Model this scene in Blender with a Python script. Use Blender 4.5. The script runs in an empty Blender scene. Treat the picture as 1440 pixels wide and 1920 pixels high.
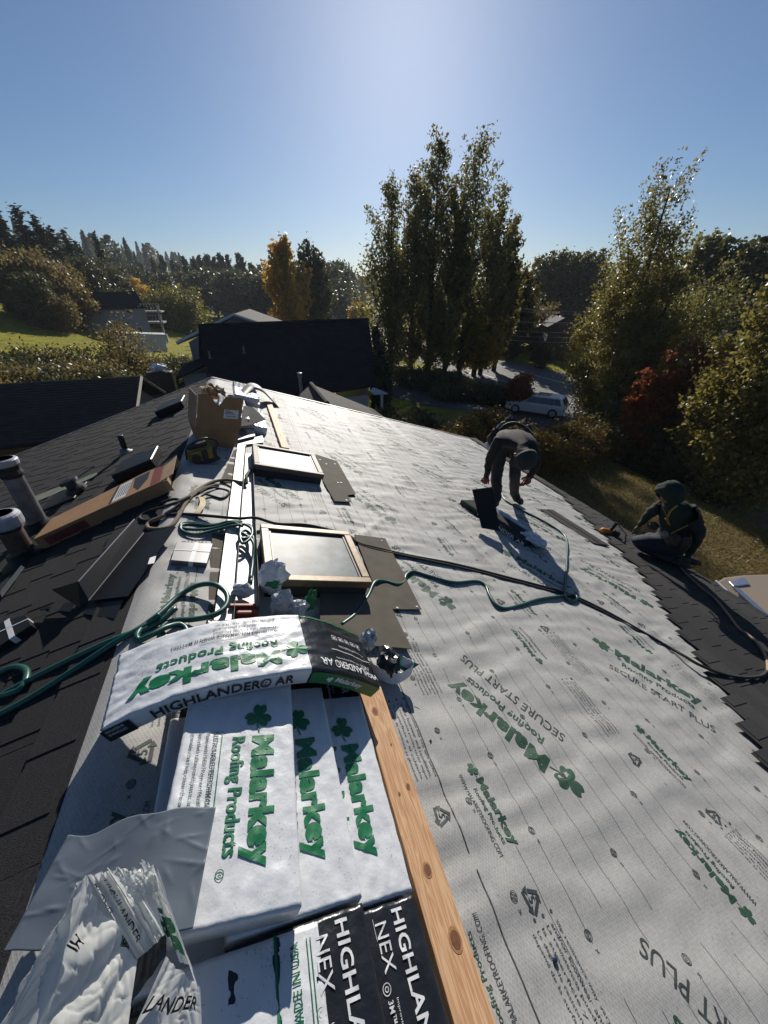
import bpy, bmesh, math, random
import numpy as np
from mathutils import Vector, Matrix
R = math.radians
scene = bpy.context.scene
col = scene.collection
rng = np.random.default_rng(7)
random.seed(7)

# ---------------------------------------------------------------- camera
CAM = Vector((0.64, 0.0, 1.21)); PITCH = R(30.6); YAW = R(18.87); FPX = 690.0
cd = bpy.data.cameras.new('camera'); cam = bpy.data.objects.new('camera', cd); col.objects.link(cam)
cd.sensor_fit = 'VERTICAL'; cd.sensor_height = 24.0; cd.lens = FPX / 1920 * 24.0
cd.clip_start = 0.02; cd.clip_end = 6000
cam.location = CAM; cam.rotation_euler = (R(90) - PITCH, 0, -YAW)
scene.camera = cam

# ---------------------------------------------------------------- sky and sun
SUN_EL, SUN_AZ = R(25.4), R(20.8)          # azimuth from +Y towards +X
w = bpy.data.worlds.new('World'); scene.world = w; w.use_nodes = True
nt = w.node_tree; nt.nodes.clear()
sky = nt.nodes.new('ShaderNodeTexSky'); sky.sky_type = 'NISHITA'; sky.sun_disc = False
sky.sun_elevation = SUN_EL; sky.sun_rotation = SUN_AZ
sky.air_density = 1.0; sky.dust_density = 0.42; sky.ozone_density = 6.0; sky.altitude = 50
bg = nt.nodes.new('ShaderNodeBackground'); bg.inputs['Strength'].default_value = 0.057
wo = nt.nodes.new('ShaderNodeOutputWorld')
nt.links.new(sky.outputs[0], bg.inputs[0]); nt.links.new(bg.outputs[0], wo.inputs[0])
sd = bpy.data.lights.new('sun', 'SUN'); sd.energy = 5.0; sd.angle = R(0.53); sd.color = (1.0, 0.94, 0.85)
sun = bpy.data.objects.new('sun', sd); col.objects.link(sun)
SUNV = Vector((math.sin(SUN_AZ) * math.cos(SUN_EL), math.cos(SUN_AZ) * math.cos(SUN_EL), math.sin(SUN_EL)))
sun.rotation_euler = SUNV.to_track_quat('Z', 'Y').to_euler(); sun.location = SUNV * 60
vs = scene.view_settings
vs.view_transform = 'Standard'; vs.look = 'None'; vs.exposure = 0.3; vs.gamma = 1.0; vs.use_curve_mapping = False

# ---------------------------------------------------------------- survey helpers: photograph point -> point on a real surface
TT = 0.32; TH = math.atan(TT); CT, ST = math.cos(TH), math.sin(TH)
_fw = Vector((math.sin(YAW) * math.cos(PITCH), math.cos(YAW) * math.cos(PITCH), -math.sin(PITCH)))
_rt = Vector((math.cos(YAW), -math.sin(YAW), 0)); _up = _rt.cross(_fw)
def ray(px, py): return _rt * ((px - 720) / FPX) + _up * ((960 - py) / FPX) + _fw
NR = Vector((ST, 0, CT)); NL = Vector((-ST, 0, CT)); Z = Vector((0, 0, 1))
def RP(s, y, o=0.0): return Vector((s * CT, y, -s * ST)) + NR * o       # right slope: s down the slope from the ridge
def LP(s, y, o=0.0): return Vector((-s * CT, y, -s * ST)) + NL * o      # left slope
def PR(px, py, o=0.0):
    d = ray(px, py); return CAM + d * ((o - NR.dot(CAM)) / NR.dot(d))
def PL(px, py, o=0.0):
    d = ray(px, py); return CAM + d * ((o - NL.dot(CAM)) / NL.dot(d))
def AT(px, py, dist):
    d = ray(px, py); return CAM + d * (dist / math.hypot(d.x, d.y))
def ATZ(px, py, z):
    d = ray(px, py); return CAM + d * ((z - CAM.z) / d.z)
def sy(p, o=0.0): return ((p.x - o * ST) / CT, p.y)

# ---------------------------------------------------------------- mesh helpers
ORG = {}
def tag(o, label=None, cat=None, group=None, kind=None):
    if label: o['label'] = label
    if cat: o['category'] = cat
    if group: o['group'] = group
    if kind: o['kind'] = kind
    return o
def thing(name, loc, label, cat, group=None):
    o = bpy.data.objects.new(name, None); col.objects.link(o); o.location = loc; o.empty_display_size = 0.1
    ORG[o.name] = Vector(loc); return tag(o, label, cat, group)
class MB:
    def __init__(s): s.v = []; s.f = []; s.mi = []; s.cur = 0
    def add(s, vs, fs):
        n = len(s.v); s.v.extend(tuple(p) for p in vs)
        s.f.extend(tuple(i + n for i in f) for f in fs); s.mi.extend([s.cur] * len(fs)); return s
    def obox(s, o, a, b, c):
        o, a, b, c = Vector(o), Vector(a), Vector(b), Vector(c)
        P = [o, o + a, o + a + b, o + b, o + c, o + a + c, o + a + b + c, o + b + c]
        F = [(0, 3, 2, 1), (4, 5, 6, 7), (0, 1, 5, 4), (1, 2, 6, 5), (2, 3, 7, 6), (3, 0, 4, 7)]
        if a.cross(b).dot(c) < 0: F = [f[::-1] for f in F]
        return s.add(P, F)
    def cbox(s, c, ax, ay, az):   # centre + full-size axis vectors
        ax, ay, az = Vector(ax), Vector(ay), Vector(az)
        return s.obox(Vector(c) - (ax + ay + az) / 2, ax, ay, az)
    def box(s, x0, x1, y0, y1, z0, z1): return s.obox((x0, y0, z0), (x1 - x0, 0, 0), (0, y1 - y0, 0), (0, 0, z1 - z0))
    def tube(s, pts, r, n=8, cap=True, flat=1.0):
        pts = [Vector(p) for p in pts]; m = len(pts)
        rr = r if hasattr(r, '__len__') else [r] * m
        ref = None; V = []
        for i, p in enumerate(pts):
            t = (pts[min(i + 1, m - 1)] - pts[max(i - 1, 0)])
            t = t.normalized() if t.length > 1e-9 else Vector((0, 0, 1))
            if ref is None: ref = Vector((0, 0, 1)) if abs(t.z) < .9 else Vector((1, 0, 0))
            u = (ref - t * ref.dot(t)).normalized(); v = t.cross(u); ref = u
            for k in range(n):
                a = 2 * math.pi * k / n; V.append(p + (u * math.cos(a) * flat + v * math.sin(a)) * rr[i])
        F = [(i * n + k, i * n + (k + 1) % n, (i + 1) * n + (k + 1) % n, (i + 1) * n + k) for i in range(m - 1) for k in range(n)]
        if cap: F += [tuple(range(n))[::-1], tuple((m - 1) * n + k for k in range(n))]
        return s.add(V, F)
    def lathe(s, base, axis, prof, n=16):
        base = Vector(base); ax = Vector(axis).normalized()
        return s.tube2([(base + ax * h, r) for h, r in prof], ax, n)
    def tube2(s, pr, ax, n):
        u = ax.orthogonal().normalized(); v = ax.cross(u); V = []; m = len(pr)
        for p, r in pr:
            for k in range(n):
                a = 2 * math.pi * k / n; V.append(p + (u * math.cos(a) + v * math.sin(a)) * max(r, 1e-4))
        F = [(i * n + k, i * n + (k + 1) % n, (i + 1) * n + (k + 1) % n, (i + 1) * n + k) for i in range(m - 1) for k in range(n)]
        F += [tuple(range(n))[::-1], tuple((m - 1) * n + k for k in range(n))]
        return s.add(V, F)
    def grid(s, fn, us, vs_):
        us = list(us); vs_ = list(vs_); nv = len(vs_)
        V = [fn(u, v) for u in us for v in vs_]
        F = [(i * nv + j, (i + 1) * nv + j, (i + 1) * nv + j + 1, i * nv + j + 1) for i in range(len(us) - 1) for j in range(nv - 1)]
        return s.add(V, F)
    def prism(s, poly, ext):
        poly = [Vector(p) for p in poly]; e = Vector(ext); n = len(poly)
        V = poly + [p + e for p in poly]
        F = [tuple(range(n))[::-1], tuple(range(n, 2 * n))] + [(i, (i + 1) % n, n + (i + 1) % n, n + i) for i in range(n)]
        nrm = (poly[1] - poly[0]).cross(poly[2] - poly[1])
        if nrm.dot(e) < 0: F = [f[::-1] for f in F]
        return s.add(V, F)
    def sheet(s, poly, nrm, t): # thin slab from polygon
        return s.prism(poly, Vector(nrm) * t)
    def build(s, name, mat, parent=None, smooth=False, bevel=0, origin=None, solid=0):
        me = bpy.data.meshes.new(name)
        o = bpy.data.objects.new(name, me); col.objects.link(o)
        if parent is not None:
            org = ORG[parent.name]; o.parent = parent
        else:
            org = Vector(origin) if origin is not None else Vector((0, 0, 0)); o.location = org
        ORG[o.name] = org
        V = np.array(s.v, dtype=float) - np.array(org)
        me.from_pydata(V.tolist(), [], s.f)
        for m in (mat if isinstance(mat, (list, tuple)) else [mat]): me.materials.append(m)
        if any(s.mi): me.polygons.foreach_set('material_index', s.mi)
        if smooth: me.polygons.foreach_set('use_smooth', [True] * len(me.polygons))
        me.update()
        if solid:
            md = o.modifiers.new('thickness', 'SOLIDIFY'); md.thickness = solid; md.offset = -1
        if bevel:
            md = o.modifiers.new('bevel', 'BEVEL'); md.width = bevel; md.segments = 2; md.limit_method = 'ANGLE'; md.angle_limit = R(40)
            md.harden_normals = False
        return o
def smooth_path(pts, n=8):
    pts = [Vector(p) for p in pts]; out = []
    P = [pts[0] * 2 - pts[1]] + pts + [pts[-1] * 2 - pts[-2]]
    for i in range(1, len(P) - 2):
        for k in range(n):
            t = k / n; a, b, c, d = P[i - 1], P[i], P[i + 1], P[i + 2]
            out.append(0.5 * ((2 * b) + (c - a) * t + (2 * a - 5 * b + 4 * c - d) * t * t + (3 * b - a - 3 * c + d) * t ** 3))
    out.append(pts[-1]); return out
# gradient noise on arrays
_perm = np.random.default_rng(3).permutation(512); _g = np.random.default_rng(4).uniform(0, 2 * np.pi, 512)
def noise2(x, y, seed=0):
    x = np.asarray(x, float); y = np.asarray(y, float)
    xi = np.floor(x).astype(int); yi = np.floor(y).astype(int); xf = x - xi; yf = y - yi
    u = xf * xf * xf * (xf * (xf * 6 - 15) + 10); v = yf * yf * yf * (yf * (yf * 6 - 15) + 10)
    def g(ix, iy, dx, dy):
        a = _g[_perm[(_perm[(ix + seed * 37) & 511] + iy) & 511]]; return np.cos(a) * dx + np.sin(a) * dy
    n00 = g(xi, yi, xf, yf); n10 = g(xi + 1, yi, xf - 1, yf); n01 = g(xi, yi + 1, xf, yf - 1); n11 = g(xi + 1, yi + 1, xf - 1, yf - 1)
    return (n00 * (1 - u) + n10 * u) * (1 - v) + (n01 * (1 - u) + n11 * u) * v
def n2(x, y, seed=0): return float(noise2(np.array([x]), np.array([y]), seed)[0])
def sstep(a, b, x):
    t = min(1, max(0, (x - a) / (b - a))); return t * t * (3 - 2 * t)

# ---------------------------------------------------------------- materials
def lin(c):
    return tuple(((x / 255) / 12.92 if x / 255 <= .04045 else ((x / 255 + .055) / 1.055) ** 2.4) for x in c) + (1,)
def mat(name, color, rough=.6, metal=0, var=0, scale=20, bump=0, bscale=80, spec=.5, coat=0, trans=0, rnd=0, detail=4, sheen=0, alpha=None):
    m = bpy.data.materials.new(name); m.use_nodes = True; t = m.node_tree; b = t.nodes['Principled BSDF']
    c = tuple(x * .82 for x in color[:3]) + (1,)
    b.inputs['Base Color'].default_value = c; b.inputs['Roughness'].default_value = rough; b.inputs['Metallic'].default_value = metal
    b.inputs['Specular IOR Level'].default_value = spec; b.inputs['Coat Weight'].default_value = coat
    b.inputs['Transmission Weight'].default_value = trans; b.inputs['Sheen Weight'].default_value = sheen
    tc = t.nodes.new('ShaderNodeTexCoord'); src = None
    if var:
        n = t.nodes.new('ShaderNodeTexNoise'); n.inputs['Scale'].default_value = scale; n.inputs['Detail'].default_value = detail
        t.links.new(tc.outputs['Object'], n.inputs['Vector'])
        r = t.nodes.new('ShaderNodeMapRange'); r.inputs[1].default_value = .3; r.inputs[2].default_value = .7
        r.inputs[3].default_value = 1 - var; r.inputs[4].default_value = 1 + var
        t.links.new(n.outputs['Fac'], r.inputs[0]); src = r.outputs[0]
    if rnd:
        oi = t.nodes.new('ShaderNodeObjectInfo'); r2 = t.nodes.new('ShaderNodeMapRange')
        r2.inputs[3].default_value = 1 - rnd; r2.inputs[4].default_value = 1 + rnd; t.links.new(oi.outputs['Random'], r2.inputs[0])
        if src is None: src = r2.outputs[0]
        else:
            mm = t.nodes.new('ShaderNodeMath'); mm.operation = 'MULTIPLY'; t.links.new(src, mm.inputs[0]); t.links.new(r2.outputs[0], mm.inputs[1]); src = mm.outputs[0]
    if src is not None:
        mx = t.nodes.new('ShaderNodeVectorMath'); mx.operation = 'SCALE'; mx.inputs[0].default_value = c[:3]
        t.links.new(src, mx.inputs['Scale']); t.links.new(mx.outputs[0], b.inputs['Base Color'])
    if bump:
        n = t.nodes.new('ShaderNodeTexNoise'); n.inputs['Scale'].default_value = bscale; n.inputs['Detail'].default_value = 5
        t.links.new(tc.outputs['Object'], n.inputs['Vector'])
        bp = t.nodes.new('ShaderNodeBump'); bp.inputs['Strength'].default_value = bump; bp.inputs['Distance'].default_value = .004
        t.links.new(n.outputs['Fac'], bp.inputs['Height']); t.links.new(bp.outputs[0], b.inputs['Normal'])
    return m
M = {}
M['shingle'] = mat('shingle_granules', (.021, .0205, .022), .9, var=.45, scale=160, bump=.7, bscale=420, rnd=.22, spec=.3)
M['shingle_new'] = mat('shingle_granules_new', (.036, .034, .034), .88, var=.4, scale=160, bump=.6, bscale=420, rnd=.25, spec=.3)
M['wrap'] = mat('white_wrap_plastic', (.74, .76, .78), .34, var=.07, scale=6, bump=.35, bscale=55, spec=.5)
M['wrap_dark'] = mat('black_wrap_plastic', (.016, .018, .022), .28, var=.2, scale=6, bump=.4, bscale=55, spec=.5)
M['green'] = mat('green_print', (.004, .165, .058), .42, var=.1, scale=30)
M['black'] = mat('black_print', (.018, .02, .022), .5)
M['whiteprint'] = mat('white_print', (.72, .73, .74), .45)
M['ugreen'] = mat('underlay_green_print', (.022, .075, .040), .65, var=.25, scale=60)
M['ublack'] = mat('underlay_grey_print', (.045, .055, .052), .65, var=.3, scale=60)
M['uline'] = mat('underlay_line_print', (.15, .155, .15), .7)
M['wood'] = None
M['glass'] = mat('skylight_glass', (.15, .17, .175), .42, spec=.12, var=.55, scale=9, bump=.10, bscale=14, detail=8)
M['bronze'] = mat('bronze_frame', (.19, .135, .085), .5, .3, var=.25, scale=25)
M['bronze_grey'] = mat('weathered_frame', (.115, .095, .078), .6, .2, var=.25, scale=25)
M['bronze_side'] = mat('dark_curb_membrane', (.030, .030, .032), .75, var=.2, scale=20)
M['alu'] = mat('bare_aluminium', (.62, .61, .59), .55, .35, var=.08, scale=3)
M['blackmetal'] = mat('black_flashing', (.010, .0105, .012), .45, .0, spec=.25, var=.1, scale=4)
M['flashedge'] = mat('flashing_hem', (.35, .35, .36), .35, .6)
M['galv'] = mat('galvanised_pipe', (.19, .19, .20), .55, .4, var=.35, scale=12)
M['capwhite'] = mat('pipe_cap', (.42, .43, .46), .5, .2, var=.15, scale=20)
M['soot'] = mat('sooty_tape', (.028, .026, .025), .8, var=.5, scale=40, bump=.8, bscale=60)
M['rust'] = mat('rusty_pipe', (.10, .062, .042), .8, .1, var=.5, scale=25)
M['card'] = mat('corrugated_card', (.34, .185, .082), .8, var=.12, scale=9, bump=.1)
M['card_in'] = mat('card_inside', (.42, .27, .15), .85, var=.1, scale=9)
M['carddark'] = mat('card_print_red', (.20, .025, .02), .7)
M['label'] = mat('paper_label', (.72, .72, .70), .6)
M['membrane'] = mat('grey_brown_membrane', (.125, .112, .088), .85, spec=.15, var=.14, scale=9, bump=.15, bscale=30)
M['film'] = mat('release_film', (.125, .152, .185), .42, var=.10, scale=5, bump=.12, bscale=30, spec=.5)
M['greenhose'] = mat('green_hose', (.010, .085, .068), .38, var=.15, scale=40)
M['blackrope'] = mat('dark_rope', (.022, .022, .020), .8, var=.4, scale=120, bump=.6, bscale=220)
M['tanrope'] = mat('tan_rope', (.20, .155, .105), .85, var=.35, scale=120, bump=.8, bscale=220)
M['tanhose'] = mat('tan_rubber_hose', (.33, .20, .12), .6, var=.2, scale=60)
M['yellow'] = mat('tool_yellow', (.30, .20, .02), .5, var=.2, scale=30)
M['toolblack'] = mat('tool_black', (.018, .018, .018), .5, var=.3, scale=30)
M['orange'] = mat('tool_orange', (.50, .17, .02), .45)
M['redtool'] = mat('red_tool', (.30, .05, .025), .5, var=.25, scale=30)
M['greypack'] = mat('grey_steel_sheets', (.20, .20, .205), .38, .5, var=.06, scale=8)
M['strap'] = mat('white_strap', (.72, .72, .72), .5)
M['ridgecap'] = mat('grey_membrane_roll', (.26, .255, .22), .6, var=.1)

def weave_mat():
    m = mat('underlayment_fabric', (.47, .47, .455), .64, spec=.32)
    t = m.node_tree; b = t.nodes['Principled BSDF']
    tc = t.nodes.new('ShaderNodeTexCoord')
    def stripes(rot, sc, w):
        mp = t.nodes.new('ShaderNodeMapping'); mp.inputs['Rotation'].default_value = (0, 0, R(rot)); t.links.new(tc.outputs['Object'], mp.inputs[0])
        wv = t.nodes.new('ShaderNodeTexWave'); wv.inputs['Scale'].default_value = sc; wv.inputs['Distortion'].default_value = .35; wv.inputs['Detail'].default_value = 1; wv.inputs['Detail Scale'].default_value = 3
        t.links.new(mp.outputs[0], wv.inputs[0])
        g = t.nodes.new('ShaderNodeMapRange'); g.inputs[1].default_value = w; g.inputs[2].default_value = 1; t.links.new(wv.outputs['Fac'], g.inputs[0]); return g.outputs[0]
    a, c = stripes(32, 34, .6), stripes(-32, 34, .6)
    mx = t.nodes.new('ShaderNodeMath'); mx.operation = 'MAXIMUM'; t.links.new(a, mx.inputs[0]); t.links.new(c, mx.inputs[1])
    n = t.nodes.new('ShaderNodeTexNoise'); n.inputs['Scale'].default_value = 7; n.inputs['Detail'].default_value = 6; t.links.new(tc.outputs['Object'], n.inputs[0])
    n3 = t.nodes.new('ShaderNodeTexNoise'); n3.inputs['Scale'].default_value = 90; n3.inputs['Detail'].default_value = 3; t.links.new(tc.outputs['Object'], n3.inputs[0])
    ad = t.nodes.new('ShaderNodeMath'); ad.operation = 'ADD'; t.links.new(n.outputs[0], ad.inputs[0]); t.links.new(n3.outputs[0], ad.inputs[1])
    r1 = t.nodes.new('ShaderNodeMapRange'); r1.inputs[1].default_value = .6; r1.inputs[2].default_value = 1.4; r1.inputs[3].default_value = .74; r1.inputs[4].default_value = 1.06; t.links.new(ad.outputs[0], r1.inputs[0])
    r2 = t.nodes.new('ShaderNodeMapRange'); r2.inputs[3].default_value = .98; r2.inputs[4].default_value = 1.11; t.links.new(mx.outputs[0], r2.inputs[0])
    mu = t.nodes.new('ShaderNodeMath'); mu.operation = 'MULTIPLY'; t.links.new(r1.outputs[0], mu.inputs[0]); t.links.new(r2.outputs[0], mu.inputs[1])
    vm = t.nodes.new('ShaderNodeVectorMath'); vm.operation = 'SCALE'; vm.inputs[0].default_value = (.36, .355, .338); t.links.new(mu.outputs[0], vm.inputs['Scale']); t.links.new(vm.outputs[0], b.inputs['Base Color'])
    bp = t.nodes.new('ShaderNodeBump'); bp.inputs['Strength'].default_value = .2; bp.inputs['Distance'].default_value = .0012; t.links.new(mx.outputs[0], bp.inputs['Height']); t.links.new(bp.outputs[0], b.inputs['Normal'])
    return m
M['underlay'] = weave_mat()
def dirty(m, amount=.35, scale=180, thr=.66):
    # specks and smudges of black granule dust on plastic
    t = m.node_tree; b = t.nodes['Principled BSDF']; tc = t.nodes.new('ShaderNodeTexCoord')
    n = t.nodes.new('ShaderNodeTexNoise'); n.inputs['Scale'].default_value = scale; n.inputs['Detail'].default_value = 2; t.links.new(tc.outputs['Object'], n.inputs[0])
    n2_ = t.nodes.new('ShaderNodeTexNoise'); n2_.inputs['Scale'].default_value = 7; n2_.inputs['Detail'].default_value = 6; t.links.new(tc.outputs['Object'], n2_.inputs[0])
    ad = t.nodes.new('ShaderNodeMath'); ad.operation = 'MULTIPLY_ADD'; ad.inputs[1].default_value = .55; t.links.new(n2_.outputs[0], ad.inputs[0]); t.links.new(n.outputs[0], ad.inputs[2])
    r = t.nodes.new('ShaderNodeMapRange'); r.inputs[1].default_value = thr + .27; r.inputs[2].default_value = thr + .33; r.inputs[3].default_value = 0; r.inputs[4].default_value = amount; t.links.new(ad.outputs[0], r.inputs[0])
    sm = t.nodes.new('ShaderNodeMapRange'); sm.inputs[1].default_value = .5; sm.inputs[2].default_value = .75; sm.inputs[3].default_value = 0; sm.inputs[4].default_value = .22; t.links.new(n2_.outputs[0], sm.inputs[0])
    mxx = t.nodes.new('ShaderNodeMath'); mxx.operation = 'MAXIMUM'; t.links.new(r.outputs[0], mxx.inputs[0]); t.links.new(sm.outputs[0], mxx.inputs[1])
    mix = t.nodes.new('ShaderNodeMix'); mix.data_type = 'RGBA'; src = b.inputs['Base Color']
    if src.is_linked: t.links.new(src.links[0].from_socket, mix.inputs[6])
    else: mix.inputs[6].default_value = src.default_value
    mix.inputs[7].default_value = (.09, .09, .09, 1); t.links.new(mxx.outputs[0], mix.inputs[0]); t.links.new(mix.outputs[2], b.inputs['Base Color'])
dirty(M['wrap'], .5); dirty(M['underlay'], .45, 140, .68); dirty(M['alu'], .25)
M['thinwrap'] = mat('thin_torn_wrap', (.92, .93, .92), .32, var=.06, scale=6, bump=.25, bscale=45)
_t = M['thinwrap'].node_tree; _tr = _t.nodes.new('ShaderNodeBsdfTranslucent'); _tr.inputs[0].default_value = (.80, .81, .77, 1); _mx = _t.nodes.new('ShaderNodeMixShader'); _mx.inputs[0].default_value = .5
_t.links.new(_t.nodes['Principled BSDF'].outputs[0], _mx.inputs[1]); _t.links.new(_tr.outputs[0], _mx.inputs[2]); _t.links.new(_mx.outputs[0], _t.nodes['Material Output'].inputs[0])
def wood_mat():
    m = mat('fir_lumber', (.60, .34, .165), .62, spec=.3)
    t = m.node_tree; b = t.nodes['Principled BSDF']; tc = t.nodes.new('ShaderNodeTexCoord')
    mp = t.nodes.new('ShaderNodeMapping'); mp.inputs['Scale'].default_value = (22, 1.1, 22); t.links.new(tc.outputs['Object'], mp.inputs[0])
    n = t.nodes.new('ShaderNodeTexNoise'); n.inputs['Scale'].default_value = 1.6; n.inputs['Detail'].default_value = 4; n.inputs['Distortion'].default_value = 1.4; t.links.new(mp.outputs[0], n.inputs[0])
    wv = t.nodes.new('ShaderNodeMath'); wv.operation = 'MULTIPLY'; wv.inputs[1].default_value = 46; t.links.new(n.outputs[0], wv.inputs[0])
    sn = t.nodes.new('ShaderNodeMath'); sn.operation = 'SINE'; t.links.new(wv.outputs[0], sn.inputs[0])
    cr = t.nodes.new('ShaderNodeMapRange'); cr.inputs[1].default_value = -1; cr.inputs[2].default_value = 1; t.links.new(sn.outputs[0], cr.inputs[0])
    mix = t.nodes.new('ShaderNodeMix'); mix.data_type = 'RGBA'; mix.inputs[6].default_value = (.58, .37, .21, 1); mix.inputs[7].default_value = (.42, .225, .11, 1)
    t.links.new(cr.outputs[0], mix.inputs[0]); t.links.new(mix.outputs[2], b.inputs['Base Color']); return m
M['wood'] = wood_mat()
M['knot'] = mat('wood_knot', (.17, .065, .025), .7, var=.35, scale=90)
M['knotring'] = mat('wood_knot_ring', (.40, .19, .075), .7, var=.2, scale=90)

# ---------------------------------------------------------------- lettering
_txt = {}
def text_tris(body, bold=0.0, maxlen=.25):
    key = (body, bold, maxlen)
    if key in _txt: return _txt[key]
    cu = bpy.data.curves.new('t', 'FONT'); cu.body = body; cu.size = 1; cu.offset = bold; cu.resolution_u = 3; cu.align_x = 'LEFT'
    cu.space_character = 1 + bold * 1.2
    o = bpy.data.objects.new('t', cu); col.objects.link(o)
    dg = bpy.context.evaluated_depsgraph_get(); me = bpy.data.meshes.new_from_object(o.evaluated_get(dg))
    bpy.data.objects.remove(o); bpy.data.curves.remove(cu)
    bm = bmesh.new(); bm.from_mesh(me); bpy.data.meshes.remove(me)
    bmesh.ops.triangulate(bm, faces=bm.faces[:])
    for k in range(5):
        L = [e for e in bm.edges if e.calc_length() > maxlen]
        if not L: break
        bmesh.ops.subdivide_edges(bm, edges=L, cuts=1); bmesh.ops.triangulate(bm, faces=bm.faces[:])
    V = np.array([v.co[:2] for v in bm.verts]); bm.verts.index_update()
    F = [tuple(v.index for v in f.verts) for f in bm.faces]; bm.free()
    V -= V.min(0); _txt[key] = (V, F); return _txt[key]
def fmap(fn, P):
    P = np.asarray(P, float); return np.asarray(fn(P[:, 0], P[:, 1])).tolist()
def put_text(mb, body, fn, w=None, h=None, u0=0, v0=0, bold=0.0, maxlen=.25):
    """lay lettering through fn(u,v): u along the reading direction, v upwards"""
    V, F = text_tris(body, bold, maxlen); ex = V.max(0)
    sx = (w / ex[0]) if w else h / ex[1]; syy = (h / ex[1]) if h else sx
    mb.add(fmap(fn, V * (sx, syy) + (u0, v0)), F); return ex[0] * sx
def clover(mb, fn, r, cu, cv, ang=0):
    P = [(cu, cv)]; n = 48
    for k in range(n):
        a = 2 * math.pi * k / n
        b = a - ang; c3 = abs(math.cos(1.5 * b)) ** .55
        q = (b % (2 * math.pi / 3)); q = min(q, 2 * math.pi / 3 - q)
        rr = r * (.16 + .84 * c3) * (1 - .22 * math.exp(-(q / .16) ** 2))
        P.append((cu + rr * math.cos(a), cv + rr * math.sin(a)))
    mb.add(fmap(fn, P), [(0, k + 1, (k + 1) % n + 1) for k in range(n)])
    d = (math.cos(ang + math.pi), math.sin(ang + math.pi)); e = (-d[1], d[0])
    S = [(.25, -.05), (.7, -.02), (1.15, .2), (1.15, .3), (.7, .08), (.25, .05)]
    mb.add(fmap(fn, [(cu + r * (d[0] * a + e[0] * b), cv + r * (d[1] * a + e[1] * b)) for a, b in S]), [(0, 1, 4, 5), (1, 2, 3, 4)])
def bar(mb, fn, u0, v0, u1, v1, n=1):
    us = [u0 + (u1 - u0) * k / n for k in range(n + 1)]
    mb.add(fmap(fn, [(u, v) for u in us for v in (v0, v1)]), [(2 * k, 2 * k + 2, 2 * k + 3, 2 * k + 1) for k in range(n)])
def ring(mb, fn, cu, cv, r0, r1, n=14):
    P = []
    for k in range(n):
        a = 2 * math.pi * k / n; P += [(cu + r0 * math.cos(a), cv + r0 * math.sin(a)), (cu + r1 * math.cos(a), cv + r1 * math.sin(a))]
    mb.add(fmap(fn, P), [(2 * k, 2 * k + 1, 2 * ((k + 1) % n) + 1, 2 * ((k + 1) % n)) for k in range(n)])
def recycle(mb, fn, cu, cv, r, digit):
    for k in range(3):
        a = math.pi / 2 + k * 2 * math.pi / 3; b = a + 2 * math.pi / 3
        p = (cu + r * math.cos(a), cv + r * math.sin(a)); q = (cu + r * math.cos(b), cv + r * math.sin(b))
        d = ((q[0] - p[0]), (q[1] - p[1])); L = math.hypot(*d); d = (d[0] / L, d[1] / L); e = (-d[1], d[0]); t = r * .13
        def pt(f, g): return (p[0] + d[0] * L * f + e[0] * g, p[1] + d[1] * L * f + e[1] * g)
        mb.add(fmap(fn, [pt(.08, -t), pt(.66, -t), pt(.66, t), pt(.08, t)]), [(0, 1, 2, 3)])
        mb.add(fmap(fn, [pt(.68, -t * 2.4), pt(.93, 0), pt(.68, t * 2.4)]), [(0, 1, 2)])
    put_text(mb, digit, fn, h=r * .62, u0=cu - r * .2, v0=cv - r * .28, bold=.02)
# ================================================================ the house we stand on
L_END, Y_NEAR, S_EAVE = 7.01, -1.2, 5.51
house = thing('house', (0, 3, -4.6), 'house being re-roofed, dark shingles on one slope and pale underlayment on the other', 'house')
wallm = mat('house_siding', (.30, .28, .25), .8, var=.1)
b = MB(); b.box(-4.75, 4.75, -6.0, 6.7, -4.7, -1.72); b.build('wall', wallm, house)
b = MB(); b.prism([(-4.75, 6.7, -1.71), (4.75, 6.7, -1.71), (0, 6.7, -.19)], (0, -12.7, 0)); b.build('gable_wall', wallm, house)
deckm = mat('roof_deck', (.12, .09, .06), .9, var=.2)
b = MB(); b.obox(LP(S_EAVE, -6.2, -.06), (0, 13.21, 0), LP(0.012, 0, 0) - LP(S_EAVE, 0, 0), NL * .055); left_slope = b.build('left_roof_slope', deckm, house)
b = MB(); b.obox(RP(S_EAVE, -6.2, -.06), (0, 13.21, 0), RP(0.012, 0, 0) - RP(S_EAVE, 0, 0), NR * .055); right_slope = b.build('right_roof_slope', deckm, house)
trim = mat('drip_edge', (.16, .15, .14), .5, .3, var=.1)
for nm, P, N in (('rake_trim', RP, NR), ('rake_trim', LP, NL)):
    b = MB(); b.obox(P(S_EAVE + .02, L_END + .002, -.10), (0, .055, 0), P(0.0, 0, 0) - P(S_EAVE + .02, 0, 0), N * .122); b.build(nm, trim, house, bevel=.004)
b = MB(); b.obox(RP(S_EAVE + .004, -6.2, -.10), (0, 13.2, 0), RP(.03, 0) - RP(0, 0), NR * .108); b.build('eave_trim', trim, house)
b = MB(); b.obox(LP(S_EAVE + .004, -6.2, -.10), (0, 13.2, 0), LP(.03, 0) - LP(0, 0), NL * .108); b.build('eave_trim', trim, house)
# far gable plywood / ridge end cover so the apex is closed
b = MB(); b.tube([(0, -6.2, -.03), (0, L_END, -.03)], .022, 8); b.build('ridge_board', deckm, house)

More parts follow.
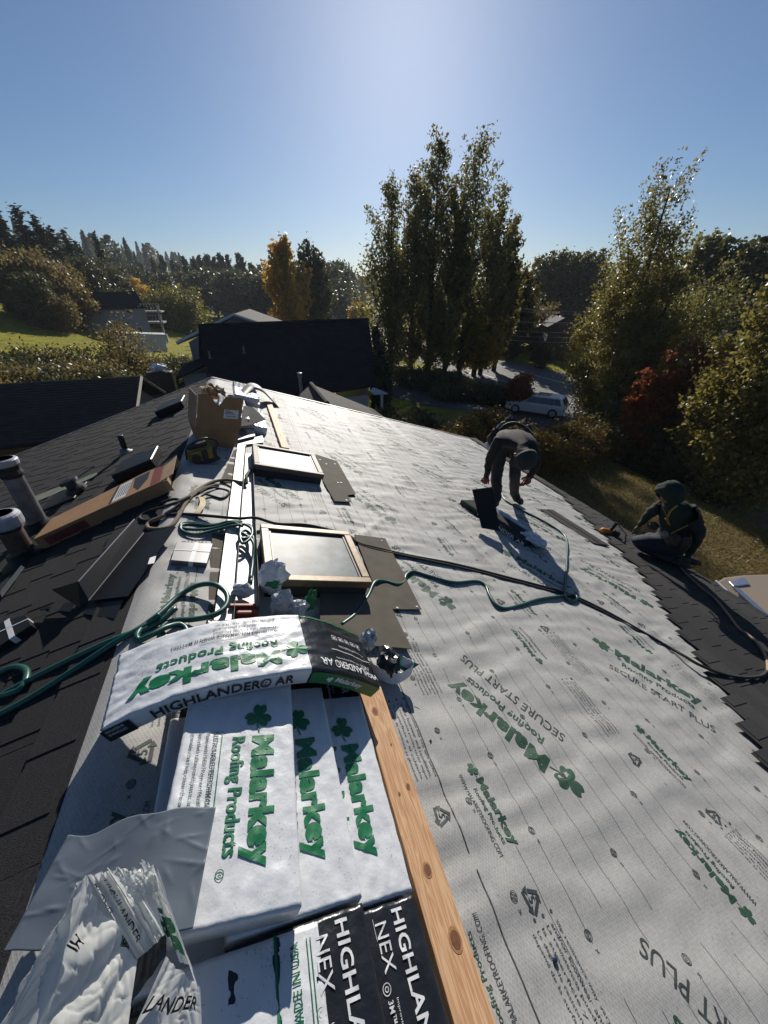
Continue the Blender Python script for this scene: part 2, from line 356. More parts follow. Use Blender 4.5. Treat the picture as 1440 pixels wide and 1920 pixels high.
# ---- underlayment strips on the right slope
EDG = [(-0.06, 1.115), (1.05, 2.150), (2.09, 3.215), (3.155, 4.280), (4.22, 5.515)]
def strip_of(s):
    for k, (a, e) in enumerate(EDG):
        if s <= e: return k
    return 4
FOLDS = [((1.14, 2.10), (1.62, 2.62), .012, .022), ((1.12, 2.08), (1.9, 2.2), .008, .02), ((.55, 2.4), (1.0, 3.0), .007, .03), ((.6, 2.9), (.95, 2.45), .006, .02),
         ((1.05, 3.0), (1.9, 2.75), .006, .02), ((1.9, 2.6), (3.3, 2.1), .006, .03), ((1.9, 3.1), (3.2, 3.0), .006, .03), ((2.2, 2.3), (3.4, 2.6), .006, .03), ((.3, 2.1), (.45, 2.9), .006, .02)]
def UO(s, y):
    """height of the underlayment fabric above the deck (arrays)"""
    s = np.asarray(s, float); y = np.asarray(y, float)
    wob = noise2(s * 1.3, y * 1.3, 5) * 1.6
    o = .0120 + .0125 * noise2(s * 1.9 + 3, y * 8.5 + wob, 1) + .0078 * noise2(s * 5 + y * 1.5, y * 15 + wob * 2, 2) + .0030 * noise2(s * 9 + y * 3, y * 21 + wob * 2, 3)
    lap = sum(np.exp(-((s - e) / .07) ** 2) for a, e in EDG[:4])
    o = o + lap * (.0035 + .006 * np.abs(noise2(s * 14, y * 5, 4)))
    for (p, q, h, wd) in FOLDS:
        dx, dy = q[0] - p[0], q[1] - p[1]; L2 = dx * dx + dy * dy
        t = np.clip(((s - p[0]) * dx + (y - p[1]) * dy) / L2, 0, 1); d2 = (s - p[0] - dx * t) ** 2 + (y - p[1] - dy * t) ** 2
        o = o + h * np.exp(-d2 / wd ** 2) * np.sin(np.pi * (t * .9 + .05))
    return np.maximum(o, .0012)
def strip_lift(k, s): # the lower hem of each strip rides on the next one
    a, e = EDG[k]; t = np.clip((s - (e - .13)) / .07, 0, 1); return .0035 * t * t * (3 - 2 * t)
def UF(s, y, up=.0012):
    s = np.asarray(s, float); y = np.asarray(y, float); k = strip_of(float(s.flat[0])); a, e = EDG[k]
    o = UO(s, y) + strip_lift(k, s) + up
    return np.stack([s * CT + ST * o, y, -s * ST + CT * o], -1)
strips = []
for k, (a, e) in enumerate(EDG):
    us = np.arange(a, e + 1e-6, (e - a) / round((e - a) / .028)); vs_ = np.arange(Y_NEAR, L_END + 1e-6, .0235)
    Sg, Yg = np.meshgrid(us, vs_, indexing='ij'); O = UO(Sg, Yg) + strip_lift(k, Sg)
    under = np.clip((a + .07 - Sg) / .05, 0, 1) if k else 0 * Sg          # the tucked head lap stays low
    O = O * (1 - under) + .0008 * under
    if k == 0: O = np.where(Sg < .05, .004 + .02 * 0 * Sg, O)
    X = Sg * CT + ST * O; Zc = -Sg * ST + CT * O
    if k == 0:  # wraps over the ridge
        neg = Sg < 0; X = np.where(neg, Sg * CT - ST * O, X); Zc = np.where(neg, Sg * ST + CT * O, Zc)
    b = MB(); nv = len(vs_)
    b.v = np.stack([X, Yg, Zc], -1).reshape(-1, 3).tolist()
    b.f = [(i * nv + j, (i + 1) * nv + j, (i + 1) * nv + j + 1, i * nv + j + 1) for i in range(len(us) - 1) for j in range(nv - 1)]; b.mi = [0] * len(b.f)
    strips.append(b.build('underlayment_strip', M['underlay'], house, smooth=True))

# ---- print on the underlayment: a lattice that repeats every 1.06 m
PER = 1.062
kb = [MB() for _ in EDG]; lb_ = [MB() for _ in EDG]; logos = []
def frame(s0, y0, ang):
    """local (u,v) at (s0,y0); ang = direction of reading measured from +s towards +y"""
    c, d = math.cos(ang), math.sin(ang)
    return lambda u, v: UF(s0 + u * c - v * d, y0 + u * d + v * c)
def ok(s, y, smax=99):
    lim = np.interp(s, [2.9, 4.41, 5.2, 5.35], [7, 7, 6.95, 6.9])
    return .04 < s < 5.3 and Y_NEAR + .1 < y < L_END - .12
cov = lambda s, y: s > 2.85 and y < np.interp(s, [2.85, 4.41, 5.27], [.1, 1.9, 3.9])     # already under shingles
def big_logo(k, s, y, ang):
    # origin = start of the M
    f = frame(s, y, ang); W = .50
    if not ok(s, y) or not ok(s + W * math.cos(ang), y + W * math.sin(ang)) or cov(s, y): return
    ml = .3 if y < 2.6 else .9; g = MB(); logos.append((g, k, 'brand_logo'))
    put_text(g, 'Malarkey', f, w=W, h=.112, bold=.045, v0=-.02, maxlen=ml)
    put_text(g, 'Roofing Products', f, w=W * .80, h=.058, u0=W * .10, v0=-.088, bold=.02, maxlen=ml)
    put_text(kb[k], 'SECURE START PLUS', f, w=W * 1.12, h=.052, u0=-.02, v0=-.185, bold=.005, maxlen=ml)
    clover(g, f, .066, -.085, .035, math.pi * .95)
def small_logo(k, s, y, ang, near=True):
    f = frame(s, y, ang); W = .215
    if not ok(s, y) or cov(s, y): return
    g = MB(); logos.append((g, k, 'brand_logo'))
    put_text(g, 'Malarkey', f, w=W, h=.046, bold=.04, maxlen=.6)
    if y < 4: put_text(g, 'Roofing Products', f, w=W * .8, h=.021, u0=W * .12, v0=-.024, bold=.015, maxlen=.9)
    if y < 4: put_text(kb[k], 'WWW.MALARKEYROOFING.COM', f, w=W * 1.18, h=.0165, u0=-.03, v0=-.055, maxlen=.9)
    clover(g, f, .026, -.034, .018, math.pi * .95)
PARA = ['Slip resistance may vary with surface', 'and/or footwear and conditions.', 'La resistencia puede variar segun', 'la superficie y el calzado.', 'Le degre de resistance au glissement', 'depend de la surface et chaussure.']
def para(k, s, y, ang, n=6):
    if not ok(s, y) or cov(s, y) or y > 3.2: return
    f = frame(s, y, ang)
    for i in range(n): put_text(kb[k], PARA[i], f, w=.30, h=.0125, v0=-i * .019, maxlen=1.2)
    for i in range(3): ring(kb[k], f, -.02, .005 - i * .034, 0.0001, .005, 8)
for k, (a, e) in enumerate(EDG):
    s0 = PER * (k - 1)                      # lattice shift of this strip
    for j in range(-2, 8):
        yo = PER * j
        if k % 2 == 1: big_logo(k, 1.651 + s0, .542 + yo, R(120))
        else: big_logo(k, 1.651 + s0 - .01, 1.02 + yo, R(-56))
        small_logo(k, 1.235 + s0, .535 + yo, R(-87)); small_logo(k, .985 + PER + s0 - .005, -.005 + yo, R(90))
        for (rs, ry, dg) in ((1.044, .454, '5'), (1.23, .197, '5')):
            s, y = rs + s0, ry + yo
            if ok(s, y) and not cov(s, y) and y < 4.2:
                kk = strip_of(s); recycle(kb[kk], frame(s, y, R(-80 if rs > 1.1 else -100)), 0, 0, .036, dg)
        para(k, 1.275 + s0, .14 + yo, R(-88)); para(strip_of(1.06 + s0), 1.075 + s0, .87 + yo, R(-90), 5)
    # circles and pull-lines
    for c in range(4):
        s = 1.365 + s0 + c * .2865 - (0 if c < 3 else 1.062 - .01)
        for j in range(-6, 30):
            y = .345 + j * .2575 + (.13 if c % 2 else 0)
            if not ok(s, y) or cov(s, y) or y > 4.5: continue
            kk = strip_of(s); f = frame(s, y, 0)
            ring(kb[kk], f, 0, 0, .0105, .0128); ring(kb[kk], f, 0, 0, .0062, .0085); ring(kb[kk], f, 0, 0, .0015, .0035, 8)
            put_text(kb[kk], 'x', f, h=.010, u0=-.004, v0=-.038, maxlen=2)
    for c in range(9):
        s = 1.270 + s0 + c * .0955
        for j in range(-2, 8):
            ya, yb = .02 + j * PER + .05 * (c % 3), .02 + (j + 1) * PER - .10 + .05 * (c % 2)
            ya = max(ya, Y_NEAR + .05); yb = min(yb, L_END - .1)
            if yb <= ya or not (.04 < s < 5.2) or cov(s, yb): continue
            kk = strip_of(s); f = frame(s, ya, R(90)); bar(lb_[kk], f, 0, -.0007 - .0004 * (ya > 1.5), yb - ya, .0007 + .0004 * (ya > 1.5), 36)
    s = 1.089 + s0                        # heavy line by the hem
    for j in range(-2, 8):
        ya, yb = max(.34 + (j - 1) * PER, Y_NEAR + .05), min(.30 + j * PER, L_END - .1)
        if yb > ya and .04 < s < 5.2 and not cov(s, yb): kk = strip_of(s); bar(kb[kk], frame(s, ya, R(90)), 0, -.0022, yb - ya, .0022, 44)
# two logos on the fabric beside the ridge
for y in (.455, 1.505, 2.57): small_logo(0, .115, y, R(90))
recycle(kb[0], frame(.125, .82, R(90)), 0, 0, .045, '5')
bar(kb[0], frame(.20, .2, R(90)), 0, -.002, .75, .002, 30); bar(kb[0], frame(.20, 1.25, R(90)), 0, -.002, .8, .002, 30)
for k in range(5):
    if kb[k].f: tag(kb[k].build('grey_lettering', M['ublack'], strips[k]), kind='stuff')
for k in range(5):
    if lb_[k].f: tag(lb_[k].build('printed_lines', M['uline'], strips[k]), kind='stuff')
for g, k, nm in logos: g.build(nm, M['ugreen'], strips[k])

# ---- shingles, one object each
def shingle_mesh(seed, width=1.0, new=False):
    r = random.Random(seed); b = MB()
    H = .172; zt = lambda y: .013 * (1 - y / H)
    def slab(x0, x1, y0, y1, z0, z1):
        V = [(x0, y0, z0 + zt(y0)), (x1, y0, z0 + zt(y0)), (x1, y1, z0 + zt(y1)), (x0, y1, z0 + zt(y1)),
             (x0, y0, z1 + zt(y0)), (x1, y0, z1 + zt(y0)), (x1, y1, z1 + zt(y1)), (x0, y1, z1 + zt(y1))]
        b.add(V, [(0, 3, 2, 1), (4, 5, 6, 7), (0, 1, 5, 4), (1, 2, 6, 5), (2, 3, 7, 6), (3, 0, 4, 7)])
    slab(0, width - .0025, 0, H, 0, .0035)
    x = 0.0 if r.random() < .5 else r.uniform(.03, .09)
    while x < width - .04:
        wd = min(r.uniform(.08, .22), width - .003 - x); slab(x + .001, x + wd, -.002, .146, .0036, .0068); x += wd + r.uniform(.03, .12)
    me = bpy.data.meshes.new('shingle'); me.from_pydata(b.v, [], b.f); me.materials.append(M['shingle_new' if new else 'shingle']); return me
VAR = [shingle_mesh(i) for i in range(7)]; VARN = [shingle_mesh(20 + i, new=True) for i in range(7)]
def place_shingle(me, P, slope, s_low, y, sign, o, ang=0.0, scale=1.0):
    ob = bpy.data.objects.new('shingle', me); col.objects.link(ob); ob.parent = slope
    N = NL if P is LP else NR; X = Vector((0, -1 if P is LP else 1, 0)); Yv = N.cross(X)
    m = Matrix((X, Yv, N)).transposed().to_4x4(); m.translation = P(s_low, y, o) - ORG[house.name]
    ob.matrix_basis = m @ Matrix.Rotation(ang, 4, 'Z') @ Matrix.Diagonal((scale, 1, 1, 1)); return ob
EXP = .143
k = 0; s = S_EAVE + .012
while s - EXP > -.02:
    y = L_END + .015 - (k * .39) % 1.0 + random.uniform(0, .02)
    if y < L_END - .03:       # piece at the far rake
        place_shingle(random.choice(VAR), LP, left_slope, s, L_END + .015, -1, .002, scale=L_END + .015 - y)
    while y > -.45 - (s < 1.4) * .4 and y > -.45 + max(0, s - 2.6) * 1.5:
        place_shingle(random.choice(VAR), LP, left_slope, s, y, -1, .002 + random.uniform(0, .0015), random.uniform(-.004, .004)); y -= 1.0
    k += 1; s -= EXP
s = S_EAVE + .012; k = 0
while s - EXP > 2.84:
    ye = float(np.interp(s - EXP, [2.98, 4.41, 5.27, 5.40], [.34, 2.07, 4.04, L_END + .012])) + random.uniform(-.02, .02)
    if k == 0: ye = L_END + .012
    y = ye - 1.0
    lo = max(-.5, -.9 + (s - 3) * .15)
    while y > lo - 1.0:
        place_shingle(random.choice(VARN), RP, right_slope, s, y, 1, .027 + random.uniform(0, .002), random.uniform(-.006, .006)); y -= 1.0
    k += 1; s -= EXP
# ================================================================ things lying on the roof
def P2(px, py, o=0.0):
    p = PR(px, py, o); return p if p.x > -.001 else PL(px, py, o)

# ---- skylights
def skylight(tl, tr, br, label, h, fm='bronze'):
    a, c, d = sy(PR(*tl, h), h), sy(PR(*tr, h), h), sy(PR(*br, h), h)
    s0, s1 = a[0], (c[0] + d[0]) / 2; y1, y0 = (a[1] + c[1]) / 2, d[1]
    t = thing('skylight', RP((s0 + s1) / 2, (y0 + y1) / 2, 0), label, 'skylight', 'skylights on the pale slope')
    ex, ey = RP(1, 0) - RP(0, 0), Vector((0, 1, 0))
    b = MB(); i = .012; b.obox(RP(s0 + i, y0 + i, .002), ex * (s1 - s0 - 2 * i), ey * (y1 - y0 - 2 * i), NR * (h - .03)); b.build('curb', M['bronze_side'], t, bevel=.006)
    w_ = .048
    for (sa, sb, ya, yb) in ((s0, s1, y0, y0 + w_), (s0, s1, y1 - w_, y1), (s0, s0 + w_, y0 + w_ + .001, y1 - w_ - .001), (s1 - w_, s1, y0 + w_ + .001, y1 - w_ - .001)):
        b = MB(); b.obox(RP(sa, ya, h - .045), ex * (sb - sa), ey * (yb - ya), NR * .045); b.build('frame_rail', M[fm], t, bevel=.005)
    b = MB(); b.obox(RP(s0 + w_ - .004, y0 + w_ - .004, h - .03), ex * (s1 - s0 - 2 * w_ + .008), ey * (y1 - y0 - 2 * w_ + .008), NR * .012); g = b.build('glass_pane', M['glass'], t)
    b = MB()
    for (sa, sb, ya, yb) in ((s0 + w_, s1 - w_, y0 + w_, y0 + w_ + .012), (s0 + w_, s1 - w_, y1 - w_ - .012, y1 - w_), (s0 + w_, s0 + w_ + .012, y0 + w_ + .013, y1 - w_ - .013), (s1 - w_ - .012, s1 - w_, y0 + w_ + .013, y1 - w_ - .013)):
        b.obox(RP(sa, ya, h - .0175), ex * (sb - sa), ey * (yb - ya), NR * .006)
    b.build('gasket', M['toolblack'], g)
    return s0, s1, y0, y1
SK2 = skylight((488, 979), (650, 998), (705, 1092), 'near skylight with sunlit coppery frame and streaky glass', .135)
SK1 = skylight((473, 830), (590, 851), (608, 890), 'far skylight with darker bronze frame by the cardboard box', .125, 'bronze_grey')

# ---- membrane patches beside the skylights
def patch(pts, label, o, cat='membrane', m='membrane', holes=True):
    P = [RP(*sy(PR(*p, o), o), o) for p in pts]; b = MB(); b.sheet(P, NR, .004)
    ob = b.build('membrane_patch', M[m], origin=P[0]); tag(ob, label, cat, 'membrane patches by the skylights'); return ob, P
ob, P = patch([(591, 852), (632, 865), (667, 927), (651, 929), (659, 942), (627, 940), (606, 903)], 'grey-brown stepped membrane patch beside the far skylight', .026)
b = MB()
for p in ((600, 862), (628, 870), (640, 905), (634, 905), (650, 938), (612, 870)): b.lathe(PR(*p, .0305), NR, [(0, .012), (.002, .012), (.004, .004)], 8)
tag(b.build('cap_nails', M['label'], ob), kind='stuff')
ob, P = patch([(664, 1003), (722, 1010), (790, 1143), (736, 1143), (700, 1095)], 'upper grey-brown membrane piece right of the near skylight', .028)
b = MB()
for p in ((716, 1014), (782, 1138), (745, 1140)): b.lathe(PR(*p, .0325), NR, [(0, .008), (.002, .008), (.004, .003)], 8)
tag(b.build('cap_nails', M['label'], ob), kind='stuff')
patch([(600, 1100), (702, 1096), (735, 1142), (772, 1217), (690, 1211), (600, 1190)], 'lower grey-brown membrane piece below the near skylight', .034)

# ---- lumber battens
def batten(c0, c1, label, w0, knots):
    """c0 far left top corner, c1 near left top corner (s, y)"""
    t = thing('lumber_batten', RP(c0[0], c0[1], 0), label, 'lumber', 'lumber battens nailed along the slope')
    d = (RP(*c1) - RP(*c0)); L = d.length; d.normalize(); e = NR.cross(d) * -1
    if e.x < 0: e = -e
    b = MB(); b.obox(RP(c0[0], c0[1], .008), d * L, e * w0, NR * .038); ob = b.build('board', M['wood'], t, bevel=.003)
    for (f, g, r) in knots:
        c = RP(c0[0], c0[1], .0463) + d * (L * f) + e * (w0 * g)
        b = MB(); n = 20; V = [c + NR * .0010] + [c + NR * .0010 + (d * math.cos(a) * 1.35 + e * math.sin(a)) * r for a in [2 * math.pi * k / n for k in range(n)]]
        b.add(V, [(0, k + 1, (k + 1) % n + 1) for k in range(n)]); kn = b.build('knot', M['knot'], ob)
        b = MB(); V = []
        for k in range(n):
            a = 2 * math.pi * k / n
            V += [c + NR * .0006 + (d * math.cos(a) * 1.35 + e * math.sin(a)) * r * .98, c + NR * .0006 + (d * math.cos(a) * 1.9 + e * math.sin(a) * 1.35) * r]
        b.add(V, [(2 * k, 2 * k + 1, 2 * ((k + 1) % n) + 1, 2 * ((k + 1) % n)) for k in range(n)]); b.build('knot_ring', M['knotring'], ob)
batten((.878, 1.02), (.846, -.6), 'near orange-brown lumber board with dark knots beside the stacked bundles', .104,
       [(.115, .40, .010), (.29, .74, .006), (.425, .50, .010), (.515, .66, .0135), (.30, .36, .0035), (.64, .72, .0035), (.20, .62, .003)])
batten((sy(PR(501, 762, .046), .046)[0], 6.0), (sy(PR(528, 838, .046), .046)[0], sy(PR(528, 838, .046), .046)[1]), 'far sunlit lumber board beside the far stack of bundles', .085, [(.5, .5, .006), (.8, .4, .006)])

# ---- shingle bundles in printed wrap
TB = .088
class Bundle:
    """u along the length (black end first), v across, w up; path maps u -> centre line"""
    def __init__(s, length, width, pos, vdir, seed, t=TB, wr=1.0):
        s.L, s.W, s.pos, s.vd, s.seed, s.t, s.wr = length, width, pos, np.array(vdir), seed, t, wr
    def fr(s, u):
        u = np.asarray(u, float); p = s.pos(u); q = s.pos(np.clip(u + .004, -9, 9)); r_ = s.pos(u - .004)
        T = q - r_; T /= np.linalg.norm(T, axis=-1, keepdims=True); Nn = np.cross(T, s.vd); Nn /= np.linalg.norm(Nn, axis=-1, keepdims=True)
        Nn *= np.sign(Nn[..., 2:3]); return p, T, Nn
    def wrk(s, u, v):
        e = np.clip((np.abs(u - s.L / 2) - s.L / 2 + .22) / .22, 0, 1)
        rdg = np.clip(.16 - np.abs(noise2(u * 6 + v * 5 + s.seed, v * 13 - u * 4, s.seed + 3)), 0, 1); a = .0024 * noise2(u * 9 + s.seed, v * 26, s.seed) + .0015 * noise2(u * 34, v * 34 + s.seed, s.seed + 1) + .008 * rdg
        return s.wr * (a * 1.25 + e * .0040 * noise2(v * 48 + u * 20, u * 7, s.seed + 2) - .004 * e ** 3)
    def top(s, u, v, up=.0022):
        p, T, Nn = s.fr(u); return p + s.vd * np.asarray(v)[..., None] + Nn * (s.t + s.wrk(u, v) + up)[..., None]
    def side(s, u, h, v, out):     # on the long side face at v
        p, T, Nn = s.fr(u); return p + s.vd * (v + out) + Nn * np.asarray(h)[..., None]
    def mesh(s, usplit=()):
        us = np.unique(np.concatenate([np.linspace(0, s.L, 96), np.array(usplit)]))
        r = .008; nt_ = 34
        prof = [(r, 0), (0, r * .7), (0, s.t * .5), (0, s.t - r), (r * .3, s.t - r * .3)] + [(r + (s.W - 2 * r) * k / nt_, s.t) for k in range(nt_ + 1)] + \
               [(s.W - r * .3, s.t - r * .3), (s.W, s.t - r), (s.W, s.t * .5), (s.W, r * .7), (s.W - r, 0)]
        pv = np.array([q[0] for q in prof]); pw = np.array([q[1] for q in prof]); K = len(prof)
        V = []
        for iu, u in enumerate(us):
            p, T, Nn = s.fr(np.full(K, u)); w_ = pw.copy(); istop = pw > s.t - .002
            w_ = w_ + np.where(istop, s.wrk(np.full(K, u), pv), 0)
            vv = pv + np.where(~istop, .0022 * noise2(np.full(K, u * 22), pw * 40 + pv * 9, s.seed + 5), 0) * s.wr
            V.append(p + s.vd * vv[:, None] + Nn * w_[:, None])
        return us, np.concatenate(V), K
def build_bundle(name, label, B, black, green=None, group='wrapped shingle bundles stacked at the ridge'):
    us, V, K = B.mesh((black, black + .001))
    c = V.mean(0); t = thing(name, Vector(c), label, 'shingle bundle', group)
    b = MB(); b.v = V.tolist()
    for i in range(len(us) - 1):
        dark = us[i + 1] <= black + .0011
        for k in range(K):
            kk = (k + 1) % K; b.f.append((i * K + k, i * K + kk, (i + 1) * K + kk, (i + 1) * K + k)); b.mi.append(1 if dark else 0)
    b.f.append(tuple(range(K))); b.mi.append(1); b.f.append(tuple((len(us) - 1) * K + k for k in range(K))[::-1]); b.mi.append(0)
    w_ = b.build('wrapper', [M['wrap'], M['wrap_dark']], t, smooth=True)
    me = w_.data; bm = bmesh.new(); bm.from_mesh(me); bmesh.ops.recalc_face_normals(bm, faces=bm.faces[:]); bm.to_mesh(me); bm.free()
    return t, w_
def white_print(B, t, w_, u0, sc=1.0, full=True):
    """green brand on the white part; u0 = where the M starts"""
    f = lambda u, v: B.top(u, v)
    g = MB(); put_text(g, 'Malarkey', f, w=.315 * sc, h=.082, u0=u0, v0=.169, bold=.05, maxlen=.14)
    put_text(g, 'Roofing Products', f, w=.285 * sc, h=.047, u0=u0 + .0, v0=.123, bold=.022, maxlen=.14)
    clover(g, f, .043, u0 - .062, .205, math.pi * .95); g.build('brand_logo', M['green'], w_)
    ring_ = MB(); ring(ring_, f, u0 + .315 * sc, .133, .0075, .0095); put_text(ring_, 'R', f, h=.008, u0=u0 + .315 * sc - .003, v0=.129); ring_.build('registered_mark', M['green'], w_)
    g = MB(); bar(g, f, u0 - .02, .104, u0 + .22, .1065, 24); g.build('green_rule', M['green'], w_)
    g = MB(); put_text(g, 'SUSTAINABLE PERFORMANCE WHEN IT MATTERS', f, w=.345, h=.0135, u0=u0 - .02, v0=.082, bold=.012, maxlen=.5)
    for i, ln in enumerate(('Made with NEX Polymer Modified', 'upcycled rubber and plastic, and', 'granules that help clean the air.')):
        put_text(g, ln, f, w=.20 - .005 * i, h=.0135, u0=u0 - .02, v0=.060 - i * .020, maxlen=.5)
    tag(g.build('small_print', M['ugreen'], w_), kind='stuff')
def black_print(B, t, w_, black):
    f = lambda u, v: B.top(u, v)
    g = MB(); put_text(g, 'HIGHLANDER\u00ae AR', f, w=black - .03, h=.032, u0=.014, v0=B.W - .075, bold=.02, maxlen=.25); g.build('white_title', M['whiteprint'], w_)
    g = MB(); put_text(g, 'NEX', f, h=.030, u0=.03, v0=B.W - .125, bold=.0, maxlen=.4); bar(g, f, .02, B.W - .128, .06, B.W - .1272, 4)
    ring(g, f, .135, B.W - .128, .0085, .010); ring(g, f, .135, B.W - .128, .003, .0048)
    put_text(g, '3M\u2122 Smog-Reducing Granules', f, w=.19, h=.0165, u0=.152, v0=B.W - .135, bold=.008, maxlen=.5)
    put_text(g, 'Improving Air Quality', f, w=.10, h=.007, u0=.152, v0=B.W - .112, maxlen=.9)
    bar(g, f, .012, B.W - .165, black - .01, B.W - .161, 20)
    put_text(g, 'CAUTION  DO NOT DOUBLE STACK PALLETS', f, w=.33, h=.0155, u0=.03, v0=B.W - .195, bold=.008, maxlen=.5)
    for i in range(5): 
        a = .05 + i * .04; bar(g, f, a, .045, a + .026, .047, 3); bar(g, f, a, .07, a + .026, .072, 3); bar(g, f, a, .047, a + .002, .07, 1); bar(g, f, a + .024, .047, a + .026, .07, 1); bar(g, f, a + .008, .053, a + .018, .064, 1)
    tag(g.build('white_small_print', M['whiteprint'], w_), kind='stuff')
    g = MB(); bar(g, f, .004, B.W - .2125, black - .004, B.W - .207, 30); g.build('green_rule', M['green'], w_)
NPv = lambda p: np.array(p)
def straight(s_r, y_far, o, ang, L=.86, W=.310, seed=1, flip=False, tilt=0.0, t=TB, roll=0.0):
    """right edge at s_r; runs towards -y (u) unless flipped; v grows towards +s"""
    d = RP(math.sin(ang), -math.cos(ang)) - RP(0, 0); d = Vector(d) + NR * tilt; d.normalize()
    e = RP(math.cos(ang), math.sin(ang)) - RP(0, 0) + NR * roll; e = Vector(e).normalized()
    o0 = RP(s_r, y_far, o) - e * W
    if flip: o0 = o0 + d * L + e * W; d = -d; e = -e
    o0n, dn = np.array(o0), np.array(d)
    return Bundle(L, W, lambda u: o0n + np.asarray(u)[..., None] * dn, e, seed, t)
BLK = .27
# right column against the board
B = straight(.868, 1.155, .006, R(-1.7), seed=3, t=.070); t, w_ = build_bundle('shingle_bundle', 'white wrapped shingle bundle lying against the lumber board', B, BLK); white_print(B, t, w_, .455); black_print(B, t, w_, BLK)
B = straight(.842, .288, .005, R(-1.2), seed=4, t=.068); t, w_ = build_bundle('shingle_bundle', 'near black-ended shingle bundle lying against the lumber board', B, .44); white_print(B, t, w_, .50, .85); black_print(B, t, w_, .44)
# middle column, leaning on the right column
B = straight(.688, 1.160, .079, R(-.9), seed=5, t=.069); t, w_ = build_bundle('shingle_bundle', 'white wrapped bundle half covered, between the top-left and lumber-side bundles', B, BLK); white_print(B, t, w_, .455)
B = straight(.672, .290, .076, R(-.6), seed=6, t=.068); t, w_ = build_bundle('shingle_bundle', 'black-ended shingle bundle in the second column, at the bottom edge', B, .44); black_print(B, t, w_, .44); white_print(B, t, w_, .50, .85)
# left column, one layer higher
BL = straight(.574, 1.158, .151, R(-4.3), seed=7, t=.071); t, w_ = build_bundle('shingle_bundle', 'white wrapped bundle with the fully visible green logo, highest of the columns', BL, BLK); white_print(BL, t, w_, .475, .97)
g = MB(); put_text(g, 'HIGHLANDER\u00ae AR', lambda u, h: BL.side(u, h, BL.W, .0035), w=.36, h=.034, u0=.36, v0=.020, bold=.02, maxlen=.4); g.build('side_title', M['black'], w_)
# supports below the two upper columns
B = straight(.503, 1.145, .006, R(-1), seed=8, t=.070); build_bundle('shingle_bundle', 'bottom-layer bundle under the white bundle with the fully visible logo', B, BLK)
B = straight(.560, .285, .078, R(-1), seed=10, t=.069, flip=True); t, w_ = build_bundle('shingle_bundle', 'shaded white bundle in front of the highest one, at the bottom edge', B, .30)
f = lambda u, v, B=B: B.top(u, v)
g = MB(); put_text(g, 'Malarkey', f, w=.30, h=.082, u0=.33, v0=.169, bold=.05, maxlen=.14); put_text(g, 'Roofing Products', f, w=.26, h=.047, u0=.33, v0=.123, bold=.022, maxlen=.14); g.build('brand_logo', M['green'], w_)
g = MB(); put_text(g, 'MADE IN USA', f, w=.12, h=.018, u0=.72, v0=.05, bold=.01, maxlen=.5); bar(g, f, .72, .03, .84, .032, 6); bar(g, f, .72, .022, .84, .024, 6); g.build('green_small_print', M['green'], w_)
B = straight(.49, .27, .006, R(-.5), seed=11, t=.070); build_bundle('shingle_bundle', 'bottom-layer bundle under the shaded white bundle at the bottom edge', B, BLK)
# the one draped across the top
key = np.array([(.880, .080), (.77, .150), (.66, .206), (.575, .230), (.45, .230), (.31, .220), (.17, .178), (.03, .100)])
kd = np.array(smooth_path([(a, c, 0) for a, c in key], 14))[:, :2]; ln = np.concatenate([[0], np.cumsum(np.linalg.norm(np.diff(kd, axis=0), axis=1))]); LT = float(ln[-1])
_ta = R(4.0)
def posT(u):
    u = np.asarray(u, float); uc = np.clip(u, 0, LT); s_ = np.interp(uc, ln, kd[:, 0]); o_ = np.interp(uc, ln, kd[:, 1])
    ex = u - uc; s_ = s_ - ex * .9; y_ = 1.120 + (s_ - .58) * math.tan(_ta) * 1.0
    return np.stack([s_ * CT + ST * o_, y_, -s_ * ST + CT * o_], -1)
vdT = Vector((0.05, -1, 0)).normalized()
BT = Bundle(LT, .275, posT, vdT, 12, t=.068, wr=1.35)
foldu = float(np.interp(-.585, -kd[:, 0], ln)); t, w_ = build_bundle('shingle_bundle', 'shingle bundle bent across the top of the stack, half white and half black', BT, foldu)
f = lambda u, v: BT.top(u, v)
um = foldu + .085
g = MB(); put_text(g, 'Malarkey', f, w=LT - um - .075, h=.076, u0=um, v0=.160, bold=.05, maxlen=.14); put_text(g, 'Roofing Products', f, w=LT - um - .15, h=.045, u0=um + .005, v0=.116, bold=.022, maxlen=.14)
clover(g, f, .040, um - .050, .180, math.pi * .95); g.build('brand_logo', M['green'], w_)
g = MB(); put_text(g, 'SUSTAINABLE PERFORMANCE WHEN IT MATTERS', f, w=.32, h=.0125, u0=um, v0=.076, bold=.01, maxlen=.5); bar(g, f, um, .098, um + .24, .0995, 16)
for i, lnn in enumerate(('Made with NEX Polymer Modified', 'upcycled rubber and plastic, and', 'granules that help clean the air.')): put_text(g, lnn, f, w=.20, h=.012, u0=um, v0=.056 - i * .018, maxlen=.5)
tag(g.build('small_print', M['ublack'], w_), kind='stuff')
g = MB(); put_text(g, 'HIGHLANDER\u00ae AR', f, w=foldu - .045, h=.034, u0=.012, v0=.218, bold=.02, maxlen=.25); g.build('white_title', M['whiteprint'], w_)
g = MB(); put_text(g, 'NEX', f, h=.018, u0=.05, v0=.195, maxlen=.4); put_text(g, '3M\u2122 Smog-Reducing Granules', f, w=.12, h=.010, u0=.11, v0=.198, maxlen=.6); bar(g, f, .03, .165, .24, .168, 10)
put_text(g, 'CAUTION  DO NOT DOUBLE STACK', f, w=.15, h=.0095, u0=.05, v0=.135, maxlen=.6)
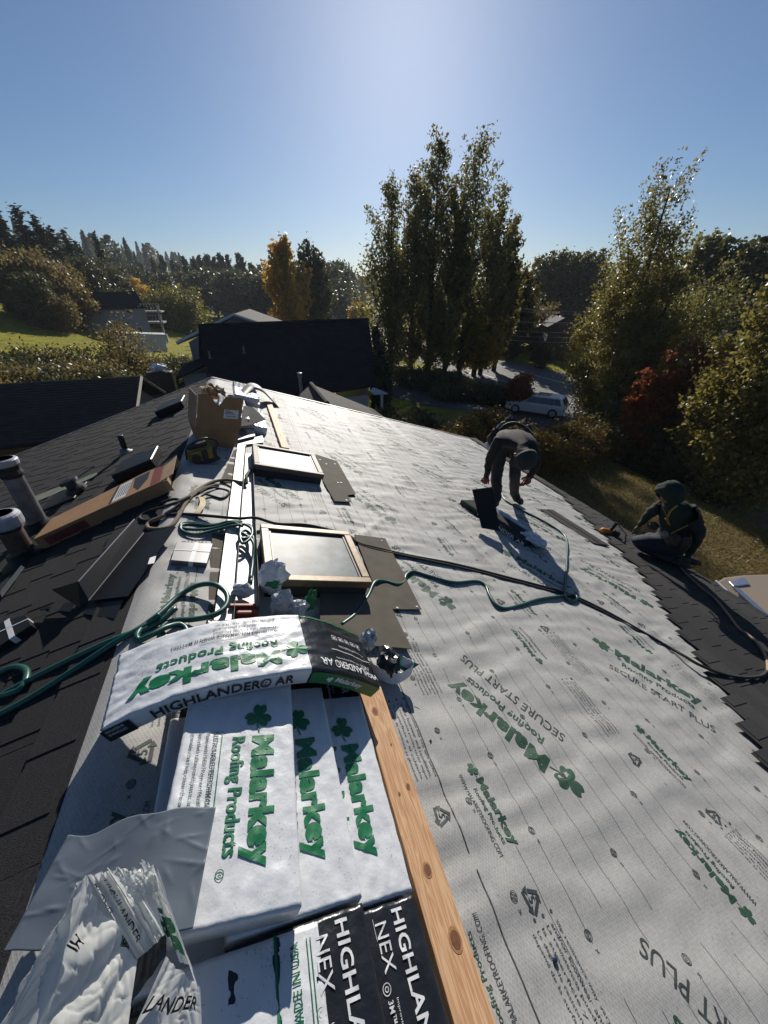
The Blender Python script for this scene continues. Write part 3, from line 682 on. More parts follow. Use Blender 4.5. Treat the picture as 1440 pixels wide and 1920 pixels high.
for i in range(5):
    a = .06 + i * .034; bar(g, f, a, .085, a + .022, .087, 3); bar(g, f, a, .107, a + .022, .109, 3); bar(g, f, a, .087, a + .002, .107, 1); bar(g, f, a + .020, .087, a + .022, .107, 1); bar(g, f, a + .007, .092, a + .015, .102, 1)
tag(g.build('white_small_print', M['whiteprint'], w_), kind='stuff')
g = MB(); bar(g, f, .006, .012, foldu - .004, .019, 20); g.build('green_rule', M['green'], w_)
sd_ = lambda u, h: BT.side(LT - u, h, BT.W, .0035)          # near long side, read from the left
g = MB(); put_text(g, 'HIGHLANDER\u00ae AR', sd_, w=.40, h=.040, u0=.135, v0=.016, bold=.02, maxlen=.3); g.build('side_title', M['black'], w_)
g = MB(); bar(g, sd_, .006, .006, .085, .060, 8); g.build('side_dark_block', M['wrap_dark'], w_)
sd2 = lambda u, h: BT.side(LT - u, h, BT.W, .0050)
g = MB(); put_text(g, 'HIGHLANDER AR', sd2, w=.05, h=.011, u0=.018, v0=.045); put_text(g, 'SHINGLES', sd2, w=.05, h=.011, u0=.018, v0=.028); tag(g.build('side_small_print', M['whiteprint'], w_), kind='stuff')
g = MB(); bar(g, sd_, LT - foldu + .004, .008, LT - .006, .060, 14); g.build('side_green_block', M['green'], w_)
g = MB(); clover(g, sd2, .014, LT - foldu + .075, .034, math.pi * .95); put_text(g, 'Malarkey', sd2, w=.13, h=.030, u0=LT - foldu + .10, v0=.021, bold=.04); g.build('side_brand', M['whiteprint'], w_)

# ---- grey release film over the left of the stack
A_, B_, C_, D_ = P2(128, 1566, .085), PR(405, 1513, .262), PR(362, 1738, .256), PL(4, 1790, .075)
_fr = random.Random(12); CRS = [((_fr.random(), _fr.random()), _fr.uniform(0, 3.14), _fr.uniform(.04, .22), _fr.uniform(.0008, .003)) for _ in range(46)]
def film(u, v):
    p = A_ * (1 - u) * (1 - v) + B_ * u * (1 - v) + C_ * u * v + D_ * (1 - u) * v
    lift = .028 * math.sin(math.pi * u) ** 2 * (1 - .6 * v) - .006 * math.sin(math.pi * u * 2)
    cr = .004 * n2(u * 3, v * 3, 8)
    for (c, a, L_, h_) in CRS:
        du, dv = u - c[0], v - c[1]; al = du * math.cos(a) + dv * math.sin(a); ac = -du * math.sin(a) + dv * math.cos(a)
        if abs(al) < L_: cr += h_ * math.exp(-abs(ac) / .014) * (1 - abs(al) / L_)
    edge = (v - .5) * 2 * .02 * n2(u * 3, 2.2 * round(v), 3)
    return p + NR * (lift + cr) + Vector((0, edge, 0))
b = MB(); b.grid(film, np.linspace(0, 1, 84), np.linspace(0, 1, 66)); o = b.build('release_film', M['film'], origin=A_, smooth=True, solid=.0012)
tag(o, 'blue-grey wrinkled plastic film spread over the left bundle', 'plastic film')

# ---- crumpled wrappers
def crumple(b, c, ax, ay, az, seed, nu=15, nv=10, amp=.50, fr_=1.9):
    c = Vector(c); V = []
    for i in range(nv + 1):
        th = math.pi * i / nv
        for k in range(nu):
            ph = 2 * math.pi * k / nu; d = Vector((math.sin(th) * math.cos(ph), math.sin(th) * math.sin(ph), math.cos(th)))
            r_ = 1 - amp * abs(n2(d.x * fr_ + seed, d.y * fr_ + d.z * 1.7 * fr_, seed)) * 1.8 + .16 * n2(d.x * 5 + seed, d.z * 5 + d.y * 4, seed + 1) * 2
            V.append(c + (Vector(ax) * d.x + Vector(ay) * d.y + Vector(az) * d.z) * r_)
    F = [(i * nu + k, i * nu + (k + 1) % nu, (i + 1) * nu + (k + 1) % nu, (i + 1) * nu + k) for i in range(nv) for k in range(nu)]
    b.add(V, F)
M['clearwrap'] = mat('clear_wrap', (.62, .66, .68), .18, bump=.5, bscale=60, spec=.7)
M['wrapink'] = mat('wrap_green_print', (.01, .20, .075), .4)
EXs = RP(1, 0) - RP(0, 0); EY = Vector((0, 1, 0))
# a) twisted bag on the flashing
c = PR(512, 1082, .13); t = thing('crumpled_wrapper', PR(500, 1100, .02), 'crumpled white wrapper with a twisted neck on the aluminium strip', 'plastic wrapper', 'torn plastic wrappers')
b = MB(); crumple(b, c, EXs * .085, EY * .06, NR * .115, 21); bg_ = b.build('bag', M['wrap'], t)
b = MB(); c2 = PR(455, 1108, .07); crumple(b, c2, EXs * .065, EY * .04, NR * .045, 22); b.build('twisted_neck', M['clearwrap'], t)
b = MB(); crumple(b, c + EXs * .0 + EY * -.036 + NR * -.008, EXs * .05, EY * .028, NR * .034, 31); b.build('green_print', M['wrapink'], bg_)
# b) clear one beside the skylight
t = thing('crumpled_wrapper', PR(540, 1150, .02), 'clear crumpled wrapper with a green tail against the near skylight curb', 'plastic wrapper', 'torn plastic wrappers')
b = MB(); crumple(b, PR(527, 1128, .10), EXs * .06, EY * .05, NR * .085, 23); b.build('bag', M['clearwrap'], t)
b = MB(); crumple(b, PR(560, 1138, .09), EXs * .055, EY * .04, NR * .04, 24); b.build('twisted_neck', M['clearwrap'], t)
b = MB(); crumple(b, PR(582, 1125, .11), EXs * .036, EY * .03, NR * .075, 25, amp=.6); b.build('green_tail', M['wrapink'], t)
# c) at the right end of the draped bundle
t = thing('crumpled_wrapper', PR(735, 1240, .01), 'torn black and white wrapper scrap at the black end of the bent bundle', 'plastic wrapper', 'torn plastic wrappers')
b = MB(); crumple(b, PR(728, 1238, .085), EXs * .065, EY * .09, NR * .05, 26, amp=.5); b.build('black_scrap', M['wrap_dark'], t)
b = MB(); crumple(b, PR(692, 1200, .10), EXs * .045, EY * .045, NR * .065, 27); b.build('twisted_neck', M['clearwrap'], t)
b = MB(); pts = [PR(685, 1245, .05), PR(712, 1262, .055), PR(742, 1272, .05), PR(772, 1252, .09), PR(752, 1238, .10)]
pth = smooth_path(pts, 6); V = []
for i, p in enumerate(pth): V += [p + NR * .028 * (1 + .5 * n2(i * .6, 1, 4)), p - NR * .02 + EY * -.015]
b.add(V, [(2 * i, 2 * i + 1, 2 * i + 3, 2 * i + 2) for i in range(len(pth) - 1)]); b.build('white_edge', M['wrap'], t, solid=.002)
b = MB(); b.add([PR(752, 1232, .10), PR(786, 1246, .105), PR(762, 1262, .07), PR(744, 1250, .08)], [(0, 1, 2, 3)]); b.build('green_edge', M['wrapink'], t, solid=.002)
# d) big torn wrapper standing in the left foreground
t = thing('torn_wrapper', P2(180, 1900, .05), 'large torn white wrapper standing open in the bottom-left foreground', 'plastic wrapper', 'torn plastic wrappers')
def panel(name, corners, m, nu=56, nv=56, amp=.012, fold=3.0, seed=1, rag=0.0, skew=.6):
    a, bb, cc, dd = corners; nn = (bb - a).cross(dd - a).normalized(); nn = nn if nn.dot(NR) > 0 else -nn
    def fn(u, v, up=0.0):
        p = a * (1 - u) * (1 - v) + bb * u * (1 - v) + cc * u * v + dd * (1 - u) * v
        e = min(1, 5 * min(u, 1 - u) + .1)
        f1 = .42 - abs(n2(u * fold + v * skew + seed, v * .7 + seed, seed)) * 2.2; f2 = .3 - abs(n2(u * fold * 2.6 - v * 1.2, v * .9 + u, seed + 1)) * 1.7; f3 = .22 - abs(n2(u * 4 + v * 5, v * 2.2 - u * 2, seed + 2)) * 2.0
        k = amp * e * (f1 + .6 * max(0, f2) + .45 * max(0, f3))
        if rag: p = p + (a - dd).normalized() * rag * max(0, 1 - v * 9) * (n2(u * 6, 3.3, seed) + .5 * n2(u * 17, 1.3, seed))
        return p + nn * (k + up)
    q_ = MB(); q_.grid(fn, np.linspace(0, 1, nu), np.linspace(0, 1, nv)); return q_.build(name, m, t, smooth=True), fn
q = lambda px, py, o: P2(px, py, o)
p1, p2_, p3, p4 = q(165, 1640, .31), q(238, 1628, .34), q(312, 1752, .28), q(258, 1800, .26)
_, fN = panel('narrow_panel', (p1, p2_, p3, p4), M['thinwrap'], amp=.012, fold=5, seed=3)
_, fF = panel('front_panel', (p1, p4, q(235, 1965, .15), q(60, 1965, .15)), M['thinwrap'], amp=.030, fold=2.6, seed=5, skew=1.2)
_, fR = panel('right_panel', (q(262, 1618, .36), q(296, 1630, .36), q(372, 1850, .24), p3), M['thinwrap'], amp=.012, fold=2.5, seed=7, rag=.018)
panel('torn_flap', (q(205, 1632, .35), q(286, 1616, .375), q(300, 1668, .345), q(248, 1700, .32)), M['thinwrap'], amp=.016, fold=3, seed=9, rag=.025)
panel('left_panel', (p1, q(150, 1690, .24), q(-30, 1965, .10), q(66, 1965, .15)), M['thinwrap'], amp=.03, fold=2.5, seed=13, skew=1.4)
panel('dark_corner', (p4 + NR * .006, p3 + NR * .006, q(312, 1790, .262), q(246, 1880, .205)), M['wrap_dark'], amp=.006, fold=3, seed=15, nu=16, nv=16)
_, fL = panel('lower_panel', (q(312, 1792, .255), q(376, 1850, .238), q(380, 1975, .19), q(235, 1965, .155)), M['thinwrap'], amp=.012, fold=3, seed=17)
def onp(fn, u0, v0, ru, rv):   # text frame on a panel: reading direction ru, letter-up rv in panel units per metre
    return lambda u, v: np.array([fn(u0 + a_ * ru[0] + c_ * rv[0], v0 + a_ * ru[1] + c_ * rv[1], .003) for a_, c_ in zip(u, v)])
g = MB(); put_text(g, 'LANDER', onp(fL, .02, .62, (3.4, -.9), (.9, -3.2)), w=.26, h=.07, bold=.02, maxlen=.2); g.build('black_print', M['black'], t)
g = MB(); put_text(g, 'HIGHLANDER', onp(fN, .30, .08, (0, 5.2), (6.0, 0)), w=.15, h=.022, bold=.0, maxlen=.4); put_text(g, 'BLACK', onp(fN, .08, .10, (0, 5.2), (6.0, 0)), w=.07, h=.018, maxlen=.4); tag(g.build('black_small_print', M['ublack'], t), kind='stuff')
g = MB(); put_text(g, 'ng', onp(fR, .04, .50, (0, 3.4), (8, 0)), w=.11, h=.085, bold=.05, maxlen=.2); put_text(g, 'FORMANCE', onp(fR, .45, .20, (0, 3.4), (8, 0)), w=.075, h=.014, bold=.01, maxlen=.5); g.build('green_print', M['green'], t)
g = MB(); put_text(g, 'HI', onp(fF, .12, .30, (-1.2, 1.6), (2.6, .4)), w=.07, h=.05, bold=.02, maxlen=.2); g.build('black_print', M['black'], t)
# ================================================================ metal, boxes, pipes, ropes
EXL = LP(1, 0) - LP(0, 0)      # down the left slope
# ---- aluminium strips
def channel(pts_far, pts_near, o, label, hl, hr, m='alu'):
    """folded metal strip: flat pan with upstands left (hl) and right (hr)"""
    fl, fr_ = [PR(*p, o) for p in pts_far]; nl, nr_ = [PR(*p, o) for p in pts_near]
    t = thing('flashing_strip', PR((pts_near[0][0] + pts_near[1][0]) / 2, (pts_near[0][1] + pts_near[1][1]) / 2, 0), label, 'flashing', 'pale aluminium flashing strips')
    b = MB(); b.prism([fl, fr_, nr_, nl], NR * .0015); b.build('pan', M[m], t)
    if hl: b = MB(); b.obox(fl + NR * .0016, (nl - fl), NR * hl, (fr_ - fl).normalized() * .0015); b.build('left_upstand', M[m], t)
    if hr: b = MB(); b.obox(fr_ + NR * .0016, (nr_ - fr_), NR * hr, (fl - fr_).normalized() * .0015); b.build('right_upstand', M['blackmetal'], t)  # black upstand: the shade on this flange is put into its colour
    return t
channel([(446, 832), (461, 835)], [(398, 1185), (436, 1185)], .045, 'left pale aluminium strip running along the ridge towards the bent bundle', .0, .028)
channel([(461, 850), (472, 850)], [(440, 1150), (484, 1150)], .020, 'right pale aluminium strip between its twin and the skylights', .0, .05)
b = MB(); P = [PR(*p, .016) for p in ((398, 1000), (424, 1000), (398, 1185), (388, 1185))]; b.sheet(P, NR, .002); tag(b.build('flashing_strip', M['membrane'], origin=P[0]), 'drab grey-brown strip under the left aluminium strip', 'flashing')
# dull tan sheet beside the strips
b = MB(); P = [PR(*p, .012) for p in ((438, 845), (449, 840), (436, 905), (412, 905))]; b.sheet(P, NR, .003); tag(b.build('membrane_scrap', M['membrane'], origin=P[0]), 'small tan membrane scrap left of the far end of the aluminium strips', 'membrane')
# ---- strapped grey steel pack
def pack(px4, o, label, slope=PR, N=NR, m='greypack'):
    P = [slope(*p, o) for p in px4]; t = thing('steel_pack', (P[0] + P[2]) / 2 - N * o, label, 'steel pack', 'strapped packs of step flashing')
    b = MB(); b.prism([p - N * (o - .004) for p in P], N * (o - .004)); b.build('sheets', M[m], t, bevel=.002)
    def strap(a0, a1, w_):
        d = (a1 - a0); e = N.cross(d).normalized() * w_ / 2; q = MB(); q.prism([a0 - e + N * .0005, a1 - e + N * .0005, a1 + e + N * .0005, a0 + e + N * .0005], N * .0015)
        for a in (a0, a1):
            out = (a - (a0 + a1) / 2).normalized() * .0012; q.obox(a - e + out + N * .001, e * 2, -N * (o - .004), out)
        q.build('strap', M['strap'], t)
    strap((P[0] * .45 + P[1] * .55), (P[3] * .45 + P[2] * .55), .022); strap(P[0] * .55 + P[3] * .45, P[1] * .55 + P[2] * .45 , .006)
pack([(331, 1016), (399, 1019), (388, 1056), (320, 1050)], .048, 'grey steel pack with crossed white straps on the pale fabric')
pack([(-30, 1176), (48, 1152), (58, 1172), (-22, 1225)], .05, 'dark strapped pack on the dark shingles at the left edge', PL, NL, 'blackmetal')
# ---- black skylight flashing kit on the left slope
t = thing('black_flashing', PL(210, 1060, 0), 'long black folded flashing with bright hems on the dark slope', 'flashing')
a0, a1 = PL(167, 1127, .03), PL(270, 1000, .03); c0, c1 = PL(240, 1118, .028), PL(330, 988, .028)
b = MB(); b.prism([a0, c0, c1, a1], NL * .002); b.build('base_plate', M['blackmetal'], t)
u0, u1 = PL(147, 1091, .11), PL(252, 974, .11)
b = MB(); nn = (a1 - a0).cross(u0 - a0).normalized(); b.prism([a0, a1, u1, u0], nn * .002); b.build('standing_web', M['blackmetal'], t)
b = MB(); b.tube([u0, u1], .005, 6); b.build('bright_hem', M['flashedge'], t); b = MB(); b.tube([a0 + NL * .003, a1 + NL * .003], .0035, 6); b.build('bright_fold', M['flashedge'], t)
b = MB(); b.prism([u0, PL(97, 1106, .07), PL(150, 1140, .02), a0], NL * .002); b.build('end_plate', M['blackmetal'], t)
b = MB(); P = [PL(*p, .07) for p in ((281, 1046), (293, 1042), (289, 1056), (277, 1058))]; b.sheet([PR(*p, .033) for p in ((281, 1046), (293, 1042), (289, 1056), (277, 1058))], NR, .001); b.build('paper_sticker', M['label'], t)
for px4, o, lab in (([(77, 1140), (140, 1128), (236, 1118), (215, 1160)], .016, 'black flat flashing plate under the long folded flashing'), ([(118, 1178), (205, 1152), (215, 1162), (180, 1200)], .008, 'lowest black flashing plate beside the green rope'), ([(185, 1030), (225, 990), (262, 975), (232, 1010)], .012, 'black flashing plate behind the long folded flashing'), ([(0, 1110), (40, 1060), (46, 1064), (4, 1120)], .05, 'narrow grey flashing leaning below the short flue pipe')):
    P = [PL(*p, o) for p in px4]; b = MB(); b.sheet(P, NL, .002); tag(b.build('flashing_plate', M['blackmetal'] if 'grey' not in lab else M['greypack'], origin=P[0]), lab, 'flashing', 'loose flashing plates')
# ---- long cardboard carton
def carton_long():
    H = .105
    tl, bl, tr, br = PL(97, 972, H), PL(61, 1012, H), PL(311, 866, H), PL(303, 902, H)
    t = thing('long_carton', PL(190, 960, 0), 'long brown cardboard carton with red printed blocks lying across the dark slope', 'carton')
    b = MB(); b.prism([bl - NL * (H - .012), br - NL * (H - .012), tr - NL * (H - .012), tl - NL * (H - .012)], NL * (H - .012)); bd = b.build('carton_body', M['card'], t, bevel=.003)
    ux = (tr - tl); uy = (bl - tl)
    def top(a, c, k=.0012): return tl + ux * a + uy * (c) + (br - tr - (bl - tl)) * (a * c) + NL * k
    q = MB(); q.add([top(.90, .08), top(.985, .08), top(.985, .95), top(.90, .95)], [(0, 1, 2, 3)]); q.build('red_print_block', M['carddark'], bd)
    q = MB(); q.add([top(.59, .1), top(.70, .1), top(.70, .92), top(.59, .92)], [(0, 1, 2, 3)]); lb = q.build('shipping_label', M['label'], bd)
    q = MB(); q.add([top(.565, .05, .001), top(.585, .05, .001), top(.585, .95, .001), top(.565, .95, .001)], [(0, 1, 2, 3)])
    for k in range(5): q.add([top(.605 + k * .02, .2, .002), top(.613 + k * .02, .2, .002), top(.613 + k * .02, .8, .002), top(.605 + k * .02, .8, .002)], [(0, 1, 2, 3)])
    q.add([top(.72, .1), top(.86, .1), top(.86, .5), top(.80, .9), top(.74, .6)], [(0, 1, 2, 3, 4)]); tag(q.build('dark_print', M['black'], bd), kind='stuff')
    # brand on the near side
    U = (br - bl).normalized(); dn = -NL; nside = U.cross(NL).normalized()
    if nside.y > 0: nside = -nside
    q = MB(); o0 = bl + U * .05 - NL * (H - .025) + nside * .0012
    q.add([o0, o0 + U * .27, o0 + U * .27 + NL * .06, o0 + NL * .06], [(0, 1, 2, 3)]); q.build('red_side_print', M['carddark'], bd)
    q = MB(); o0n, Un, Nn = np.array(o0 + nside * .0012 + U * .03 + NL * .012), np.array(U), np.array(NL)
    put_text(q, 'VELUX', lambda u, v: o0n + Un * u[:, None] + Nn * v[:, None], w=.21, h=.036, bold=.02); q.build('brand_print', M['black'], bd)
    # open end flaps
    for (p0, p1, e, nm) in ((tr, br, ux.normalized() * .10 + NL * .012 + EY * -.01, 'end_flap'), (br, br - NL * .085, ux.normalized() * .05 - EY * .05, 'end_flap'), (tr, tr - NL * .085, ux.normalized() * .07 + EY * .06, 'end_flap')):
        b = MB(); nn = (p1 - p0).cross(e).normalized(); b.prism([p0, p1, p1 + e * .9, p0 + e], nn * .003); b.build(nm, M['card_in'], t)
carton_long()
# ---- open cardboard box near the far skylight
def carton_open():
    A, Bq = PR(378, 836, 0), PR(437, 842, 0)
    t = thing('open_carton', (A + Bq) / 2, 'open torn brown carton with a white label standing on the ridge', 'carton')
    T = AT(372, 738, math.hypot(A.x - CAM.x, A.y) + .02); T2 = AT(457, 747, math.hypot(Bq.x - CAM.x, Bq.y) + .02)
    dep = Vector((-.10, .34, .0)); dp = dep
    th = .004
    def wall(p, nm, m=M['card']):
        b = MB(); nn = (p[1] - p[0]).cross(p[2] - p[1]).normalized(); b.prism(p, nn * th); return b.build(nm, m, t)
    k = .38                                          # fold line of the front panel
    A2, B2 = A + (T - A) * k + Vector((-.035, -.03, .0)), Bq + (T2 - Bq) * k + Vector((.02, -.03, .0))
    wall([A, Bq, B2, A2], 'front_panel')
    W = (T2 - T); fp = wall([A2 + Vector((0, -.004, 0)), B2 + Vector((0, -.004, 0)), T2, T + W * .60, T + W * .46 - (T - A2) * .28, T + W * .38 - (T - A2) * .22, T + W * .22 + Z * .01, T + Vector((-.0, 0, 0))], 'front_flap')
    wall([A2, A, A + dep, A2 + dep], 'side_panel'); wall([Bq, B2, B2 + dep, Bq + dep], 'side_panel'); wall([A + dep, Bq + dep, B2 + dep + Z * .02, A2 + dep + Z * .02][::-1], 'back_panel')
    wall([A2 + dep, A2, T + Vector((-.02, .02, -.02)), T + dep * .6 + Vector((-.03, 0, .02))], 'side_flap', M['card_in'])
    b = MB(); c = (T + T2) / 2; P0 = T + dep * .25 + W * .10
    for (a, o_, s_) in ((Vector((.0, .0, .0)), .0, 1), (Vector((.06, .03, .02)), .5, .8)):
        V = [];
        for i in range(8):
            for j in range(8):
                u, v = i / 7, j / 7; V.append(P0 + a + W * .38 * u + Z * (.10 * v * (1 - .4 * u) - .05) + Vector((.02 * n2(u * 4 + o_, v * 4, 3), .07 * n2(u * 3, v * 3 + o_, 5) + .04 * v, .05 * n2(u * 5, v * 2 + o_, 6))))
        b.add(V, [(i * 8 + j, (i + 1) * 8 + j, (i + 1) * 8 + j + 1, i * 8 + j + 1) for i in range(7) for j in range(7)])
    b.build('torn_inner_card', M['card_in'], t, solid=.002)
    nf = (B2 - A2).cross(T - A2).normalized(); 
    if nf.y > 0: nf = -nf
    Fx, Fz = W, (T - A2)
    o0 = A2 + Fx * .58 + Fz * .36 + nf * .0055
    b = MB(); b.add([o0, o0 + Fx * .33, o0 + Fx * .33 + Fz * .26, o0 + Fz * .26], [(0, 1, 2, 3)]); lb = b.build('paper_label', M['label'], t)
    b = MB(); o1 = o0 + nf * .001
    for i in range(9): b.add([o1 + Fx * (.05 + i * .027) + Fz * .04, o1 + Fx * (.063 + i * .027) + Fz * .04, o1 + Fx * (.063 + i * .027) + Fz * .09, o1 + Fx * (.05 + i * .027) + Fz * .09], [(0, 1, 2, 3)])
    for i in range(3): b.add([o1 + Fx * .03 + Fz * (.13 + i * .04), o1 + Fx * (.25 - i * .05) + Fz * (.13 + i * .04), o1 + Fx * (.25 - i * .05) + Fz * (.15 + i * .04), o1 + Fx * .03 + Fz * (.15 + i * .04)], [(0, 1, 2, 3)])
    tag(b.build('label_print', M['black'], lb), kind='stuff')
carton_open()
# ---- yellow and black tool in the carton's shade
def tool_case():
    c = PR(382, 866, 0); t = thing('coil_nailer', c, 'yellow and black power tool in the shade before the open carton', 'power tool')
    ax = Vector((.85, .5, 0)).normalized(); ay = Vector((-.5, .85, 0)).normalized()
    def bx(nm, cx, cy, cz, lx, ly, lz, m, par=None): b = MB(); b.cbox(c + ax * cx + ay * cy + Z * cz, ax * lx, ay * ly, Z * lz); return b.build(nm, m, par or t, bevel=.012)
    bd = bx('body', 0, 0, .075, .20, .13, .10, M['yellow']); bx('grip', -.02, 0, .155, .16, .045, .045, M['toolblack']); bx('base', .0, 0, .018, .24, .16, .03, M['toolblack'])
    bx('side_band', .0, -.068, .075, .05, .012, .105, M['toolblack'], bd); bx('side_band', .085, -.068, .075, .03, .012, .105, M['toolblack'], bd)
    b = MB(); b.lathe(c + ax * -.08 + ay * -.075 + Z * .075, -ay, [(0, .036), (.02, .036), (.022, .02)], 14); b.build('coil_cover', M['toolblack'], t)
    b = MB(); b.tube(smooth_path([c + ax * .1 + Z * .06, c + ax * .16 + Z * .13, c + ax * .05 + Z * .20, c + ax * -.1 + Z * .16, c + ax * -.13 + Z * .06], 6), .008, 6); b.build('hose_whip', M['toolblack'], t, smooth=True)
tool_case()
b = MB(); c = PR(462, 1150, .03)
t = thing('chalk_tool', c - NR * .03, 'red tool half hidden behind the bent bundle', 'hand tool')
b.cbox(c, EXs * .10, EY * .055, NR * .05); b.build('body', M['redtool'], t, bevel=.01); b = MB(); b.cbox(c + EXs * -.02 + NR * .03 + EY * .02, EXs * .12, EY * .02, NR * .016); b.build('handle', M['redtool'], t, bevel=.005)
# ---- pipes and roof vents on the left slope
def flue(base_px, top_px, r, label, body, cap_r, cap_h, tape=0):
    base = PL(*base_px, 0); d = math.hypot(base.x - CAM.x, base.y - CAM.y); top = AT(*top_px, d); H = top.z - base.z
    t = thing('flue_pipe', base, label, 'pipe', 'flue pipes at the left edge')
    b = MB(); b.lathe(base - Z * .12, Z, [(0, r), (H + .1, r), (H + .12, r)], 20); b.build('pipe', body, t, smooth=False)
    if tape: b = MB(); b.lathe(base + Z * (H - cap_h - tape), Z, [(0, r + .004), (tape * .3, r + .014), (tape * .6, r + .008), (tape, r + .016)], 20); b.build('tape_collar', M['soot'], t)
    b = MB(); b.lathe(base + Z * (H - cap_h), Z, [(0, cap_r * .96), (cap_h * .15, cap_r), (cap_h * .75, cap_r), (cap_h * .9, cap_r * .93), (cap_h, cap_r * .75)], 24); b.build('cap', M['capwhite'], t, smooth=False)
    b = MB(); b.lathe(base - NL * .0, NL, [(0.0, r + .09), (.015, r + .085), (.03, r + .03), (.07, r + .015)], 20); b.build('flashing_boot', M['blackmetal'], t, smooth=True)
flue((78, 990), (12, 858), .058, 'taller grey flue pipe with pale cap behind the short one', M['galv'], .078, .05, .09)
flue((52, 1048), (22, 956), .062, 'short rusty flue pipe with dented pale cap at the left edge', M['rust'], .092, .09, .03)
base = PL(238, 851, 0); t = thing('plumbing_vent', base, 'thin black vent pipe with round boot on the dark slope', 'vent pipe')
b = MB(); b.lathe(base - Z * .1, Z, [(0, .028), (.30, .028), (.305, .02)], 14); b.build('pipe', M['toolblack'], t); b = MB(); b.lathe(base, NL, [(0, .085), (.012, .08), (.03, .05), (.07, .034)], 18); b.build('boot', M['galv'], t, smooth=True)
def box_vent(px, label, w_=.36):
    c = PL(*px, 0); t = thing('box_vent', c, label, 'roof vent', 'low black box vents')
    b = MB(); b.cbox(c + NL * .008 , EXL * (w_ + .12), EY * (w_ + .08), NL * .006); b.build('flange', M['blackmetal'], t)
    b = MB(); b.obox(c - EXL * w_ / 2 - EY * w_ / 2 + NL * .02, EXL * w_, EY * w_, NL * .085); b.build('hood', M['blackmetal'], t, bevel=.012)
    b = MB(); b.tube([c - EXL * w_ / 2 - EY * (w_ / 2 - .01) + NL * .10, c - EXL * w_ / 2 + EY * (w_ / 2 - .01) + NL * .10], .009, 6); b.build('top_lip', M['flashedge'], t)
box_vent((327, 770), 'far black box vent on the dark slope'); box_vent((268, 882), 'black box vent just behind the long carton', .34)
c = PL(150, 925, 0); t = thing('dome_vent', c, 'black dome vent with wire antenna behind the long carton', 'roof vent')
b = MB(); b.cbox(c + NL * .02 - EXL * -.12, EXL * .30, EY * .34, NL * .03); b.build('base_plate', M['blackmetal'], t, bevel=.008)
b = MB(); b.lathe(c + NL * .03, NL, [(0, .085), (.03, .08), (.05, .05), (.085, .045), (.09, .075), (.115, .07), (.125, .02)], 18); b.build('dome', M['toolblack'], t)
b = MB(); b.tube([c + NL * .12, c + NL * .14 + EY * .1 - EXL * .2], .004, 5); b.build('antenna', M['toolblack'], t)
M['moss'] = mat('pale_chalk_line', (.17, .19, .13), .9, var=.3, scale=12)
b = MB(); P = [PL(62, 944, .020), PL(180, 893, .020), PL(182, 886, .020), (PL(62, 932, .020))]; b.sheet(P, NL, .003); tag(b.build('mossy_strip', M['moss'], origin=P[0]), 'pale greenish strip across the dark shingles behind the flue pipes', 'strip')

# ---- ropes and hoses
def rope(name, px, r, m, label, cat='rope', o=.0, group=None, n=7, lift=None):
    P = []
    for i, p in enumerate(px):
        oo = (p[2] if len(p) > 2 else o) + r + .010; P.append(P2(p[0], p[1], oo))
    b = MB(); b.tube(smooth_path(P, n), r, 8); ob = b.build(name, M[m], origin=P[0], smooth=True); tag(ob, label, cat, group); return ob
rope('green_rope', [(-60, 1368), (40, 1318), (130, 1262), (215, 1205), (262, 1178), (300, 1150), (335, 1118), (370, 1098, .03), (402, 1096, .05), (424, 1112, .055), (424, 1135, .055), (402, 1153, .05), (365, 1161, .02), (330, 1163), (308, 1172), (303, 1186), (318, 1198), (340, 1197), (350, 1183), (338, 1171), (312, 1176, .02), (285, 1190, .02), (262, 1200), (257, 1190), (272, 1172), (300, 1152, .03)], .0125, 'greenhose', 'green rope looping over the ridge beside the bent bundle', group='green ropes and hoses')
rope('green_rope', [(-60, 1338), (50, 1278), (150, 1228), (225, 1195), (290, 1172), (330, 1140, .03)], .0125, 'greenhose', 'upper straight green rope strand on the dark shingles at left', group='green ropes and hoses')
rope('green_rope', [(-30, 1290), (0, 1262), (28, 1250), (50, 1258), (44, 1285), (20, 1300), (-30, 1310)], .0125, 'greenhose', 'short green rope loop at the left edge', group='green ropes and hoses')
rope('green_hose', [(640, 1172, .01), (668, 1150, .01), (690, 1118, .01), (703, 1092, .02), (722, 1090, .01), (744, 1096, .01), (757, 1092), (762, 1078), (775, 1072), (800, 1079), (850, 1092), (892, 1090), (910, 1098), (917, 1115), (930, 1134), (948, 1141), (975, 1135), (1010, 1124), (1050, 1118), (1075, 1115), (1082, 1122), (1072, 1128), (1060, 1120), (1060, 1095), (1063, 1050), (1063, 1015), (1052, 998), (1015, 975), (975, 955), (948, 938), (940, 925)], .0115, 'greenhose', 'green air hose snaking from the near skylight to the bending worker', 'hose', group='green ropes and hoses')
for k, lab in ((0, 'dark green hose loop lying over the aluminium strips'), (1, 'second dark green hose loop over the aluminium strips')):
    dy = k * 9
    rope('green_hose', [(470, 1095 - dy, .03), (474, 1050, .03), (475, 1010 + dy, .06), (462, 995 + dy, .06), (450, 1000, .06), (455, 1010 + dy, .06), (472, 1004, .065), (468, 988 - dy * .4, .06), (440, 980 + dy * .6, .055), (400, 990 + dy * .5, .02), (365, 993 + dy, .01), (342, 990 + dy * .6), (340, 982 + dy * .4), (360, 980 + dy * .3), (400, 984 + dy * .2, .02), (430, 978, .05), (455, 978 + dy, .06)], .0095, 'greenhose', lab, 'hose', group='green ropes and hoses')
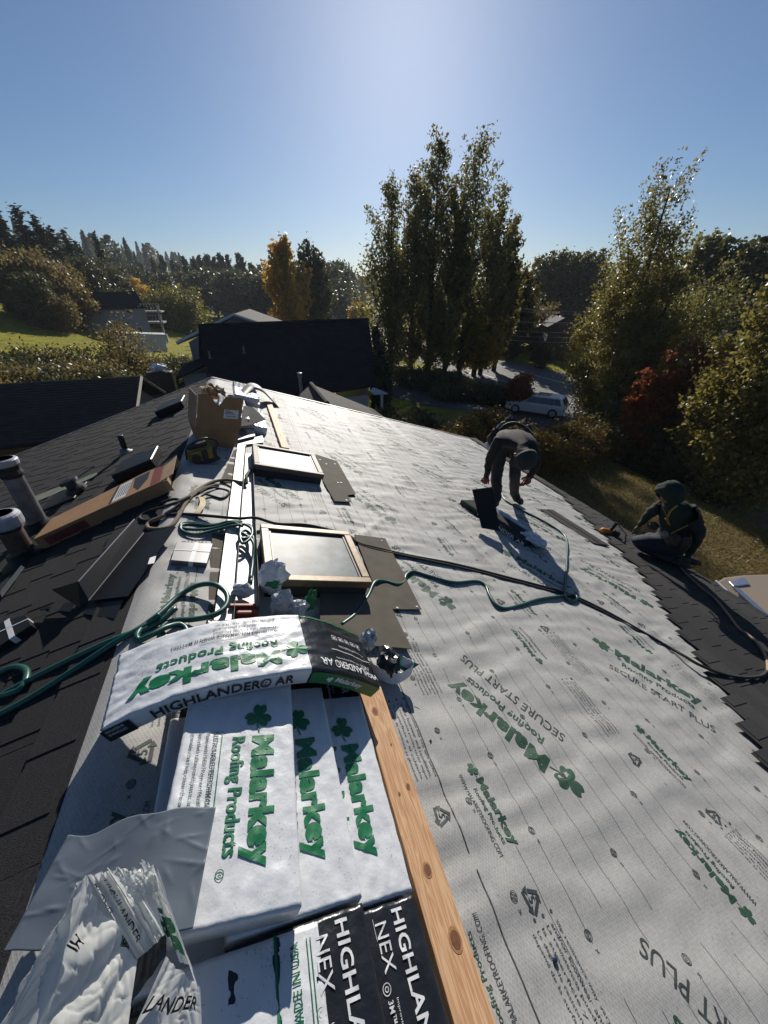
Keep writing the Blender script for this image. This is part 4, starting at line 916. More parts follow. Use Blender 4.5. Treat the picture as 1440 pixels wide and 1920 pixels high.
rope('dark_rope', [(310, 965), (350, 964), (400, 968, .03), (448, 972, .065), (480, 971, .06), (520, 982), (580, 985), (650, 1003), (672, 1018, .01), (700, 1026, .01), (770, 1042), (850, 1057), (950, 1082), (1060, 1112), (1130, 1143), (1200, 1182), (1255, 1214, .005), (1285, 1231, .028), (1310, 1246, .034), (1350, 1262, .034), (1390, 1270, .034), (1425, 1268, .034), (1440, 1258, .034)], .0105, 'blackrope', 'long dark rope stretched across the pale slope past the near skylight', group='dark ropes')
rope('dark_rope', [(672, 1021, .01), (720, 1034, .01), (850, 1061), (950, 1086), (1060, 1116), (1100, 1132), (1160, 1163), (1200, 1186)], .0085, 'blackrope', 'second dark rope strand twisted along the long one', group='dark ropes')
rope('tan_hose', [(1440, 1260, .034), (1438, 1238, .034), (1425, 1212, .034), (1405, 1192, .034), (1385, 1178, .034), (1365, 1152, .034), (1340, 1122, .034), (1310, 1098, .034), (1285, 1075, .034), (1272, 1060, .034)], .0115, 'tanhose', 'tan hose curving over the new shingles at the right edge', 'hose')
rope('tan_rope', [(455, 905, .04), (425, 900, .01), (395, 905), (362, 925), (335, 948), (305, 968), (280, 980), (278, 990), (300, 992), (322, 985), (338, 962), (352, 938), (378, 918), (410, 908)], .0125, 'tanrope', 'thick tan rope coil between carton and aluminium strips', group='tan ropes')
rope('tan_rope', [(290, 958), (300, 945), (325, 936), (338, 940), (330, 956), (300, 970), (275, 976), (262, 970), (280, 958), (320, 946, .03), (356, 930, .02)], .010, 'blackrope', 'thin dark rope tangle beside the thick tan rope coil', group='tan ropes')
rope('tan_rope', [(372, 925, .02), (392, 914, .02), (412, 916), (430, 922), (418, 934), (398, 930), (385, 926, .02)], .008, 'blackrope', 'small dark cord knot left of the aluminium strips', group='tan ropes')
b = MB(); pts = smooth_path([PR(378, 932, .02), PR(380, 945, .035), PR(372, 958, .03), PR(365, 968, .02)], 5); V = []
for p in pts: V += [p - EXs * .018, p + EXs * .018]
b.add(V, [(2 * i, 2 * i + 1, 2 * i + 3, 2 * i + 2) for i in range(len(pts) - 1)]); tag(b.build('yellow_strap', M['yellow'], origin=pts[0], solid=.002), 'yellow and black webbing strap beside the tan rope', 'strap')
b = MB(); b.tube(smooth_path([PR(470, 880, .03), PR(462, 892, .06), PR(463, 905, .05), PR(455, 908, .04)], 5), .013, 6); tag(b.build('clamp', M['soot'], origin=PR(465, 895, 0)), 'dark clamp caught between the aluminium strips', 'clamp')
# blue fastener heads
M['bluecap'] = mat('blue_cap_nail', (.02, .045, .10), .45)
for (x, y, lab) in ((806, 1389, 'blue cap nail head beside the lumber board'), (1247, 1472, 'blue cap nail head near the recycling mark on the right'), (1071, 1273, 'blue cap nail head in the middle of the pale slope'), (1040, 1798, 'dark nail head on the printed paragraph at the bottom')):
    b = MB(); p = PR(x, y, .016); b.lathe(p, NR, [(0, .0075), (.002, .0075), (.0035, .0045), (.0045, .0015)], 12); tag(b.build('cap_nail', M['bluecap'], origin=p), lab, 'nail', 'cap nails in the underlayment')

# ---- far stack of bundles
GS = 'far stack of wrapped bundles'
for (sr, yf, o, ang, sd0, lab) in ((.70, 5.25, .008, 1, 40, 'far white bundle lying beside the far lumber board'), (.70, 6.35, .008, -1, 41, 'farthest white bundle on the ridge by the gable end'), (.46, 5.15, .10, 3, 42, 'far bundle half hidden behind the open carton'), (.36, 5.30, .008, 1, 43, 'bottom far bundle under the half hidden one'), (.62, 6.25, .10, 2, 44, 'white bundle under the draped grey membrane at the gable end')):
    B = straight(sr, yf, o, R(ang), seed=sd0, t=.088); t, w_ = build_bundle('shingle_bundle', lab, B, .36, group=GS)
    g = MB(); put_text(g, 'Malarkey', lambda u, v, B=B: B.top(u, v), w=.33, h=.08, u0=.46, v0=.165, bold=.05, maxlen=.6); g.build('brand_logo', M['green'], w_)
b = MB(); cl = smooth_path([PR(455, 735, .20), PR(470, 722, .25), PR(488, 726, .245), PR(505, 742, .12), PR(522, 760, .02)], 8); V = []
for i, p in enumerate(cl): V += [p + Vector((-.02, .16, .0)), p + Vector((.02, -.16, -.03))]
b.add(V, [(2 * i, 2 * i + 1, 2 * i + 3, 2 * i + 2) for i in range(len(cl) - 1)]); tag(b.build('draped_membrane', M['ridgecap'], origin=cl[0], solid=.01, smooth=True), 'grey curved membrane strip draped over the far bundles', 'membrane')
P = [PR(456, 762, .22), PR(474, 764, .22), PR(498, 787, .17), PR(470, 798, .14), PR(452, 800, .16)]
b = MB(); b.sheet(P, NR, .006); tag(b.build('loose_shingle', M['shingle_new'], origin=P[0]), 'dark loose shingle piece lying on the far bundles', 'shingle', 'loose shingles')
for (p4, lab) in (([(447, 805), (476, 803), (478, 818), (446, 826)], 'upper dark striped shingle slab before the far bundles'), ([(446, 822), (492, 818), (494, 830), (448, 836)], 'lower dark striped shingle slab before the far bundles')):
    P = [PR(*p, .06 if 'upper' in lab else .03) for p in p4]; b = MB()
    for i in range(4): b.sheet([p - NR * (.012 * i) for p in P], NR, .007)
    tag(b.build('shingle_slab', M['greypack'], origin=P[0]), lab, 'shingles', 'shingle slabs by the far skylight')

# ---- opened bundle, held shingle and loose shingle by the bending worker
a, c_, d_ = PR(862, 945, 0), PR(1003, 1036, 0), PR(985, 1040, 0)
ax = (PR(985, 1028, 0) - PR(868, 948, 0)); Lb = ax.length; ax.normalize(); ay = NR.cross(ax); ay = ay if ay.dot(EXs) > 0 else -ay
o0 = PR(862, 947, 0)
t = thing('opened_bundle', o0 + ax * Lb / 2, 'opened dark shingle bundle in torn wrap at the bending worker\'s feet', 'shingle bundle')
b = MB(); b.obox(o0 + NR * .012 + ay * .02, ax * Lb, ay * .28, NR * .055); b.build('shingle_stack', M['shingle'], t, bevel=.004)
b = MB(); b.obox(o0 + NR * .010 - ax * .01, ax * (Lb * .98), ay * .018, NR * .055); sw = b.build('wrapper_side', M['wrap_dark'], t, bevel=.004)
b = MB(); b.tube([o0 + NR * .067, o0 + NR * .067 + ax * Lb * .34], .006, 6); b.build('green_wrap_edge', M['wrapink'], t)
g = MB(); on, un, nn = np.array(o0 - ay * .002 + NR * .018 + ax * .26), np.array(ax), np.array(NR)
put_text(g, 'HIGHLANDER AR', lambda u, v: on + un * u[:, None] + nn * v[:, None], w=.62, h=.038, bold=.02); g.build('side_title', M['whiteprint'], sw)
b = MB(); crumple(b, o0 + ax * (Lb * .98) + ay * .20 + NR * .07, ax * .15, ay * .13, NR * .05, 51, amp=.5); b.build('torn_wrap_end', M['clearwrap'], t)
b = MB(); crumple(b, o0 + ax * (Lb * .5) + ay * .33 + NR * .05, ax * .36, ay * .06, NR * .05, 52, amp=.4); b.build('torn_wrap_side', M['clearwrap'], t)
hb = [PR(897, 968, .09), PR(918, 976, .09)]; dd = math.hypot(hb[0].x - CAM.x, hb[0].y)
H0, H1 = AT(885, 918, dd + .12), AT(922, 913, dd + .16); E0, E1 = PR(903, 990, .075), PR(935, 996, .075)
b = MB()
def held(u, v):
    p0 = H0 * (1 - u) + H1 * u; p1 = hb[0] * (1 - u) + (hb[0] + (H1 - H0)) * u; p2 = E0 * (1 - u) + E1 * u
    return p0 * (1 - v) ** 2 + p1 * 2 * v * (1 - v) + p2 * v * v
b.grid(held, np.linspace(0, 1, 6), np.linspace(0, 1, 14)); tag(b.build('loose_shingle', M['shingle'], origin=H0, solid=.006, smooth=True), 'dark shingle held upright by the bending worker', 'shingle', 'loose shingles')
b = MB(); P = [PR(*p, .018) for p in ((1012, 955), (1036, 957), (1142, 1024), (1112, 1019))]; b.sheet(P, NR, .006)
b.sheet([P[0] * .5 + P[1] * .5 + NR * .007, P[1] + NR * .007, P[2] + NR * .007, P[3] * .5 + P[2] * .5 + NR * .007], NR, .004)
tag(b.build('loose_shingle', M['shingle_new'], origin=P[0]), 'flat loose shingle strip on the pale fabric above the eave', 'shingle', 'loose shingles')
# ---- nail gun by the kneeling worker
c = PR(1140, 1000, .03); t = thing('nail_gun', PR(1145, 1005, .02), 'orange and black pneumatic nail gun beside the kneeling worker', 'power tool')
ax = (PR(1165, 1000, .03) - PR(1120, 990, .03)).normalized(); 
b = MB(); b.tube([c - ax * .13 + NR * .02, c - ax * .10 + NR * .02, c + ax * .06 + NR * .02, c + ax * .10 + NR * .02], [.03, .042, .042, .03], 12); b.build('cylinder', M['orange'], t, smooth=True)
b = MB(); b.tube([c + NR * .04, c + NR * .10 + ax * .02, c + NR * .17 + ax * .03], [.026, .022, .026], 8); b.build('handle', M['toolblack'], t)
b = MB(); b.lathe(c + ax * .05 + NR * .03 + EY * -.03, EY * -1, [(0, .05), (.05, .05), (.055, .03)], 14); b.build('coil_magazine', M['toolblack'], t)
b = MB(); b.tube([c + ax * .09 + NR * .02, c + ax * .17 - NR * .01], [.018, .012], 8); b.build('nose', M['galv'], t)
b = MB(); b.tube(smooth_path([c + NR * .17 + ax * .03, c + NR * .12 + ax * .12, PR(1175, 1003, .04), PR(1185, 1010, .03)], 5), .006, 6); b.build('hose_whip', M['toolblack'], t)
# ================================================================ people
def skin_body(name, joints, edges, root, mats, assign, parent, sub=2):
    """one continuous body: joints {name:(point, radius or (rx, ry))}; assign(face centre in world) -> material index"""
    names = list(joints); idx = {n_: i for i, n_ in enumerate(names)}
    me = bpy.data.meshes.new(name); org = ORG[parent.name]
    me.from_pydata([tuple(Vector(joints[n_][0]) - org) for n_ in names], [(idx[a], idx[b_]) for a, b_ in edges], [])
    ob = bpy.data.objects.new(name, me); col.objects.link(ob); ob.parent = parent; ORG[ob.name] = org
    md = ob.modifiers.new('skin', 'SKIN'); md.use_smooth_shade = True; md.branch_smoothing = .25
    for n_ in names:
        r_ = joints[n_][1]; sv = me.skin_vertices[0].data[idx[n_]]; sv.radius = r_ if isinstance(r_, tuple) else (r_, r_); sv.use_root = (n_ == root)
    ms = ob.modifiers.new('sub', 'SUBSURF'); ms.levels = sub; ms.render_levels = sub
    dg = bpy.context.evaluated_depsgraph_get(); me2 = bpy.data.meshes.new_from_object(ob.evaluated_get(dg)); me2.name = name
    ob.modifiers.clear(); ob.data = me2; bpy.data.meshes.remove(me)
    for m in mats: me2.materials.append(m)
    # cloth folds
    co = np.zeros(len(me2.vertices) * 3); me2.vertices.foreach_get('co', co); co = co.reshape(-1, 3)
    no = np.zeros(len(me2.vertices) * 3); me2.vertices.foreach_get('normal', no); no = no.reshape(-1, 3)
    k = noise2(co[:, 0] * 14 + co[:, 2] * 9, co[:, 2] * 17 + co[:, 1] * 12, 6) * .016 + noise2(co[:, 0] * 30, co[:, 2] * 34 + co[:, 1] * 20, 7) * .006
    me2.vertices.foreach_set('co', (co + no * k[:, None]).ravel())
    me2.polygons.foreach_set('material_index', [assign(Vector(p.center) + org) for p in me2.polygons])
    me2.polygons.foreach_set('use_smooth', [True] * len(me2.polygons)); me2.update(); return ob
def nearest(groups):
    """groups: list of (index, [(a,b) segments]) -> assign function by nearest segment"""
    def dist(p, a, b_):
        d = b_ - a; t_ = max(0, min(1, (p - a).dot(d) / max(d.length_squared, 1e-9))); return (p - a - d * t_).length
    def f(p): return min((dist(p, a, b_) - off, i) for i, off, segs in groups for a, b_ in segs)[1]
    return f
M['jacket'] = mat('dark_brown_jacket', (.017, .0135, .013), .85, var=.25, scale=18, bump=.5, bscale=40)
M['pants'] = mat('grey_work_pants', (.036, .034, .030), .85, var=.3, scale=14, bump=.5, bscale=40)
M['boots'] = mat('brown_boots', (.045, .030, .020), .7, var=.3)
M['redglove'] = mat('red_gloves', (.22, .022, .022), .7, var=.2)
M['skin'] = mat('skin', (.22, .115, .075), .55)
M['cap'] = mat('black_cap', (.016, .016, .018), .8)
M['leather'] = mat('tool_belt_leather', (.038, .026, .018), .7, var=.3)
M['hoodie'] = mat('dark_green_hoodie', (.009, .020, .015), .9, var=.2, scale=14, bump=.5, bscale=40)
M['jeans'] = mat('dark_blue_jeans', (.011, .016, .034), .85, var=.25, scale=18, bump=.4, bscale=40)
M['harness'] = mat('yellow_harness', (.30, .19, .02), .7)
def fingers(J, E, hand, fwd, across, down, pre, r_=.0095, curl=.5, sc=1.0):
    """five fingers from a palm joint"""
    for k in range(4):
        b0 = hand + across * ((k - 1.5) * .021 * sc) + fwd * .035 * sc; L = (.034, .04, .038, .03)[k] * sc
        p1 = b0 + fwd * L; p2 = p1 + (fwd * (1 - curl) + down * curl).normalized() * L * .85; p3 = p2 + (fwd * (1 - curl * 1.6) + down * curl * 1.4).normalized() * L * .6
        for i, p in enumerate((b0, p1, p2, p3)): J['%sf%d%d' % (pre, k, i)] = (p, r_ * (1.05 - .12 * i))
        E += [(pre, '%sf%d0' % (pre, k))] + [('%sf%d%d' % (pre, k, i), '%sf%d%d' % (pre, k, i + 1)) for i in range(3)]
    t0 = hand - across * .03 * sc; t1 = t0 - across * .022 * sc + fwd * .02 * sc; t2 = t1 + fwd * .03 * sc + down * .01
    for i, p in enumerate((t0, t1, t2)): J['%st%d' % (pre, i)] = (p, r_ * (1.1 - .1 * i))
    E += [(pre, pre + 't0'), (pre + 't0', pre + 't1'), (pre + 't1', pre + 't2')]
# ---- worker bending over the opened bundle
def worker_bending():
    fa, fb = PR(928, 952, .005), PR(962, 940, .005)
    dm = math.hypot((fa.x + fb.x) / 2 - CAM.x, (fa.y + fb.y) / 2 - CAM.y)
    t = thing('person', (fa + fb) / 2, 'worker in dark jacket, grey trousers and red gloves bending over the opened bundle', 'person')
    away = Vector(((fa.x + fb.x) / 2 - CAM.x, (fa.y + fb.y) / 2 - CAM.y, 0)).normalized(); rt_ = Vector((away.y, -away.x, 0))
    ankA, ankB = fa + Z * .09, fb + Z * .09
    hipC = (fa + fb) / 2; hipC = Vector((hipC.x, hipC.y, 0)) + away * .17; 
    dh = math.hypot(hipC.x - CAM.x, hipC.y - CAM.y)
    pel = AT(957, 822, dh); 
    hipA, hipB = AT(939, 838, dh - .02), AT(972, 838, dh)
    kneA, kneB = AT(931, 892, dm - .02), AT(965, 890, dm + .02)
    waist = AT(960, 812, dh - .14); chest = AT(966, 820, dh - .36); neck = AT(975, 838, dh - .52)
    head = AT(982, 856, dh - .62); crown = AT(986, 868, dh - .66)
    shA, shB = AT(935, 828, dh - .44), AT(1000, 836, dh - .44)
    elA, elB = AT(917, 862, dh - .44), AT(1007, 872, dh - .48)
    haA, haB = AT(912, 897, dh - .42), AT(992, 895, dh - .52)
    J = {'pel': (pel, (.15, .13)), 'waist': (waist, (.16, .12)), 'chest': (chest, (.19, .13)), 'neck': (neck, .062), 'head': (head, .098), 'crown': (crown, .085),
         'hipA': (hipA, .095), 'kneA': (kneA, .072), 'calA': (kneA * .5 + ankA * .5 + away * .02, .068), 'ankA': (ankA, .058), 'hipB': (hipB, .095), 'kneB': (kneB, .072), 'calB': (kneB * .5 + ankB * .5 + away * .02, .068), 'ankB': (ankB, .058),
         'shA': (shA, .072), 'elA': (elA, .052), 'wrA': (haA * .85 + elA * .15, .036), 'haA': (haA, (.040, .022)), 'shB': (shB, .072), 'elB': (elB, .052), 'wrB': (haB * .85 + elB * .15, .036), 'haB': (haB, (.040, .022))}
    toeA, toeB = ankA - away * .13 + rt_ * -.03, ankB - away * .10 + rt_ * .12
    toeA, toeB = Vector(toeA), Vector(toeB)
    for p in (toeA, toeB): p.z = -p.x * TT + .045
    J['toeA'] = (toeA, (.048, .040)); J['toeB'] = (toeB, (.048, .040))
    E = [('pel', 'waist'), ('waist', 'chest'), ('chest', 'neck'), ('neck', 'head'), ('head', 'crown'), ('pel', 'hipA'), ('hipA', 'kneA'), ('kneA', 'calA'), ('calA', 'ankA'), ('ankA', 'toeA'), ('pel', 'hipB'), ('hipB', 'kneB'), ('kneB', 'calB'), ('calB', 'ankB'), ('ankB', 'toeB'),
         ('chest', 'shA'), ('shA', 'elA'), ('elA', 'wrA'), ('wrA', 'haA'), ('chest', 'shB'), ('shB', 'elB'), ('elB', 'wrB'), ('wrB', 'haB')]
    fingers(J, E, haA, (haA - elA).normalized(), rt_, away, 'haA', curl=.7); fingers(J, E, haB, (haB - elB).normalized(), rt_, -rt_ * .5 + away * .5, 'haB', curl=.35)
    g = nearest([(0, .02, [(waist, chest), (chest, shA), (chest, shB), (shA, elA), (elA, haA * .75 + elA * .25), (shB, elB), (elB, haB * .75 + elB * .25), (chest, neck)]),
                 (1, 0, [(pel, hipA), (pel, hipB), (hipA, kneA), (hipB, kneB), (kneA, ankA + Z * .05), (kneB, ankB + Z * .05)]), (2, .02, [(ankA - Z * .03, toeA), (ankB - Z * .03, toeB)]),
                 (3, 0, [(haA * .9 + elA * .1, haA + (haA - elA).normalized() * .15), (haB * .9 + elB * .1, haB + (haB - elB).normalized() * .15)]), (4, 0, [(head, crown)])])
    bd = skin_body('body', J, E, 'pel', [M['jacket'], M['pants'], M['boots'], M['redglove'], M['skin']], g, t)
    # face and cap
    up_ = (head - neck).normalized(); fwd_ = (-away * .35 - Z).normalized(); fwd_ = (fwd_ - up_ * fwd_.dot(up_)).normalized(); sd_ = up_.cross(fwd_)
    b = MB(); crumple(b, head + up_ * .015 + fwd_ * .095, sd_ * .017, fwd_ * .024, up_ * .03, 61, 10, 8, .05); b.build('nose', M['skin'], bd, smooth=True)
    for k in (-1, 1): b = MB(); crumple(b, head + sd_ * .10 * k, sd_ * .015, fwd_ * .02, up_ * .034, 62, 10, 8, .05); b.build('ear', M['skin'], bd, smooth=True)
    b = MB(); hc = head + up_ * .035 - fwd_ * .012
    V = []; n_ = 20
    for i in range(8):
        th = (math.pi / 2) * i / 7 * 1.12
        for k in range(n_): ph = 2 * math.pi * k / n_; V.append(hc + up_ * (.122 * math.cos(th)) + (sd_ * math.cos(ph) + fwd_ * math.sin(ph) * 1.08) * .116 * math.sin(th))
    b.add(V, [(i * n_ + k, i * n_ + (k + 1) % n_, (i + 1) * n_ + (k + 1) % n_, (i + 1) * n_ + k) for i in range(7) for k in range(n_)])
    cp = b.build('cap', M['cap'], t, smooth=True, solid=.004)
    b = MB(); b.grid(lambda u, v: hc + (sd_ * math.cos(u) + fwd_ * math.sin(u)) * (.112 + v * .075 * math.sin(u)) - up_ * (.012 + .015 * v), np.linspace(.35, math.pi - .35, 14), np.linspace(0, 1, 4)); b.build('visor', M['cap'], cp, solid=.004)
    # tool belt round the waist, pouches at his right hip
    b = MB(); ax = (waist - pel).normalized(); c = pel * .4 + waist * .6; u_ = ax.cross(away).normalized(); v_ = ax.cross(u_)
    V = []
    for k in range(24):
        a = 2 * math.pi * k / 24
        for w_ in (-.035, .035): V.append(c + ax * w_ + u_ * math.cos(a) * .186 + v_ * math.sin(a) * .150)
    b.add(V, [(2 * k, 2 * ((k + 1) % 24), 2 * ((k + 1) % 24) + 1, 2 * k + 1) for k in range(24)]); bt = b.build('tool_belt', M['leather'], t, solid=.008)
    for (px, py, dd, sz, m) in ((921, 824, dh - .05, (.10, .12, .17), 'leather'), (946, 796, dh - .02, (.12, .08, .09), 'leather'), (978, 796, dh - .02, (.10, .08, .08), 'leather'), (958, 790, dh + .02, (.16, .10, .12), 'soot'), (930, 812, dh - .02, (.13, .12, .15), 'soot'), (990, 806, dh - .06, (.10, .09, .14), 'leather'), (913, 836, dh - .08, (.06, .05, .09), 'wrap'), (934, 803, dh - .02, (.05, .05, .10), 'clearwrap')):
        b = MB(); crumple(b, AT(px, py, dd), rt_ * sz[0] / 2, away * sz[1] / 2, Z * sz[2] / 2, int(px) % 50, 14, 10, .2); b.build('pouch', M[m], t)
    b = MB(); b.tube(smooth_path([AT(925, 832, dh - .1), AT(940, 802, dh - .1), AT(962, 792, dh - .08), AT(985, 800, dh - .1), AT(1004, 820, dh - .25)], 5), .012, 6); b.build('belt_strap', M['leather'], t)
worker_bending()
# ---- worker kneeling at the eave
def worker_kneeling():
    knee = PR(1186, 1030, .02); dk = math.hypot(knee.x - CAM.x, knee.y - CAM.y)
    t = thing('person', PR(1215, 1040, .02), 'worker in dark green hooded jacket and jeans kneeling at the eave', 'person')
    away = Vector((knee.x - CAM.x, knee.y - CAM.y, 0)).normalized(); rt_ = Vector((away.y, -away.x, 0))
    d0 = dk + .12
    pel = AT(1262, 1022, d0 + .05); waist = AT(1262, 1000, d0); chest = AT(1264, 968, d0 - .08); neck = AT(1258, 945, d0 - .16)
    head = AT(1255, 932, d0 - .24); crown = AT(1260, 919, d0 - .22)
    hipA, hipB = AT(1245, 1024, d0 - .08), AT(1272, 1030, d0 + .08)
    kneA = AT(1186, 1012, dk - .06); kneB = AT(1206, 1006, dk + .22)
    ftA = AT(1262, 1052, d0 - .02); ftB = AT(1280, 1046, d0 + .16)
    shA, shB = AT(1236, 948, d0 - .04), AT(1298, 954, d0 - .10)
    elA = AT(1216, 966, d0 - .10); haA = AT(1199, 983, d0 - .16)
    elB = AT(1312, 1004, d0 - .10); haB = AT(1288, 1046, d0 - .16)
    J = {'pel': (pel, (.16, .14)), 'waist': (waist, (.165, .135)), 'chest': (chest, (.19, .15)), 'neck': (neck, .07), 'head': (head, .092), 'crown': (crown, .085),
         'hipA': (hipA, .125), 'kneA': (kneA, .098), 'ftA': (ftA, .055), 'hipB': (hipB, .12), 'kneB': (kneB, .095), 'ftB': (ftB, .055),
         'shA': (shA, .085), 'elA': (elA, .058), 'haA': (haA, (.042, .026)), 'shB': (shB, .085), 'elB': (elB, .062), 'haB': (haB, (.042, .026))}
    E = [('pel', 'waist'), ('waist', 'chest'), ('chest', 'neck'), ('neck', 'head'), ('head', 'crown'), ('pel', 'hipA'), ('hipA', 'kneA'), ('kneA', 'ftA'), ('pel', 'hipB'), ('hipB', 'kneB'), ('kneB', 'ftB'), ('chest', 'shA'), ('shA', 'elA'), ('elA', 'haA'), ('chest', 'shB'), ('shB', 'elB'), ('elB', 'haB')]
    fingers(J, E, haA, (haA - elA).normalized(), away, -Z, 'haA', curl=.6); fingers(J, E, haB, (haB - elB).normalized(), rt_, -away, 'haB', curl=.6)
    g = nearest([(0, .03, [(waist, chest), (chest, neck), (chest, shA), (chest, shB), (shA, elA), (elA, haA * .8 + elA * .2), (shB, elB), (elB, haB * .8 + elB * .2)]), (1, 0, [(pel, hipA), (pel, hipB), (hipA, kneA), (hipB, kneB), (kneA, ftA), (kneB, ftB)]),
                 (2, 0, [(haA, haA + (haA - elA).normalized() * .16), (haB, haB + (haB - elB).normalized() * .16)]), (3, 0, [(head, crown)])])
    M['darkglove'] = mat('olive_gloves', (.05, .06, .04), .8)
    bd = skin_body('body', J, E, 'pel', [M['hoodie'], M['jeans'], M['darkglove'], M['skin']], g, t)
    # hood: a shell round the head, open at the face
    fw_ = (-rt_ * .62 - away * .50 - Z * .75).normalized(); up_ = (Z - fw_ * fw_.z).normalized(); sd_ = up_.cross(fw_); hc = head + up_ * .045 - fw_ * .02
    V = []; nu, nv = 22, 14
    for i in range(nv):
        th = math.pi * (.97 - .70 * i / (nv - 1))          # back of head to face rim
        for k in range(nu):
            ph = 2 * math.pi * k / nu; r_ = .128 + .030 * n2(math.cos(ph) * 2.2 + 4, i * .45 + math.sin(ph) * 2.2, 5) + .018 * max(0, math.sin(ph)) * (i / nv)
            V.append(hc + fw_ * (math.cos(th) * r_ * 1.05) + (sd_ * math.cos(ph) * .95 + up_ * math.sin(ph) * 1.02) * math.sin(th) * r_ - up_ * (.02 if math.sin(ph) < -.5 else 0))
    b = MB(); b.add(V, [(i * nu + k, i * nu + (k + 1) % nu, (i + 1) * nu + (k + 1) % nu, (i + 1) * nu + k) for i in range(nv - 1) for k in range(nu)] + [tuple(range(nu))]); b.build('hood', M['hoodie'], t, smooth=True, solid=.008)
    b = MB(); crumple(b, head + fw_ * .105, sd_ * .018, fw_ * .024, up_ * .028, 71, 10, 8, .05); b.build('nose', M['skin'], bd, smooth=True)
    # harness straps
    for pts in ([(1243, 952), (1250, 968), (1256, 985), (1247, 972)], [(1249, 975), (1258, 958), (1270, 948)], [(1258, 1000), (1275, 992), (1290, 985)]):
        P = [AT(x, y, d0 - .34) for x, y in pts]; b = MB(); b.tube(smooth_path(P, 5), .010, 6, flat=.4); b.build('harness_strap', M['harness'], t)
    for (px, py, dd, sz, m) in ((1262, 1012, d0 - .24, (.16, .12, .18), 'leather'), (1246, 1002, d0 - .28, (.08, .05, .10), 'galv'), (1224, 986, d0 - .22, (.12, .08, .10), 'soot'), (1284, 1020, d0 - .22, (.12, .10, .2), 'leather')):
        b = MB(); crumple(b, AT(px, py, dd), rt_ * sz[0] / 2, away * sz[1] / 2, Z * sz[2] / 2, int(px) % 50, 14, 10, .2); b.build('pouch', M[m], t)
    for p, n_ in ((ftA, 1), (ftB, 2)):
        b = MB(); crumple(b, p + rt_ * .05, rt_ * .14, away * .05, Z * .05, 80 + n_, 14, 10, .1); b.build('boot', M['boots'], t, smooth=True)
worker_kneeling()
# ================================================================ terrain, streets, neighbours, vegetation
def ss(a, b_, x): t_ = np.clip((np.asarray(x, float) - a) / (b_ - a), 0, 1); return t_ * t_ * (3 - 2 * t_)
def G(x, y):
    x = np.asarray(x, float); y = np.asarray(y, float); d = np.hypot(x, y)
    drop = np.maximum(ss(12.5, 20, x), ss(13, 30, y) * ss(-30, -5, x + 0 * y) * .9 + ss(13, 30, y) * .1)
    z = -4.5 - 2.5 * drop
    z = z + .17 * np.maximum(0, -x - 8) * ss(18, 42, y) * (1 - .6 * ss(60, 200, -x)) + 7.0 * ss(60, 110, y) * ss(15, 60, -x)
    z = z + 16 * ss(260, 700, d) + np.where((x > 22) & (x < 40) & (d < 250), 0, .25 * noise2(x * .12, y * .12, 3))
    return z
def g1(x, y): return float(G(np.array([x]), np.array([y]))[0])
def ground_mat():
    m = mat('ground_grass', (.06, .075, .02), .95, spec=.1); t = m.node_tree; b = t.nodes['Principled BSDF']
    tc = t.nodes.new('ShaderNodeTexCoord')
    def nz(sc, dt=5):
        n = t.nodes.new('ShaderNodeTexNoise'); n.inputs['Scale'].default_value = sc; n.inputs['Detail'].default_value = dt; t.links.new(tc.outputs['Object'], n.inputs[0]); return n.outputs[0]
    def rng_(s_, a, c): r = t.nodes.new('ShaderNodeMapRange'); r.inputs[1].default_value = a; r.inputs[2].default_value = c; t.links.new(s_, r.inputs[0]); return r.outputs[0]
    def mix(f_, a, c):
        k = t.nodes.new('ShaderNodeMix'); k.data_type = 'RGBA'
        (t.links.new(f_, k.inputs[0]))
        for i, v in ((6, a), (7, c)):
            if isinstance(v, tuple): k.inputs[i].default_value = v
            else: t.links.new(v, k.inputs[i])
        return k.outputs[2]
    green = mix(rng_(nz(1.4), .35, .65), (.15, .15, .012, 1), (.28, .25, .022, 1)); dry = mix(rng_(nz(9), .35, .65), (.16, .12, .05, 1), (.085, .065, .028, 1))
    sep = t.nodes.new('ShaderNodeSeparateXYZ'); t.links.new(tc.outputs['Object'], sep.inputs[0])
    dm = t.nodes.new('ShaderNodeMath'); dm.operation = 'ADD'; t.links.new(sep.outputs[1], dm.inputs[0]); nn = t.nodes.new('ShaderNodeMath'); nn.operation = 'MULTIPLY'; nn.inputs[1].default_value = 12; t.links.new(nz(.25), nn.inputs[0]); t.links.new(nn.outputs[0], dm.inputs[1])
    c = mix(rng_(dm.outputs[0], 22, 34), dry, green)
    fine = t.nodes.new('ShaderNodeVectorMath'); fine.operation = 'SCALE'; t.links.new(c, fine.inputs[0]); r = t.nodes.new('ShaderNodeMapRange'); r.inputs[1].default_value = .3; r.inputs[2].default_value = .7; r.inputs[3].default_value = .6; r.inputs[4].default_value = 1.35; t.links.new(nz(22), r.inputs[0]); t.links.new(r.outputs[0], fine.inputs['Scale']); t.links.new(fine.outputs[0], b.inputs['Base Color'])
    bp = t.nodes.new('ShaderNodeBump'); bp.inputs['Strength'].default_value = .8; bp.inputs['Distance'].default_value = .08; t.links.new(nz(16), bp.inputs['Height']); t.links.new(bp.outputs[0], b.inputs['Normal']); return m
rad = np.concatenate([[.5], np.geomspace(3, 1600, 120)]); na = 220; A_g = np.linspace(0, 2 * np.pi, na, endpoint=False)
Rg, Ag = np.meshgrid(rad, A_g, indexing='ij'); X, Y = Rg * np.sin(Ag), Rg * np.cos(Ag) + 3; Zg = G(X, Y)
b = MB(); b.v = np.stack([X, Y, Zg], -1).reshape(-1, 3).tolist(); nr_ = len(rad)
